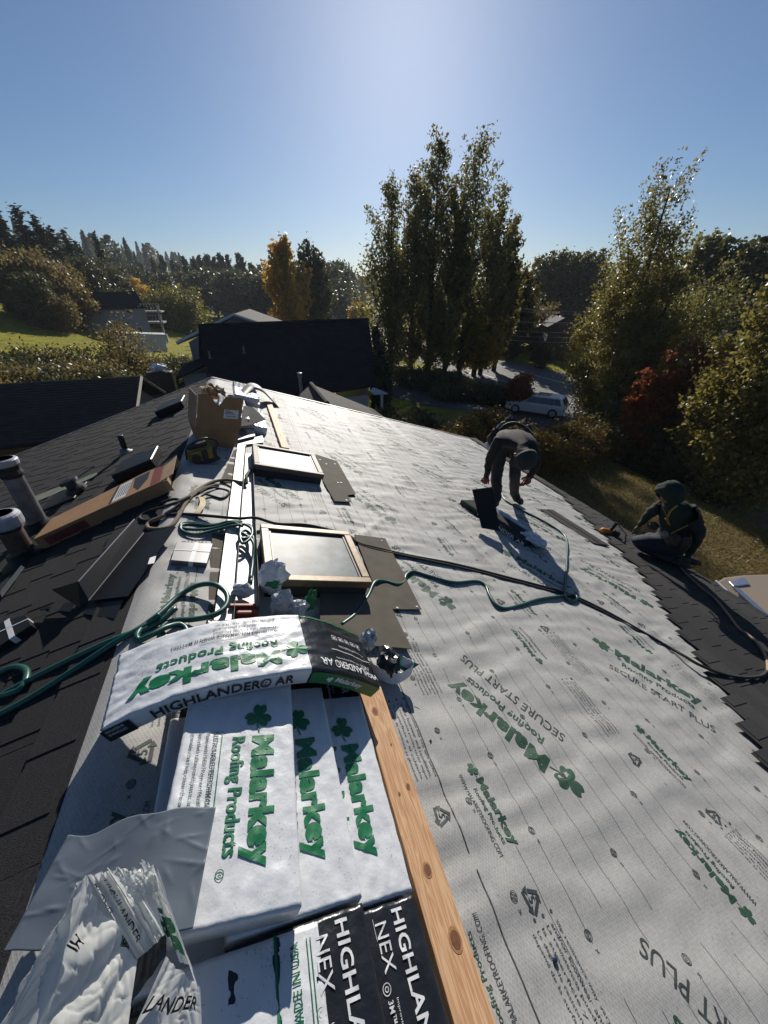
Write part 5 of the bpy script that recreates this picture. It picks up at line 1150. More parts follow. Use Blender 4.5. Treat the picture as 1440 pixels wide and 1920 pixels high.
b.f = [(i * na + k, i * na + (k + 1) % na, (i + 1) * na + (k + 1) % na, (i + 1) * na + k) for i in range(nr_ - 1) for k in range(na)] + [tuple(range(na))[::-1]]; b.mi = [0] * len(b.f)
gm = ground_mat(); gr = b.build('ground', gm, smooth=True); gr['kind'] = 'structure'
bm = bmesh.new(); bm.from_mesh(gr.data); bmesh.ops.recalc_face_normals(bm, faces=bm.faces[:]); bm.to_mesh(gr.data); bm.free()
M['asphalt'] = mat('asphalt', (.16, .15, .14), .9, var=.12, scale=1.5, bump=.3, bscale=60); M['asphalt_dark'] = mat('side_street_asphalt', (.07, .07, .07), .9, var=.25, scale=2)
M['paint'] = mat('road_paint', (.72, .72, .68), .7, var=.1); M['concrete'] = mat('concrete', (.34, .32, .29), .85, var=.15, scale=3)
def ribbon(name, cl, w_, z_up, m, kind='structure', parent=None, thick=.0):
    cl = smooth_path([(x, y, 0) for x, y in cl], 10); V = []
    for i, p in enumerate(cl):
        d = (cl[min(i + 1, len(cl) - 1)] - cl[max(i - 1, 0)]).normalized(); e = Vector((d.y, -d.x, 0))
        for k in (-1, -.5, 0, .5, 1): q = p + e * w_ / 2 * k; V.append((q.x, q.y, max(g1(q.x, q.y), g1(p.x, p.y)) + z_up))
    q = MB(); q.add(V, [(5 * i + k, 5 * i + k + 1, 5 * i + k + 6, 5 * i + k + 5) for i in range(len(cl) - 1) for k in range(4)]); o = q.build(name, m, parent)
    bm = bmesh.new(); bm.from_mesh(o.data); bmesh.ops.recalc_face_normals(bm, faces=bm.faces[:]); bm.normal_update()
    if sum(f.normal.z for f in bm.faces) < 0: bmesh.ops.reverse_faces(bm, faces=bm.faces[:])
    bm.to_mesh(o.data); bm.free()
    if kind and parent is None: o['kind'] = kind
    return o
RC = [(29.8, -60), (29.8, 0), (29.8, 40), (30.0, 60), (31.5, 85), (34.5, 115), (38.5, 160), (39.5, 200), (36, 260), (30, 330)]
road = ribbon('road', RC, 12.5, .06, M['asphalt']); ORG[road.name] = Vector((0, 0, 0))
for off in (-3.3, 2.1):
    ribbon('lane_marking', [(x + off, y) for x, y in RC[:8]], .16, .085, M['paint'], parent=road)
ribbon('side_street', [(24, 20), (19.5, 25), (16.5, 32), (14, 40), (9, 46), (3, 49)], 7.5, .05, M['asphalt_dark'])
ribbon('footpath', [(-6, 66), (2, 66), (10, 60)], 1.6, .05, M['concrete'])

# ---- buildings
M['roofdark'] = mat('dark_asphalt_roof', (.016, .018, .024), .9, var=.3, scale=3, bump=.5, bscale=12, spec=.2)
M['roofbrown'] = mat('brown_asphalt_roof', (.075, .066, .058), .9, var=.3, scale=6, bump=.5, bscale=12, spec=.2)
M['siding'] = mat('pale_grey_siding', (.30, .31, .33), .8, var=.06); M['siding_sunlit'] = mat('sunlit_siding', (.34, .29, .22), .8, var=.08); M['brownwall'] = mat('brown_wall', (.11, .065, .035), .85, var=.15)
M['whitetrim'] = mat('white_trim', (.62, .62, .61), .6); M['greytrim'] = mat('grey_trim', (.30, .30, .31), .7); M['winglass'] = mat('window_glass', (.05, .06, .075), .08, spec=.8)
def slab(parent, name, P, m, t_=.12):
    P = [Vector(p) for p in P]; n_ = (P[1] - P[0]).cross(P[2] - P[0]).normalized(); n_ = n_ if n_.z > 0 else -n_
    q = MB(); q.prism([p - n_ * t_ for p in P], n_ * t_); return q.build(name, m, parent)
def solid(parent, name, P, ext, m): q = MB(); q.prism(P, ext); return q.build(name, m, parent)
# (1) large dark roof straight ahead
TL, TR, BR, BL = AT(372, 612, 23.2), AT(691, 600, 25.6), AT(708, 722, 22.6), AT(404, 765, 20.0)
h1 = thing('house', ((TL.x + TR.x) / 2, (TL.y + TR.y) / 2, g1(3, 23)), 'neighbouring house with a huge near-black roof slope and pale grey gable', 'house')
slab(h1, 'roof_slope', [TL, TR, BR, BL], M['roofdark'], .18)
bk = Vector((-.2, 1, 0)).normalized() * 4.5; slab(h1, 'roof_slope', [TL + bk + Z * -2.4, TR + bk + Z * -2.4, TR + Vector((0, .02, 0)), TL + Vector((0, .02, 0))], M['roofdark'], .18)
q = MB(); q.tube([TL + Z * .03, TR + Z * .03], .09, 6); q.build('ridge_cap', M['roofdark'], h1)
q = MB(); nrm_ = (TR - TL).cross(BL - TL).normalized(); nrm_ = nrm_ if nrm_.z > 0 else -nrm_
for i in range(1, 30):
    f_ = i / 30; a_, c_ = TL.lerp(BL, f_), TR.lerp(BR, f_); q.obox(a_ + nrm_ * .002, c_ - a_, (BL - TL).normalized() * .03, nrm_ * .022)
tag(q.build('shingle_courses', M['roofdark'], h1), kind='stuff')
iw = Vector((0, .7, 0)); zb = g1(3, 23) - .5
def wall_(a, c, m, par, nm='wall', zt=None, zb_=None, th=.15):
    a, c = Vector(a), Vector(c); zt = min(a.z, c.z) if zt is None else zt; zb_ = zb if zb_ is None else zb_
    d = (c - a); d.z = 0; e = Vector((-d.y, d.x, 0)).normalized() * th; q = MB(); q.obox(Vector((a.x, a.y, zb_)), Vector((d.x, d.y, 0)), e, Z * (zt - zb_)); return q.build(nm, m, par)
wall_(BL + iw + Vector((.4, 0, -.5)), BR + iw + Vector((-.4, 0, -.5)), M['whitetrim'], h1); 
solid(h1, 'gable_wall', [BR + iw + Vector((-.4, 0, -.4)), TR + Vector((-.4, 0, -.5)), TR + bk + Vector((-.4, 0, -2.9)), Vector((TR.x + bk.x - .4, TR.y + bk.y, zb)), Vector((BR.x - .4, BR.y + .7, zb))], (-.15, 0, 0), M['siding'])
solid(h1, 'gable_wall', [BL + iw + Vector((.4, 0, -.4)), TL + Vector((.4, 0, -.5)), TL + bk + Vector((.4, 0, -2.9)), Vector((TL.x + bk.x + .4, TL.y + bk.y, zb)), Vector((BL.x + .4, BL.y + .7, zb))], (.15, 0, 0), M['siding'])
for px, py in ((458, 662), (394, 672)):
    n_ = (TR - TL).cross(BL - TL).normalized(); n_ = n_ if n_.z > 0 else -n_; dd = ray(px, py); p = CAM + dd * ((TL - CAM).dot(n_) / dd.dot(n_)); q = MB(); q.lathe(p, Z, [(0, .10), (.05, .05), (.30, .045), (.32, .07)], 8); q.build('roof_vent', M['galv'], h1)
# grey gable wing behind it, turned towards us
pk, gl, grt = AT(441, 588, 27.5), AT(336, 640, 26.5), AT(528, 618, 28.5); away = Vector((.12, 1, 0)).normalized() * 9
solid(h1, 'gable_wall', [pk + Z * -.15, gl + Vector((.5, 0, -.05)), Vector((gl.x + .5, gl.y, zb)), Vector((grt.x - .3, grt.y, zb)), grt + Vector((-.3, 0, -.05))], (.02, .15, 0), M['siding'])
ov = Vector((-.1, -.5, 0))
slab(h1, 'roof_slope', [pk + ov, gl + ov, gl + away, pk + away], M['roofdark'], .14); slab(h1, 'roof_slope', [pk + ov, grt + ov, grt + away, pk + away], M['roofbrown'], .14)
q = MB(); q.tube([gl + ov + Z * -.05, pk + ov + Z * -.05, grt + ov + Z * -.05], .09, 4); q.build('barge_board', M['whitetrim'], h1)
# siding laps on the wing
q = MB(); sdl = gl + Vector((.5, 0, -.05))
p0, p1 = AT(346, 650, 26.3), AT(386, 650, 26.3)
for i in range(12): z_ = gl.z - .3 - i * .2; q.obox(Vector((p0.x, p0.y - .03, z_)), Vector((p1.x - p0.x, p1.y - p0.y, 0)), Vector((0, .03, 0)), Vector((0, 0, .02)))
tag(q.build('siding_laps', M['siding'], h1), kind='stuff')
e0, e1, e2, e3 = AT(329, 708, 24), AT(384, 683, 24), AT(384, 676, 26), AT(345, 690, 26); slab(h1, 'porch_roof', [e0, e1, e2 + Z * .2, e3 + Z * .2], M['roofdark'], .12); wall_(AT(345, 712, 24.3), AT(386, 700, 24.3), M['siding'], h1, 'porch_wall', zt=AT(345, 702, 24.3).z)
# porch on the right
p0 = AT(700, 726, 22.4); slab(h1, 'porch_roof', [p0, AT(727, 737, 21.5), AT(702, 738, 21), AT(694, 732, 21.6)], M['whitetrim'], .08); q = MB(); c = AT(716, 738, 21.4); q.box(c.x - .06, c.x + .06, c.y - .06, c.y + .06, zb, c.z); q.build('porch_post', M['whitetrim'], h1)
# narrow cypress hedge beside the right gable comes with the trees
# (2) brown garage roof between the houses
ap, nr0, lf, rt0, rt1 = AT(583, 720, 14.5), AT(614, 757, 11.2), AT(557, 752, 13.0), AT(702, 768, 15.0), AT(742, 798, 13.2)
h2 = thing('garage', (ap.x, ap.y, g1(ap.x, ap.y)), 'low garage with brown-grey hipped roof just beyond the gable end', 'garage')
slab(h2, 'roof_slope', [ap, lf + Vector((-.6, -.3, -.25)), nr0 + Vector((-.5, -1.2, -.35)), nr0], M['roofbrown'], .08); slab(h2, 'roof_slope', [ap, nr0, nr0 + Vector((.9, -.9, -.55)), rt1, rt0], M['roofbrown'], .08)
q = MB(); q.tube([ap + Z * .02, nr0 + Z * .02], .07, 6); q.build('hip_cap', M['roofbrown'], h2)
zg = g1(5, 13) - .3; q = MB(); q.prism([(lf.x, lf.y, zg), (nr0.x, nr0.y, zg), (rt1.x - .3, rt1.y, zg), (rt0.x - .3, rt0.y, zg), (ap.x, ap.y, zg)], (0, 0, min(rt0.z, rt1.z) - .15 - zg)); q.build('wall', M['siding'], h2)
q = MB(); v0 = AT(566, 742, 14.2); q.lathe(v0 - Z * .2, Z, [(0, .07), (.85, .06), (.86, .09), (1.0, .09), (1.02, .03)], 12); q.build('roof_vent', M['galv'], h2)
# (3) dark roof on the left
rx0, rx1, ry, rz = -17.0, -3.62, 17.9, -1.62; ey_, ez = 14.5, -2.95
h3 = thing('house', (-9, 17, g1(-9, 17)), 'low house with streaked dark roof and brown wall beyond the left slope', 'house')
slab(h3, 'roof_slope', [(rx0, ry, rz), (rx1, ry, rz), (rx1, ey_, ez), (rx0, ey_, ez)], M['roofdark'], .14); slab(h3, 'roof_slope', [(rx0, ry + .02, rz), (rx1, ry + .02, rz), (rx1, 2 * ry - ey_, ez), (rx0, 2 * ry - ey_, ez)], M['roofdark'], .14)
q = MB()
for i in range(22):
    f_ = (i + .5) / 22; q.obox((rx0 + .05, ry + (ey_ - ry) * f_, rz + (ez - rz) * f_ + .004), (rx1 - rx0 - .1, 0, 0), (0, -.03, -.012), (0, .005, .02))
tag(q.build('shingle_courses', M['roofdark'], h3), kind='stuff')
q = MB(); q.box(rx0 + .4, rx1 - .5, ey_ + .5, 2 * ry - ey_ - .5, g1(-9, 17) - 2, ez - .05); q.build('wall', M['brownwall'], h3)
q = MB(); q.prism([(rx1 - .45, ey_ + .5, ez - .12), (rx1 - .45, 2 * ry - ey_ - .5, ez - .12), (rx1 - .45, ry, rz - .2)], (-.1, 0, 0)); q.build('gable_wall', M['siding_sunlit'], h3)  # gable end paler than the brown wall: its sunlight put into the colour
q = MB(); q.box(rx1 - .6, rx1 - .4, ey_ + .55, 2 * ry - ey_ - .55, g1(-4, 17) - 1, ez - .1); q.build('end_wall', M['siding_sunlit'], h3)
q = MB(); q.tube([(rx1 + .01, ey_, ez - .05), (rx1 + .01, ry, rz - .05), (rx1 + .01, 2 * ry - ey_, ez - .05)], .07, 4); q.build('barge_board', M['siding_sunlit'], h3)
# (4) far grey house with balcony on the hillside
def far_house(name, label, face, roofpts, depth, wm, rm, windows=(), trim=True):
    """face: four wall corners (tl, tr, br, bl); roofpts: eave/ridge quad"""
    c = (face[2] + face[3]) / 2; t_ = thing(name, (c.x, c.y, min(c.z, g1(c.x, c.y))), label, 'house'); dv = Vector((c.x - CAM.x, c.y - CAM.y, 0)).normalized() * depth
    P = [Vector(p) for p in face]; P[2].z -= 2; P[3].z -= 2
    q = MB(); q.prism(P, dv); q.build('wall', wm, t_); slab(t_, 'roof_slope', roofpts, rm, .25)
    R_ = [Vector(p) for p in roofpts]; hi = sorted(R_, key=lambda p: -p.z)[:2]; slab(t_, 'roof_slope', [hi[0], hi[1], hi[1] + dv * .7 - Z * 2, hi[0] + dv * .7 - Z * 2], rm, .25)
    ux = (P[1] - P[0]); uz = (P[3] - P[0]); nn = -dv.normalized()
    for (a, c2, w2, hh) in windows:
        o_ = P[0] + ux * a + uz * c2 + nn * .06; q = MB(); q.obox(o_, ux.normalized() * w2, Z * -hh, nn * .08); wn = q.build('window', M['whitetrim'], t_)
        q = MB(); q.obox(o_ + ux.normalized() * .12 - Z * .12 + nn * .085, ux.normalized() * (w2 - .24), Z * -(hh - .24), nn * .03); q.build('pane', M['winglass'], wn)
    return t_, ux.normalized(), nn, P
t4, ux, nn, P = far_house('house', 'far grey house with dark roof and white balcony on the left hillside', [AT(160, 577, 75), AT(270, 575, 73), AT(283, 622, 72), AT(150, 624, 74)], [AT(155, 548, 77.6), AT(254, 546, 75.6), AT(272, 576, 72.5), AT(153, 579, 74.5)], 11, M['siding'], M['roofdark'], ((.66, .05, 1.0, 1.3), (.86, .5, .8, 1.6)))
b0 = AT(278, 585, 73)
for k, (z0, px) in enumerate(((584, 281), (604, 286))):
    c = AT(px + 6, z0, 74); q = MB(); q.cbox(c, (2.6, 0, 0), (0, 3.2, 0), (0, 0, .2)); q.build('balcony_floor', M['greytrim'], t4)
    for j in range(7): q = MB(); q.box(c.x - 1.2 + j * .4, c.x - 1.13 + j * .4, c.y - 1.55, c.y - 1.48, c.z + .1, c.z + 1.0); q.build('baluster', M['greytrim'], t4)
    q = MB(); q.box(c.x - 1.3, c.x + 1.3, c.y - 1.57, c.y - 1.46, c.z + 1.0, c.z + 1.1); q.build('balcony_rail', M['greytrim'], t4)
for xx in (-1.2, 1.2): c = AT(289, 604, 74); q = MB(); q.box(c.x + xx - .12, c.x + xx + .12, c.y - 1.5, c.y - 1.3, c.z - 3, c.z + 2.3); q.build('balcony_post', M['greytrim'], t4)
# (5) white trailer
P = [AT(213, 626, 58), AT(309, 629, 57), AT(315, 661, 57), AT(222, 661, 58)]; c = (P[2] + P[3]) / 2
tr = thing('box_trailer', (c.x, c.y, g1(c.x, c.y)), 'long white box trailer parked on the lawn below the far grey house', 'trailer')
q = MB(); dv = Vector((-.15, 1, 0)) * 2.4; q.prism(P, dv); q.build('body', M['whitetrim'], tr, bevel=.08)
q = MB(); q.obox(P[0] + Z * .01 - dv * .02, P[1] - P[0], dv * 1.04, Z * .10); q.build('roof_rail', M['whitetrim'], tr)
for f_ in (.35, .48):
    q = MB(); p = P[3] + (P[2] - P[3]) * f_ - Z * .1; q.lathe(p - dv * .03, dv, [(0, .38), (.25, .38)], 14); q.build('wheel', M['toolblack'], tr)
q = MB(); q.cbox(P[2] + Vector((.25, .3, 1.6)), (.3, 0, 0), (0, .3, 0), (0, 0, .9)); q.build('gas_box', M['whitetrim'], tr)
# (6) small dark gabled house across the road
c0 = AT(1062, 640, 62); w_ = 3.2
h6 = thing('house', (c0.x, c0.y, g1(c0.x, c0.y)), 'small dark gabled house across the road under the wires', 'house')
pk, gl, grt = AT(1058, 597, 62), AT(1030, 611, 62), AT(1087, 613, 61); dv = Vector((.5, .85, 0)) * 9
q = MB(); q.prism([pk, gl, Vector((gl.x, gl.y, -8)), Vector((grt.x, grt.y, -8)), grt], dv); q.build('wall', M['brownwall'], h6)
slab(h6, 'roof_slope', [pk - dv * .05 + Z * .1, gl - dv * .05 + Vector((-.4, 0, -.1)), gl + dv + Vector((-.4, 0, -.1)), pk + dv + Z * .1], M['roofbrown'], .15); slab(h6, 'roof_slope', [pk - dv * .05 + Z * .1, grt - dv * .05 + Vector((.4, 0, -.1)), grt + dv + Vector((.4, 0, -.1)), pk + dv + Z * .1], M['roofbrown'], .15)
# (7) distant houses on the opposite hill and beyond the road
DH = [(683, 523, 420, 'distant pale house at the left end of the hill houses'), (700, 520, 430, 'distant pale house second from left on the hill'), (664, 527, 400, 'distant pale house lowest on the hill'), (640, 540, 330, 'distant house just above the dark roof'), (675, 545, 300, 'distant house beside the red shrub'), (722, 600, 120, 'dark shed by the road behind the tall trees'), (905, 592, 90, 'low pale house seen between the tall trees')]
for (px, py, d, lab) in DH:
    p = AT(px, py, d); wd = d * .030 if d > 200 else d * .05; hg = wd * .38
    t_ = thing('house', (p.x, p.y, p.z - hg * 2), lab, 'house', 'distant houses'); ux = Vector((.9, -.3, 0)); uy = Vector((.3, .9, 0))
    q = MB(); q.obox(p - ux * wd / 2 - Z * hg * 2.5, ux * wd, uy * wd * .6, Z * hg * 2.5); q.build('wall', M['siding'] if d > 200 else M['brownwall'], t_)
    slab(t_, 'roof_slope', [p - ux * wd * .55 - uy * wd * .05 - Z * .02 * wd, p + ux * wd * .55 - uy * wd * .05 - Z * .02 * wd, p + ux * wd * .55 + uy * wd * .3 + Z * wd * .2, p - ux * wd * .55 + uy * wd * .3 + Z * wd * .2], M['roofbrown'], .3)
    slab(t_, 'roof_slope', [p - ux * wd * .55 + uy * wd * .65 - Z * .02 * wd, p + ux * wd * .55 + uy * wd * .65 - Z * .02 * wd, p + ux * wd * .55 + uy * wd * .3 + Z * wd * .2, p - ux * wd * .55 + uy * wd * .3 + Z * wd * .2], M['roofbrown'], .3)
    for k in (-.3, .0, .3):
        q = MB(); q.cbox(p + ux * wd * k - Z * hg * .5 - uy * .06, ux * wd * .12, uy * .12, Z * hg * .5); q.build('window', M['winglass'], t_)
# tan retaining wall on the verge
q = MB(); A0, A1 = ATZ(690, 697, -6.9), ATZ(775, 702, -6.9); q.obox((A0.x, A0.y, -7.6), (A1 - A0), (0, .35, 0), (0, 0, 1.55)); tag(q.build('retaining_wall', mat('tan_wall', (.20, .145, .07), .9, var=.3, scale=4), origin=A0, bevel=.05), 'low tan retaining wall along the verge beside the dark roof', 'wall')
# junk in the neighbour's yard
c = AT(296, 690, 27); t_ = thing('covered_grill', (c.x, c.y, g1(c.x, c.y)), 'dark yard grill under a white crumpled cover between the two dark roofs', 'grill')
q = MB(); q.box(c.x - .7, c.x + .7, c.y - .4, c.y + .4, g1(c.x, c.y), c.z - .2); q.build('body', M['toolblack'], t_, bevel=.08); q = MB(); crumple(q, c, (.5, 0, 0), (0, .4, 0), (0, 0, .28), 90, amp=.3); q.build('cover', M['wrap'], t_)
q = MB(); A0, A1 = AT(180, 668, 44), AT(390, 672, 44)

# ---- utility pole and wires
pt = AT(1390, 556, 44); pz = g1(pt.x, pt.y)
up_ = thing('utility_pole', (pt.x, pt.y, pz), 'dark wooden utility pole with a transformer right of the big tree', 'utility pole')
M['polewood'] = mat('pole_wood', (.045, .033, .026), .9, var=.2)
q = MB(); q.tube([(pt.x, pt.y, pz - .5), (pt.x, pt.y, pt.z + .3)], [.17, .11], 10); q.build('post', M['polewood'], up_)
q = MB(); q.cbox((pt.x, pt.y, pt.z - .3), (.1, .1, 0), (-.9, 1.2, 0), (0, 0, .12)); q.build('crossarm', M['polewood'], up_); q = MB(); q.lathe((pt.x - .35, pt.y - .1, pt.z - 3.4), Z, [(0, .2), (.05, .26), (.85, .26), (.95, .15)], 12); q.build('transformer', M['capwhite'], up_)
M['wire'] = mat('overhead_wire', (.30, .29, .27), .35, .7)
for (a, c_, sag, lab) in (((1390, 563), (925, 572), .8, 'topmost overhead wire running left from the utility pole'), ((1390, 568), (925, 577), .8, 'second overhead wire running left from the utility pole'), ((1385, 575), (925, 600), .7, 'third overhead wire crossing before the small gabled house'), ((1380, 602), (930, 618), .6, 'fourth overhead wire below the small gabled house'), ((1380, 612), (925, 627), .6, 'fifth overhead wire below the small gabled house'), ((1378, 622), (930, 636), .6, 'lowest overhead wire below the small gabled house'), ((1390, 563), (1600, 560), .4, 'overhead wire running right from the utility pole')):
    p0, p1 = AT(a[0], a[1], 44), AT(c_[0], c_[1], 58); q = MB(); q.tube([p0.lerp(p1, i / 14) - Z * sag * math.sin(math.pi * i / 14) for i in range(15)], .035, 4); tag(q.build('overhead_wire', M['wire'], origin=p0), lab, 'wire', 'overhead wires')
c = ATZ(697, 560, 3); c = AT(697, 575, 92); q = MB(); q.tube([(c.x, c.y, -7.5), (c.x, c.y, c.z)], [.16, .1], 8); tag(q.build('utility_pole', M['polewood'], origin=(c.x, c.y, -7)), 'thin distant utility pole beside the road left of the tall trees', 'utility pole')

# ---- vehicles
def car(name, label, pos, head, L, W, Hh, paint, suv=True):
    """local x forward, y left"""
    t_ = thing(name, pos, label, 'car'); fx = Vector((math.cos(head), math.sin(head), 0)); ly = Vector((-math.sin(head), math.cos(head), 0)); O = Vector(pos)
    def w(x, y, z): return O + fx * (x * L) + ly * (y * W) + Z * (z * Hh)
    prof = [(-.5, .30), (-.495, .52), (-.475, .60), (-.41, .94), (-.36, .985), (-.05, 1.0), (.05, .955), (.22, .625), (.42, .545), (.485, .46), (.5, .28), (.48, .17), (.40, .15), (-.40, .15), (-.47, .19)]
    def half(z): return .5 if z < .6 else .5 - .11 * (z - .6) / .4
    q = MB(); n_ = len(prof); V = [w(x, s_ * half(z), z) for s_ in (-1, 1) for x, z in prof]
    F = [(i, (i + 1) % n_, n_ + (i + 1) % n_, n_ + i) for i in range(n_)] + [tuple(range(n_))[::-1], tuple(range(n_, 2 * n_))]; q.add(V, F); bd = q.build('body', paint, t_, bevel=.05)
    bm = bmesh.new(); bm.from_mesh(bd.data); bmesh.ops.recalc_face_normals(bm, faces=bm.faces[:]); bm.to_mesh(bd.data); bm.free()
    for s_ in (-1, 1):
        for (a0, a1, c0, c1) in ((-.415, -.252, -.375, -.252), (-.248, -.072, -.248, -.072), (-.068, .185, -.068, .055)):
            z0, z1 = .64, .92; y0, y1 = half(z0) + .006, half(z1) + .006
            q = MB(); q.add([w(a0, s_ * y0, z0), w(a1, s_ * y0, z0), w(c1, s_ * y1, z1), w(c0, s_ * y1, z1)], [(0, 1, 2, 3)]); q.build('side_window', M['winglass'], t_, solid=.01)
        for xx in (-.31, .31):
            q = MB(); c = w(xx, s_ * .47, 0) + Z * .34; q.lathe(c, ly * s_, [(-.10, .34), (.08, .34), (.11, .30)], 18); wh = q.build('wheel', M['toolblack'], t_); q = MB(); q.lathe(c + ly * s_ * .112, ly * s_, [(0, .22), (.012, .20), (.02, .05)], 14); q.build('rim', M['alu'], wh)
        q = MB(); q.obox(w(.455, s_ * .30, .44), fx * (.045 * L), ly * (s_ * .16 * W), Z * .12); q.build('headlight', M['label'], t_); q = MB(); q.obox(w(-.50, s_ * .36, .50), fx * -.03, ly * (s_ * .12 * W), Z * .25); q.build('tail_light', M['carddark'], t_)
        q = MB(); q.cbox(w(.11, s_ * .55, .64), fx * .12, ly * .18, Z * .13); q.build('mirror', paint, t_, bevel=.03)
    q = MB(); q.add([w(.222, -.44, .645), w(.222, .44, .645), w(.062, .37, .945), w(.062, -.37, .945)], [(0, 1, 2, 3)]); q.build('windshield', M['winglass'], t_, solid=.012)
    q = MB(); q.add([w(-.478, -.42, .62), w(-.478, .42, .62), w(-.420, .36, .92), w(-.420, -.36, .92)], [(0, 1, 2, 3)]); q.build('rear_window', M['winglass'], t_, solid=.012)
    q = MB(); q.obox(w(-.2, -.3, 1.0), fx * (.2 * L), ly * (.6 * W), Z * .012); q.build('sunroof', M['winglass'], t_)
    return t_
sp = ATZ(1004, 772, -6.85); car('car', 'white estate car with dark windows turning off the road', Vector((sp.x, sp.y, -6.93)), R(128), 4.5, 1.8, 1.5, mat('white_car_paint', (.86, .88, .92), .25, coat=.6))
# beige pickup below the eave, only its front shows
def pickup():
    fx = Vector((-.923, .386, 0)).normalized(); ly = Vector((-fx.y, fx.x, 0)); zg = -4.5; O = Vector((10.74, 1.20, zg))
    t_ = thing('pickup_truck', O, 'beige pickup truck parked below the eave, bonnet and chrome front showing', 'truck')
    paint = mat('beige_truck_paint', (.42, .33, .24), .28, .2, coat=.5); chrome = mat('chrome', (.7, .7, .7), .12, .9)
    def w(x, y, z): return O + fx * x + ly * y + Z * z
    def ext(nm, prof, hw, m, top=None):
        q = MB(); n_ = len(prof); V = [w(x, s_ * (hw if z < 1.15 else hw - .16), z) for s_ in (-1, 1) for x, z in prof]
        q.add(V, [(i, (i + 1) % n_, n_ + (i + 1) % n_, n_ + i) for i in range(n_)] + [tuple(range(n_))[::-1], tuple(range(n_, 2 * n_))]); o = q.build(nm, m, t_, bevel=.05)
        bm = bmesh.new(); bm.from_mesh(o.data); bmesh.ops.recalc_face_normals(bm, faces=bm.faces[:]); bm.to_mesh(o.data); bm.free()
    ext('front_body', [(1.71, .45), (1.71, 1.12), (2.30, 1.06), (2.62, .98), (2.74, .82), (2.74, .5), (2.6, .42)], .95, paint)
    q = MB(); q.obox(w(2.60, -.62, .985), fx * .10, ly * 1.24, Z * .022); q.build('bonnet_trim', chrome, t_, bevel=.008)
    for s_ in (-1, 1): q = MB(); q.prism([w(2.40, s_ * .66, 1.035), w(2.66, s_ * .66, .965), w(2.60, s_ * .945, .93), w(2.30, s_ * .945, 1.02)], Z * .03); q.build('lamp_lens', chrome, t_, bevel=.01)
    q = MB(); q.obox(w(1.75, .0, 1.118), fx * .7, ly * .03, Z * .012 - fx * .0); q.build('bonnet_crease', paint, t_)
    ext('cab', [(-.9, .42), (-.9, 1.12), (-.72, 1.72), (1.0, 1.74), (1.68, 1.14), (1.70, .42)], .95, paint); ext('cargo_bed', [(-2.75, .5), (-2.75, 1.08), (-.93, 1.10), (-.93, .5)], .95, paint)
    q = MB(); q.add([w(1.695, -.80, 1.17), w(1.695, .80, 1.17), w(1.07, .70, 1.70), w(1.07, -.70, 1.70)], [(0, 1, 2, 3)]); q.build('windshield', M['winglass'], t_, solid=.012)
    q = MB(); q.obox(w(2.742, -.55, .66), fx * .03, ly * 1.1, Z * .26); gl_ = q.build('grille', M['toolblack'], t_)
    for i in range(3): q = MB(); q.obox(w(2.774, -.55, .69 + i * .085), fx * .02, ly * 1.1, Z * .03); q.build('grille_bar', chrome, gl_)
    for s_ in (-1, 1):
        q = MB(); q.obox(w(2.735, s_ * .60, .66), fx * .045, ly * s_ * .32, Z * .26); q.build('headlight', M['capwhite'], t_, bevel=.02)
        for xx in (1.75, -1.75):
            q = MB(); c = w(xx, s_ * .9, .38); q.lathe(c, ly * s_, [(-.12, .38), (.08, .38), (.1, .33)], 18); q.build('wheel', M['toolblack'], t_)
        q = MB(); q.cbox(w(1.6, s_ * 1.08, 1.2), fx * .14, ly * .2, Z * .2); q.build('mirror', M['toolblack'], t_, bevel=.03)
    q = MB(); q.obox(w(2.74, -.97, .40), fx * .16, ly * 1.94, Z * .2); q.build('bumper', chrome, t_, bevel=.04)
    q = MB(); q.tube([w(1.73, -.75, 1.16), w(1.70, -.2, 1.2), w(1.72, .4, 1.17)], .018, 5); q.build('wiper', M['toolblack'], t_)
pickup()

# ================================================================ trees and plants
def leaf_mat(name, cols, trans=.5, rough=.46, spec=.4):
    cols = [tuple(min(.5, x * k) for x, k in zip(c, (1.75, 1.6, 1.35))) for c in cols]
    m = bpy.data.materials.new(name); m.use_nodes = True; t = m.node_tree; b = t.nodes['Principled BSDF']; out = t.nodes['Material Output']
    ge = t.nodes.new('ShaderNodeNewGeometry'); cr = t.nodes.new('ShaderNodeValToRGB'); cr.color_ramp.interpolation = 'LINEAR'
    els = cr.color_ramp.elements
    while len(els) < len(cols): els.new(.5)
    for i, c in enumerate(cols): els[i].position = i / max(1, len(cols) - 1); els[i].color = tuple(c) + (1,)
    t.links.new(ge.outputs['Random Per Island'], cr.inputs[0]); t.links.new(cr.outputs[0], b.inputs['Base Color'])
    b.inputs['Roughness'].default_value = rough; b.inputs['Specular IOR Level'].default_value = spec
    tr = t.nodes.new('ShaderNodeBsdfTranslucent'); t.links.new(cr.outputs[0], tr.inputs[0]); mx = t.nodes.new('ShaderNodeMixShader'); mx.inputs[0].default_value = trans
    t.links.new(b.outputs[0], mx.inputs[1]); t.links.new(tr.outputs[0], mx.inputs[2]); t.links.new(mx.outputs[0], out.inputs[0]); return m
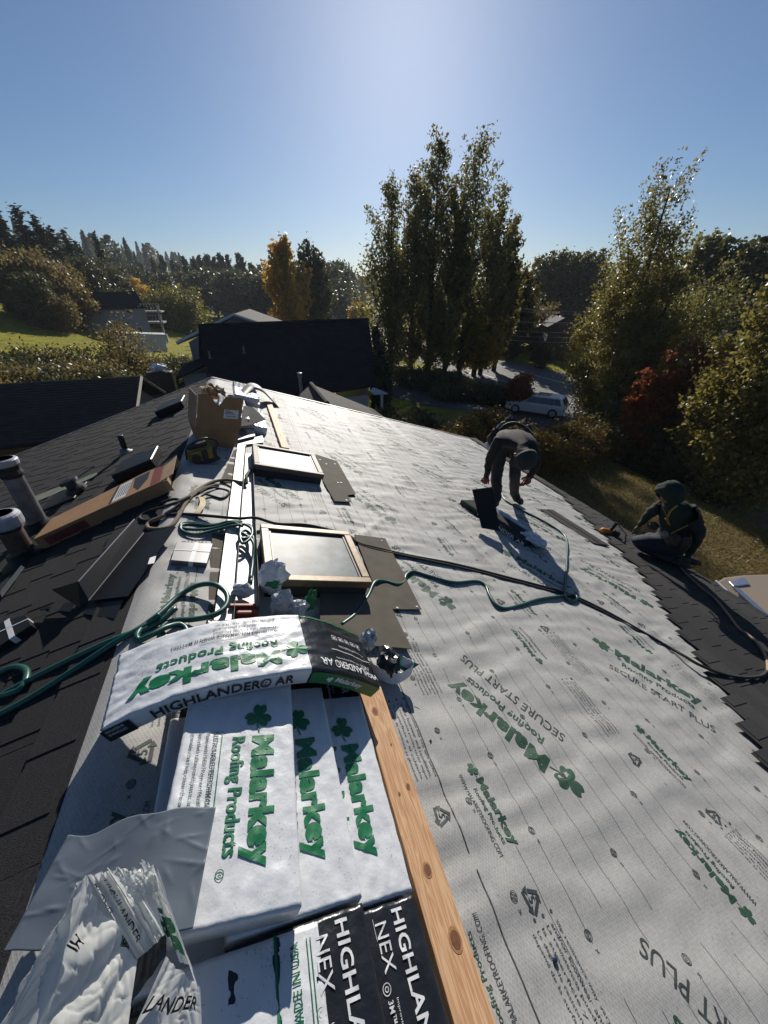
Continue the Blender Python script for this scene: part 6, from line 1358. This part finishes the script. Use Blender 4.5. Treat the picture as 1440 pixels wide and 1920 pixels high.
LM = {'cotton': leaf_mat('cottonwood_leaves', [(.055, .062, .022), (.090, .094, .032), (.14, .13, .042), (.075, .08, .03)], .55),
      'glint': leaf_mat('glinting_leaves', [(.065, .064, .016), (.12, .108, .026), (.17, .15, .045), (.065, .066, .022)], .5, .42, .42),
      'olive': leaf_mat('olive_leaves', [(.045, .045, .012), (.075, .070, .018), (.11, .095, .024), (.05, .05, .015)]),
      'yellow': leaf_mat('yellow_leaves', [(.17, .12, .014), (.25, .18, .02), (.12, .10, .02)]),
      'orange': leaf_mat('orange_leaves', [(.32, .15, .022), (.42, .22, .03), (.22, .11, .02)]),
      'red': leaf_mat('red_leaves', [(.15, .035, .016), (.11, .035, .016), (.18, .07, .022)]),
      'brown': leaf_mat('brown_leaves', [(.085, .070, .026), (.12, .095, .036), (.065, .062, .024)]),
      'willow': leaf_mat('willow_leaves', [(.07, .075, .014), (.10, .095, .018)]),
      'conifer': leaf_mat('conifer_needles', [(.013, .022, .014), (.020, .030, .018), (.028, .036, .020)], .2, .6, .3),
      'dark': leaf_mat('dark_leaves', [(.028, .036, .014), (.046, .052, .020), (.066, .066, .026)], .38),
      'mixbush': leaf_mat('autumn_bush_leaves', [(.09, .078, .018), (.13, .10, .022), (.11, .04, .016), (.06, .058, .016), (.12, .105, .026)])}
BARK = mat('bark', (.045, .036, .028), .9, var=.3, scale=6); BARKP = mat('pale_bark', (.11, .10, .08), .9, var=.3, scale=6)
def make_crown(seed, H, Rr, kind, n, leaf, t0=.12):
    """returns leaf quads (N*4,3) and limb polylines; the tree stands at the origin"""
    r = np.random.default_rng(seed)
    nb = {'cotton': 64, 'poplar': 90, 'conifer': 150, 'round': 90, 'bush': 70, 'willow': 80}[kind]
    t = t0 + (1 - t0) * r.random(nb) ** (.9 if kind != 'conifer' else 1.15); u = (t - t0) / (1 - t0)
    if kind == 'conifer': pr = (1 - u) ** .85 * (.75 + .5 * r.random(nb)); el = R(8) - R(22) * (1 - u) + r.normal(0, .1, nb)
    elif kind == 'poplar': pr = np.sin(np.pi * np.clip(u, .02, 1) ** .75) ** .55 * (.7 + .5 * r.random(nb)); el = R(68) + r.normal(0, .08, nb)
    elif kind == 'cotton': pr = (np.sin(np.pi * np.clip(u * .93 + .07, 0, 1) ** .8) ** .6) * (.45 + .70 * r.random(nb)); el = R(50) + R(20) * u + r.normal(0, .10, nb)
    elif kind == 'willow': pr = np.sin(np.pi * np.clip(u * .8 + .1, 0, 1)) ** .5 * (.8 + .3 * r.random(nb)); el = R(25) + r.normal(0, .2, nb)
    else: pr = np.sqrt(np.clip(1 - (2 * u * .95 - .85) ** 2, .05, 1)) * (.65 + .5 * r.random(nb)); el = R(25) + R(35) * u + r.normal(0, .2, nb)
    az = r.random(nb) * 2 * np.pi; L = Rr * pr / np.maximum(np.cos(el), .33)
    drop_ = -L * np.sin(el) * (.0 if kind in ('conifer',) else .88)           # branch starts lower on the trunk so the tip is near height t
    z0 = np.clip(t * H + drop_, .06 * H, None)
    bi = r.choice(nb, n, p=(L + .15 * L.mean()) / (L + .15 * L.mean()).sum()); f = r.random(n) ** .62
    if kind == 'conifer': f = r.random(n) ** .8
    cl = np.clip(np.random.default_rng(seed + 9).normal(0, 1, (nb, 7, 3)), -1.5, 1.5); sub = r.integers(0, 7, n)           # twig clumps
    sg = {'conifer': .10, 'poplar': .10, 'cotton': .10, 'round': .13, 'bush': .15, 'willow': .12}[kind] * Rr
    if kind in ('round', 'bush'):          # clumps spread through an uneven dome
        nc = 150; q0 = np.random.default_rng(seed + 5); dr = q0.normal(0, 1, (nc, 3)); dr /= np.linalg.norm(dr, axis=1, keepdims=True)
        rad_ = (.30 + .70 * q0.random(nc) ** .5) * (.72 + .40 * q0.random(nc)); cz = np.where(dr[:, 2] < 0, dr[:, 2] * .9, dr[:, 2] * 1.0)
        C0 = np.stack([dr[:, 0] * rad_ * Rr, dr[:, 1] * rad_ * Rr, (.50 + .50 * cz * rad_) * H], -1); wd = q0.random(nc) + .35; ci = r.choice(nc, n, p=wd / wd.sum())
        cen = C0[ci] + r.normal(0, 1, (n, 3)) * np.array([1, 1, .8]) * (.10 + .07 * q0.random(nc)[ci])[:, None] * Rr
        cen[:, 2] = cen[:, 2] * H / np.quantile(cen[:, 2], .997)
        k_ = r.choice(nc, 22, replace=False); limbs = [[np.array([0, 0, .12 * H + .3 * C0[m_, 2] * .6]), C0[m_] * np.array([.5, .5, .72]), C0[m_]] for m_ in k_]
    else:
        cen = np.stack([np.cos(az[bi]) * np.cos(el[bi]) * L[bi] * f, np.sin(az[bi]) * np.cos(el[bi]) * L[bi] * f, z0[bi] + np.sin(el[bi]) * L[bi] * f], -1)
        cen = cen + cl[bi, sub] * sg * (.35 + f[:, None]) * np.array([1, 1, 1.5]) + r.normal(0, 1, (n, 3)) * sg * .40
        if kind == 'willow': cen[:, 2] -= r.random(n) ** 2 * .35 * H
        cen[:, 2] = cen[:, 2] * H / np.quantile(cen[:, 2], .9985); limbs = None
    cen[:, 2] = np.maximum(cen[:, 2], .02 * H * r.random(n))
    a = r.normal(0, 1, (n, 3)); a /= np.linalg.norm(a, axis=1, keepdims=True); c = r.normal(0, 1, (n, 3))
    if kind == 'conifer': a[:, 2] *= .35; a /= np.linalg.norm(a, axis=1, keepdims=True)
    c -= a * (a * c).sum(1, keepdims=True); c /= np.linalg.norm(c, axis=1, keepdims=True)
    s = leaf * (.55 + .9 * r.random((n, 1))); a = a * s * .72; c = c * s * (.44 if kind != 'conifer' else .3)
    Q = np.stack([cen - a, cen - c * .9 + a * .1, cen + a, cen + c * .9 + a * .1], 1).reshape(-1, 3)
    if limbs is not None: return Q, limbs
    limbs = []
    for k in np.argsort(-L)[: 26 if kind in ('cotton', 'round') else 12]:
        p0 = np.array([0, 0, z0[k]]); d = np.array([np.cos(az[k]) * np.cos(el[k]), np.sin(az[k]) * np.cos(el[k]), np.sin(el[k])]) * L[k]
        limbs.append([p0, p0 + d * .5 + np.array([0, 0, -.03 * L[k]]), p0 + d * .95])
    return Q, limbs
def crown_mesh(Q, m):
    n = len(Q) // 4; me = bpy.data.meshes.new('crown'); me.vertices.add(len(Q)); me.vertices.foreach_set('co', np.ascontiguousarray(Q, dtype=np.float32).ravel())
    me.loops.add(4 * n); me.loops.foreach_set('vertex_index', np.arange(4 * n, dtype=np.int32)); me.polygons.add(n); me.polygons.foreach_set('loop_start', np.arange(0, 4 * n, 4, dtype=np.int32))
    me.materials.append(m); me.update(calc_edges=True); return me
def trunk_mesh(H, r0, limbs, m, lean=(0, 0), t1=.93):
    b = MB(); b.tube([(0, 0, -.4), (0, 0, .25 * H), (0, 0, .6 * H), (0, 0, t1 * H)], [r0 * 1.15, r0 * .85, r0 * .5, r0 * .12], 8)
    for l in limbs: b.tube(l, [r0 * .28, r0 * .17, r0 * .05], 5, cap=False)
    me = bpy.data.meshes.new('trunk'); me.from_pydata(b.v, [], b.f); me.materials.append(m); return me
def put_tree(name, label, cat, x, y, z, cm, tm, sc=(1, 1, 1), rot=0.0, group=None):
    t = thing(name, (x, y, z), label, cat, group); t.scale = sc; t.rotation_euler = (0, 0, rot)
    for nm, me in (('crown', cm), ('trunk', tm)):
        o = bpy.data.objects.new(nm, me); col.objects.link(o); o.parent = t
    return t
def big_tree(name, label, top, d, Rr, kind, lm, n, leaf, seed, group=None, r0=.28, bark=BARK, t0=.12, cat='tree'):
    p = AT(*top, d); z = g1(p.x, p.y); H = p.z - z; Q, limbs = make_crown(seed, H, Rr, kind, n, leaf, t0)
    return put_tree(name, label, cat, p.x, p.y, z, crown_mesh(Q, LM[lm]), trunk_mesh(H, r0, limbs, bark), group=group)
GC = 'tall cottonwoods in the middle'
for i, (tp, d, rr, lab) in enumerate((((735, 338), 42, 3.3, 'leftmost tall dark cottonwood of the middle cluster'), ((782, 318), 45, 3.2, 'second cottonwood from the left in the middle cluster'), ((826, 250), 42, 3.3, 'tallest pointed cottonwood at the centre of the cluster'), ((905, 246), 44, 3.5, 'tall cottonwood with rounded twin top right of the central one'), ((945, 345), 47, 2.6, 'shorter cottonwood at the right of the cluster'), ((862, 330), 40, 2.1, 'slender cottonwood filling the gap between the two tallest'))):
    big_tree('cottonwood_tree', lab, tp, d, rr, 'cotton', 'cotton', 15500, .19, 100 + i, GC, .26, t0=.08)
big_tree('young_poplar', 'slim yellowing poplar right of the cottonwood cluster', (966, 412), 50, 1.8, 'poplar', 'olive', 9000, .28, 120)
big_tree('young_poplar', 'low yellow-green tree at the foot of the cottonwoods', (905, 560), 46, 2.6, 'round', 'yellow', 6000, .28, 121); big_tree('young_poplar', 'yellow-green tree behind the cottonwoods by the road', (985, 500), 62, 3.0, 'cotton', 'olive', 9000, .34, 122)
for i, (tp, d, rr, kd_, lm, n, lab) in enumerate((((1272, 304), 25.5, 2.5, 'cotton', 'glint', 26000, 'tallest broad tree at the right with a bushy pointed top'), ((1235, 440), 25, 2.6, 'round', 'glint', 40000, 'wide glinting olive tree below the tallest right-hand tree'), ((1268, 520), 23.5, 1.8, 'round', 'glint', 26000, 'lower glinting olive tree in front of the right-hand group'), ((1345, 500), 29, 2.6, 'round', 'cotton', 24000, 'darker tree just right of the tallest right-hand tree'), ((1195, 640), 22, 1.3, 'round', 'glint', 15000, 'low leafy tree at the left foot of the right-hand group'))):
    big_tree('broadleaf_tree', lab, tp, d, rr, kd_, lm, n, .092, 130 + i, 'broad trees at the right', .2, t0=.05)
big_tree('broadleaf_tree', 'leafy tree cut off by the right edge', (1525, 545), 17, 1.8, 'round', 'glint', 26000, .095, 140, 'broad trees at the right', .14, t0=.05)
# prototypes shared by the background trees
PRO = {}
def proto(key, kind, lm, H, Rr, n, leaf, seed, t0=.1, r0=.25):
    Q, limbs = make_crown(seed, H, Rr, kind, n, leaf, t0); PRO[key] = (H, crown_mesh(Q, LM[lm]), trunk_mesh(H, r0, limbs, BARK))
for k in range(3): proto('con%d' % k, 'conifer', 'conifer', 18, 3.6, 5600, .58, 200 + k, .08)
for k in range(2): proto('pop%d' % k, 'poplar', 'dark', 20, 2.2, 5500, .60, 210 + k, .05)
for k in range(2): proto('rnd%d' % k, 'round', 'dark', 14, 5.2, 5600, .52, 220 + k, .05)
for k in range(2): proto('olv%d' % k, 'round', 'brown', 9, 4.6, 6800, .36, 230 + k, .03)
proto('cot0', 'cotton', 'cotton', 16, 3.6, 6000, .42, 240, .06); proto('cot1', 'cotton', 'dark', 16, 3.6, 6000, .42, 241, .06)
proto('wil0', 'willow', 'willow', 10, 6.5, 9000, .42, 250, .12); proto('org0', 'round', 'orange', 9, 4.0, 6000, .42, 251, .05)
USED = {}
def bg_tree(key, name, label, top, d, group, wx=1.0, cat='tree'):
    H, cm, tm = PRO[key]; p = AT(*top, d); z = g1(p.x, p.y); s = (p.z - z) / H
    return put_tree(name, label, cat, p.x, p.y, z, cm, tm, (s * wx, s * wx, s), random.uniform(0, 6.28), group)
gl = 'dark conifers on the left hill'
for i, (x, y, d, lab) in enumerate(((-12, 392, 92, 'conifer cut by the left edge on the hill'), (26, 386, 96, 'tallest pointed conifer on the left hill'), (62, 404, 98, 'broad conifer right of the tallest on the left hill'), (92, 428, 100, 'lower conifer in the middle of the left hill row'), (116, 432, 104, 'rounded conifer right end of the left hill row'), (140, 452, 108, 'low conifer beside the lone pine'), (176, 438, 112, 'lone thin pine standing above the left treeline'))): bg_tree('con%d' % (i % 3), 'conifer_tree', lab, (x, y), d, gl, 1.35 if i != 6 else .8)
gh = 'shrubby trees on the left slope'
HL = [(8, 462, 74, 'olv0', 'brownish hillside tree at the left edge'), (42, 470, 76, 'olv1', 'brownish hillside tree second from the left edge'), (80, 486, 78, 'olv0', 'brownish hillside tree below the conifers'), (112, 500, 80, 'rnd0', 'dark hillside tree below the conifer row'), (150, 482, 90, 'rnd1', 'dark tree right below the low conifer'), (185, 492, 98, 'rnd0', 'dark tree at the foot of the lone pine'), (108, 512, 74, 'olv1', 'reddish-brown hillside shrub tree left of the far grey house'), (20, 535, 72, 'olv0', 'tan shrub tree above the lawn at the left edge'), (70, 548, 70, 'olv1', 'tan shrub tree above the middle of the lawn'), (96, 552, 68, 'olv0', 'tan shrub tree at the right end of the lawn'), (50, 510, 68, 'rnd1', 'dark olive tree between the hillside shrubs'), (220, 515, 105, 'rnd0', 'dark tree behind the far grey house')]
for (x, y, d, k, lab) in HL: bg_tree(k, 'hillside_tree', lab, (x, y), d, gh, 1.0)
gp = 'slim poplars in the distant row'
PX = [(262, 492), (284, 484), (300, 479), (322, 488), (331, 494), (343, 481), (360, 486), (372, 480), (386, 478), (400, 483), (411, 476), (424, 479), (445, 476), (452, 484), (470, 494), (486, 498)]
ORDN = ['first', 'second', 'third', 'fourth', 'fifth', 'sixth', 'seventh', 'eighth', 'ninth', 'tenth', 'eleventh', 'twelfth', 'thirteenth', 'fourteenth', 'fifteenth', 'sixteenth']
for i, (x, y) in enumerate(PX): bg_tree('pop%d' % (i % 2), 'poplar_tree', '%s slim poplar from the left in the distant row' % ORDN[i], (x, y), 175 + (i * 37) % 30, gp, 1.15)
gf = 'dark broad trees in front of the poplar row'
FL = [(225, 500, 150), (245, 498, 160), (275, 505, 155), (305, 512, 150), (335, 510, 165), (362, 508, 160), (392, 506, 165), (430, 505, 150), (465, 510, 140), (492, 515, 135), (505, 500, 150), (545, 500, 140), (615, 500, 150), (632, 490, 190), (648, 505, 170)]
for i, (x, y, d) in enumerate(FL): bg_tree(('rnd0', 'rnd1', 'cot1')[i % 3], 'broad_tree', '%s dark broad tree from the left before the distant poplars' % ORDN[i], (x, y), d, gf, 1.3)
bg_tree('wil0', 'willow_tree', 'round yellow-green willow right of the far grey house', (322, 532), 100, None, 1.0); bg_tree('org0', 'autumn_tree', 'small orange tree behind the far grey house', (236, 522), 108, None, 1.1); bg_tree('wil0', 'willow_tree', 'lower yellow-green willow beside the round one', (275, 545), 98, None, .9)
big_tree('autumn_tree', 'tall orange-brown autumn tree above the dark roof', (527, 446), 72, 3.6, 'cotton', 'orange', 12000, .40, 260, None, .2, t0=.12)
for i, (x, y, lab) in enumerate(((572, 450, 'tall dark poplar right of the orange tree'), (592, 466, 'second dark poplar right of the orange tree'))): bg_tree('cot1', 'dark_poplar', lab, (x, y), 78, 'dark poplars by the orange tree', .85)
for i, (x, y, d, k, lab) in enumerate(((1012, 482, 98, 'cot0', 'leftmost tree of the dense grove right of the cottonwoods'), (1035, 472, 92, 'cot1', 'second tree of the dense grove right of the cottonwoods'), (1058, 470, 90, 'cot0', 'third tree of the dense grove right of the cottonwoods'), (1082, 474, 92, 'cot1', 'fourth tree of the dense grove right of the cottonwoods'), (1106, 472, 90, 'cot0', 'fifth tree of the dense grove right of the cottonwoods'), (1130, 468, 88, 'cot1', 'last tree of the dense grove right of the cottonwoods'), (1340, 438, 58, 'cot0', 'first dark tree behind the utility pole'), (1372, 448, 56, 'cot1', 'second dark tree behind the utility pole'), (1408, 456, 58, 'cot0', 'third dark tree behind the utility pole'), (1438, 446, 54, 'cot1', 'fourth dark tree behind the utility pole, at the right edge'), (1300, 470, 62, 'cot1', 'dark tree behind the tallest right-hand tree'), (1250, 500, 66, 'cot0', 'half hidden grove tree behind the olive trees'), (1190, 480, 75, 'cot0', 'grove tree seen through the olive trees'), (990, 540, 80, 'rnd0', 'round tree behind the road at the cottonwoods'), (1010, 570, 72, 'olv0', 'brownish bush tree by the small gabled house'), (940, 560, 74, 'olv1', 'brownish tree across the road behind the cottonwoods'), (880, 560, 82, 'rnd1', 'dark tree across the road behind the cottonwood trunks'), (960, 628, 58, 'rnd0', 'dark hedge-like tree on the far kerb of the road'), (1020, 640, 54, 'rnd1', 'dark hedge-like tree on the far kerb near the gabled house'), (800, 560, 95, 'olv1', 'olive tree behind the left cottonwoods'), (742, 575, 110, 'rnd0', 'dark tree by the road left of the cottonwoods'), (650, 560, 160, 'olv0', 'olive tree by the far bend of the road'), (672, 568, 120, 'org0', 'reddish tree above the right end of the dark roof'))):
    bg_tree(k, 'grove_tree', lab, (x, y), d, 'trees across the road', 1.2)
# distant wood: one mass
Q = []
r_ = np.random.default_rng(77)
for i in range(520):
    azd = r_.uniform(-38, 78) if i < 420 else r_.uniform(-85, -27); d = r_.uniform(240, 620) if i < 420 else r_.uniform(95, 190); a_ = R(azd); x, y = d * math.sin(a_), d * math.cos(a_); z = g1(x, y); h_ = r_.uniform(8, 17) * (1 + (d - 240) / 900)
    k = ('con0', 'con1', 'rnd0', 'pop0')[i % 4]; n = 420; w_ = h_ * (.22 if i % 4 in (0, 1) else .34 if i % 4 == 2 else .13)
    t_ = r_.random(n); pr = (1 - t_) if i % 4 < 2 else np.sqrt(np.clip(1 - (2 * t_ - .9) ** 2, .05, 1)); ph = r_.random(n) * 6.28; rr = np.sqrt(r_.random(n)) * pr * w_
    c = np.stack([x + rr * np.cos(ph), y + rr * np.sin(ph), z + t_ * h_], -1); a = r_.normal(0, 1, (n, 3)); a /= np.linalg.norm(a, axis=1, keepdims=True); b_ = np.cross(a, r_.normal(0, 1, (n, 3))); b_ /= np.linalg.norm(b_, axis=1, keepdims=True); s = h_ * .055
    Q.append(np.stack([c - a * s, c - b_ * s * .7, c + a * s, c + b_ * s * .7], 1).reshape(-1, 3))
o = bpy.data.objects.new('distant_wood', crown_mesh(np.concatenate(Q), LM['dark'])); col.objects.link(o); tag(o, 'hazy dark wood along the far horizon', 'wood', kind='stuff')
# shrubs and bushes
def bush(name, label, top, base_y, d, Rr, lm, n, leaf, seed, group, cat='bush', zb=None):
    p = AT(*top, d); z = g1(p.x, p.y) if zb is None else zb; H = max(p.z - z, .6); Q, limbs = make_crown(seed, H, Rr, 'bush', n, leaf, .0)
    return put_tree(name, label, cat, p.x, p.y, z, crown_mesh(Q, LM[lm]), trunk_mesh(H, .05, limbs, BARK), group=group)
gb_ = 'autumn bushes beyond the eave'
for i, (tp, d, rr, lm, n, lab) in enumerate((((872, 785), 13.5, 1.0, 'mixbush', 7000, 'yellow-green bush just beyond the far eave corner'), ((925, 768), 15, 1.0, 'mixbush', 7000, 'upright yellowish bush below the white car'), ((1035, 815), 14.5, 1.2, 'mixbush', 11000, 'reddish bush behind the bending worker'), ((1075, 800), 16.5, 1.4, 'mixbush', 11000, 'rust-coloured bush right of the bending worker'), ((1120, 790), 18.5, 1.5, 'brown', 11000, 'brownish undergrowth below the olive trees'), ((980, 792), 14, .9, 'mixbush', 6000, 'bush directly behind the bending worker\'s back'), ((1200, 760), 20, 2.2, 'dark', 13000, 'dark undergrowth in the middle of the right-hand trees'), ((1290, 770), 20, 2.2, 'dark', 13000, 'dark undergrowth right of the dry stalks'), ((1395, 780), 19, 2.0, 'dark', 12000, 'dark undergrowth near the right edge'), ((1340, 690), 22, 2.6, 'dark', 11000, 'dark shrub below the utility pole'), ((1455, 750), 18, 1.7, 'glint', 14000, 'leafy shrub at the right edge above the truck'))):
    bush('autumn_bush', lab, tp, 0, d, rr, lm, n, .075 if d < 18 else .11, 300 + i, gb_)
for i, (tp, d, rr, lm, lab) in enumerate((((1262, 665), 19.5, 1.0, 'red', 'red-orange shrub glowing in the dark right-hand trees'), ((1335, 640), 20, 1.0, 'red', 'red shrub top below the utility pole'), ((1228, 700), 19, .7, 'red', 'small rusty shrub left of the red-orange one'), ((982, 700), 32, 1.1, 'red', 'red-leaved shrub beside the road above the white car'), ((1272, 632), 20.5, .45, 'yellow', 'small bright yellow sapling in the right-hand trees'))): bush('red_shrub', lab, tp, 0, d, rr, lm, 5000, .13, 320 + i, 'red shrubs')
gk = 'dark evergreen shrubs on the verges'
for i, (tp, d, rr, lab) in enumerate((((900, 722), 34, 1.6, 'dark shrub at the foot of the cottonwoods by the road'), ((938, 724), 33, 1.7, 'dark shrub left of the white car'), ((850, 722), 34, 1.7, 'dark shrub under the central cottonwood'), ((830, 690), 38, 2.4, 'shaded undergrowth between cottonwood trunks'), ((780, 690), 40, 2.4, 'shaded undergrowth under the left cottonwoods'), ((770, 775), 17, 1.3, 'low clipped shrub beyond the rake edge'), ((720, 770), 17, 1.1, 'low clipped shrub next to the garage roof'))): bush('evergreen_shrub', lab, tp, 0, d, rr, 'dark', 8000, .16, 340 + i, gk)
for i, (x, y, d) in enumerate(((694, 612, 25.2), (700, 640, 24.2), (706, 670, 23.4))): 
    p = AT(x, y, d); z = g1(p.x, p.y); H = p.z - z; Q, limbs = make_crown(360 + i, H, .55, 'poplar', 5000, .13, .02); put_tree('cypress', ('tallest', 'middle', 'lowest')[i] + ' dark cypress against the right end of the big dark roof', 'cypress', p.x + .4, p.y, z, crown_mesh(Q, LM['conifer']), trunk_mesh(H, .06, limbs, BARK), group='cypresses beside the dark roof')
gs_ = 'bramble shrubs left of the houses'
for i, (tp, d, rr, lm) in enumerate((((10, 652), 36, 3.0, 'dark'), ((60, 650), 37, 3.2, 'brown'), ((115, 655), 36, 3.0, 'dark'), ((20, 684), 29, 2.5, 'brown'), ((85, 686), 29, 2.6, 'dark'), ((150, 676), 31, 2.5, 'brown'), ((205, 694), 30, 2.0, 'dark'), ((-40, 665), 32, 2.8, 'dark'), ((255, 672), 40, 2.4, 'dark'), ((300, 668), 44, 2.4, 'dark'), ((345, 668), 46, 2.2, 'dark'))): bush('bramble_shrub', ['bramble mound at the left edge', 'olive bramble mound left of the bare tree', 'dark bramble mound below the lawn', 'near olive bramble mound above the left roof', 'near dark bramble mound above the left roof', 'olive bramble at the foot of the bare tree', 'dark bramble behind the left roof end', 'bramble mound beyond the left edge', 'dark hedge left of the white trailer front', 'dark hedge below the white trailer', 'dark hedge beside the grey gable wall'][i], tp, 0, d, rr, lm, 11000, .14, 380 + i, gs_)
big_tree('sparse_tree', 'sparse twiggy tree in front of the white trailer', (212, 585), 39, 2.6, 'round', 'brown', 4200, .15, 400, None, .12, BARK, .15)
# dry stalks
q = MB()
for i in range(420):
    p = ATZ(random.uniform(1240, 1345), random.uniform(800, 850), -5.6); h_ = random.uniform(1.2, 2.9); q.tube([(p.x, p.y, -6.6), (p.x + random.uniform(-.1, .1), p.y, -5.6 + h_ * .5), (p.x + random.uniform(-.4, .4), p.y + random.uniform(-.3, .3), -5.6 + h_)], [.014, .012, .004], 3, cap=False)
tag(q.build('dry_stalks', mat('dry_stalk', (.13, .105, .07), .9, var=.2)), 'thicket of dry upright stalks in the right-hand undergrowth', 'stalks', kind='stuff')
# grass blades on the yard below the eave
N = 60000; r_ = np.random.default_rng(5); x = r_.uniform(6.2, 17, N); y = r_.uniform(-2, 13, N); z = G(x, y); h_ = r_.uniform(.03, .10, N); a = r_.random(N) * 6.28; w_ = r_.uniform(.006, .014, N)
dx, dy = np.cos(a) * w_, np.sin(a) * w_; lx, ly_ = r_.normal(0, .03, N), r_.normal(0, .03, N)
V = np.stack([np.stack([x - dx, y - dy, z - .01], -1), np.stack([x + dx, y + dy, z - .01], -1), np.stack([x + lx + dx * .2, y + ly_ + dy * .2, z + h_], -1), np.stack([x + lx - dx * .2, y + ly_ - dy * .2, z + h_], -1)], 1).reshape(-1, 3)
o = bpy.data.objects.new('grass', crown_mesh(V, leaf_mat('dry_grass_blades', [(.13, .10, .035), (.085, .085, .022), (.17, .125, .05)], .3))); col.objects.link(o); tag(o, 'short dry autumn grass on the yard below the eave', 'grass', kind='stuff')
# ================================================================ thin autumn haze
hm = bpy.data.materials.new('haze_air'); hm.use_nodes = True; _n = hm.node_tree; _n.nodes.clear()
pv = _n.nodes.new('ShaderNodeVolumePrincipled'); pv.inputs['Color'].default_value = (.82, .90, 1.0, 1); pv.inputs['Density'].default_value = .00030; pv.inputs['Anisotropy'].default_value = .1
mo = _n.nodes.new('ShaderNodeOutputMaterial'); _n.links.new(pv.outputs[0], mo.inputs['Volume'])
b = MB(); b.box(-1620, 1620, -1620, 1640, -14, 48); hz = b.build('haze', hm); tag(hz, 'thin pale haze over the whole valley', 'haze', kind='stuff')
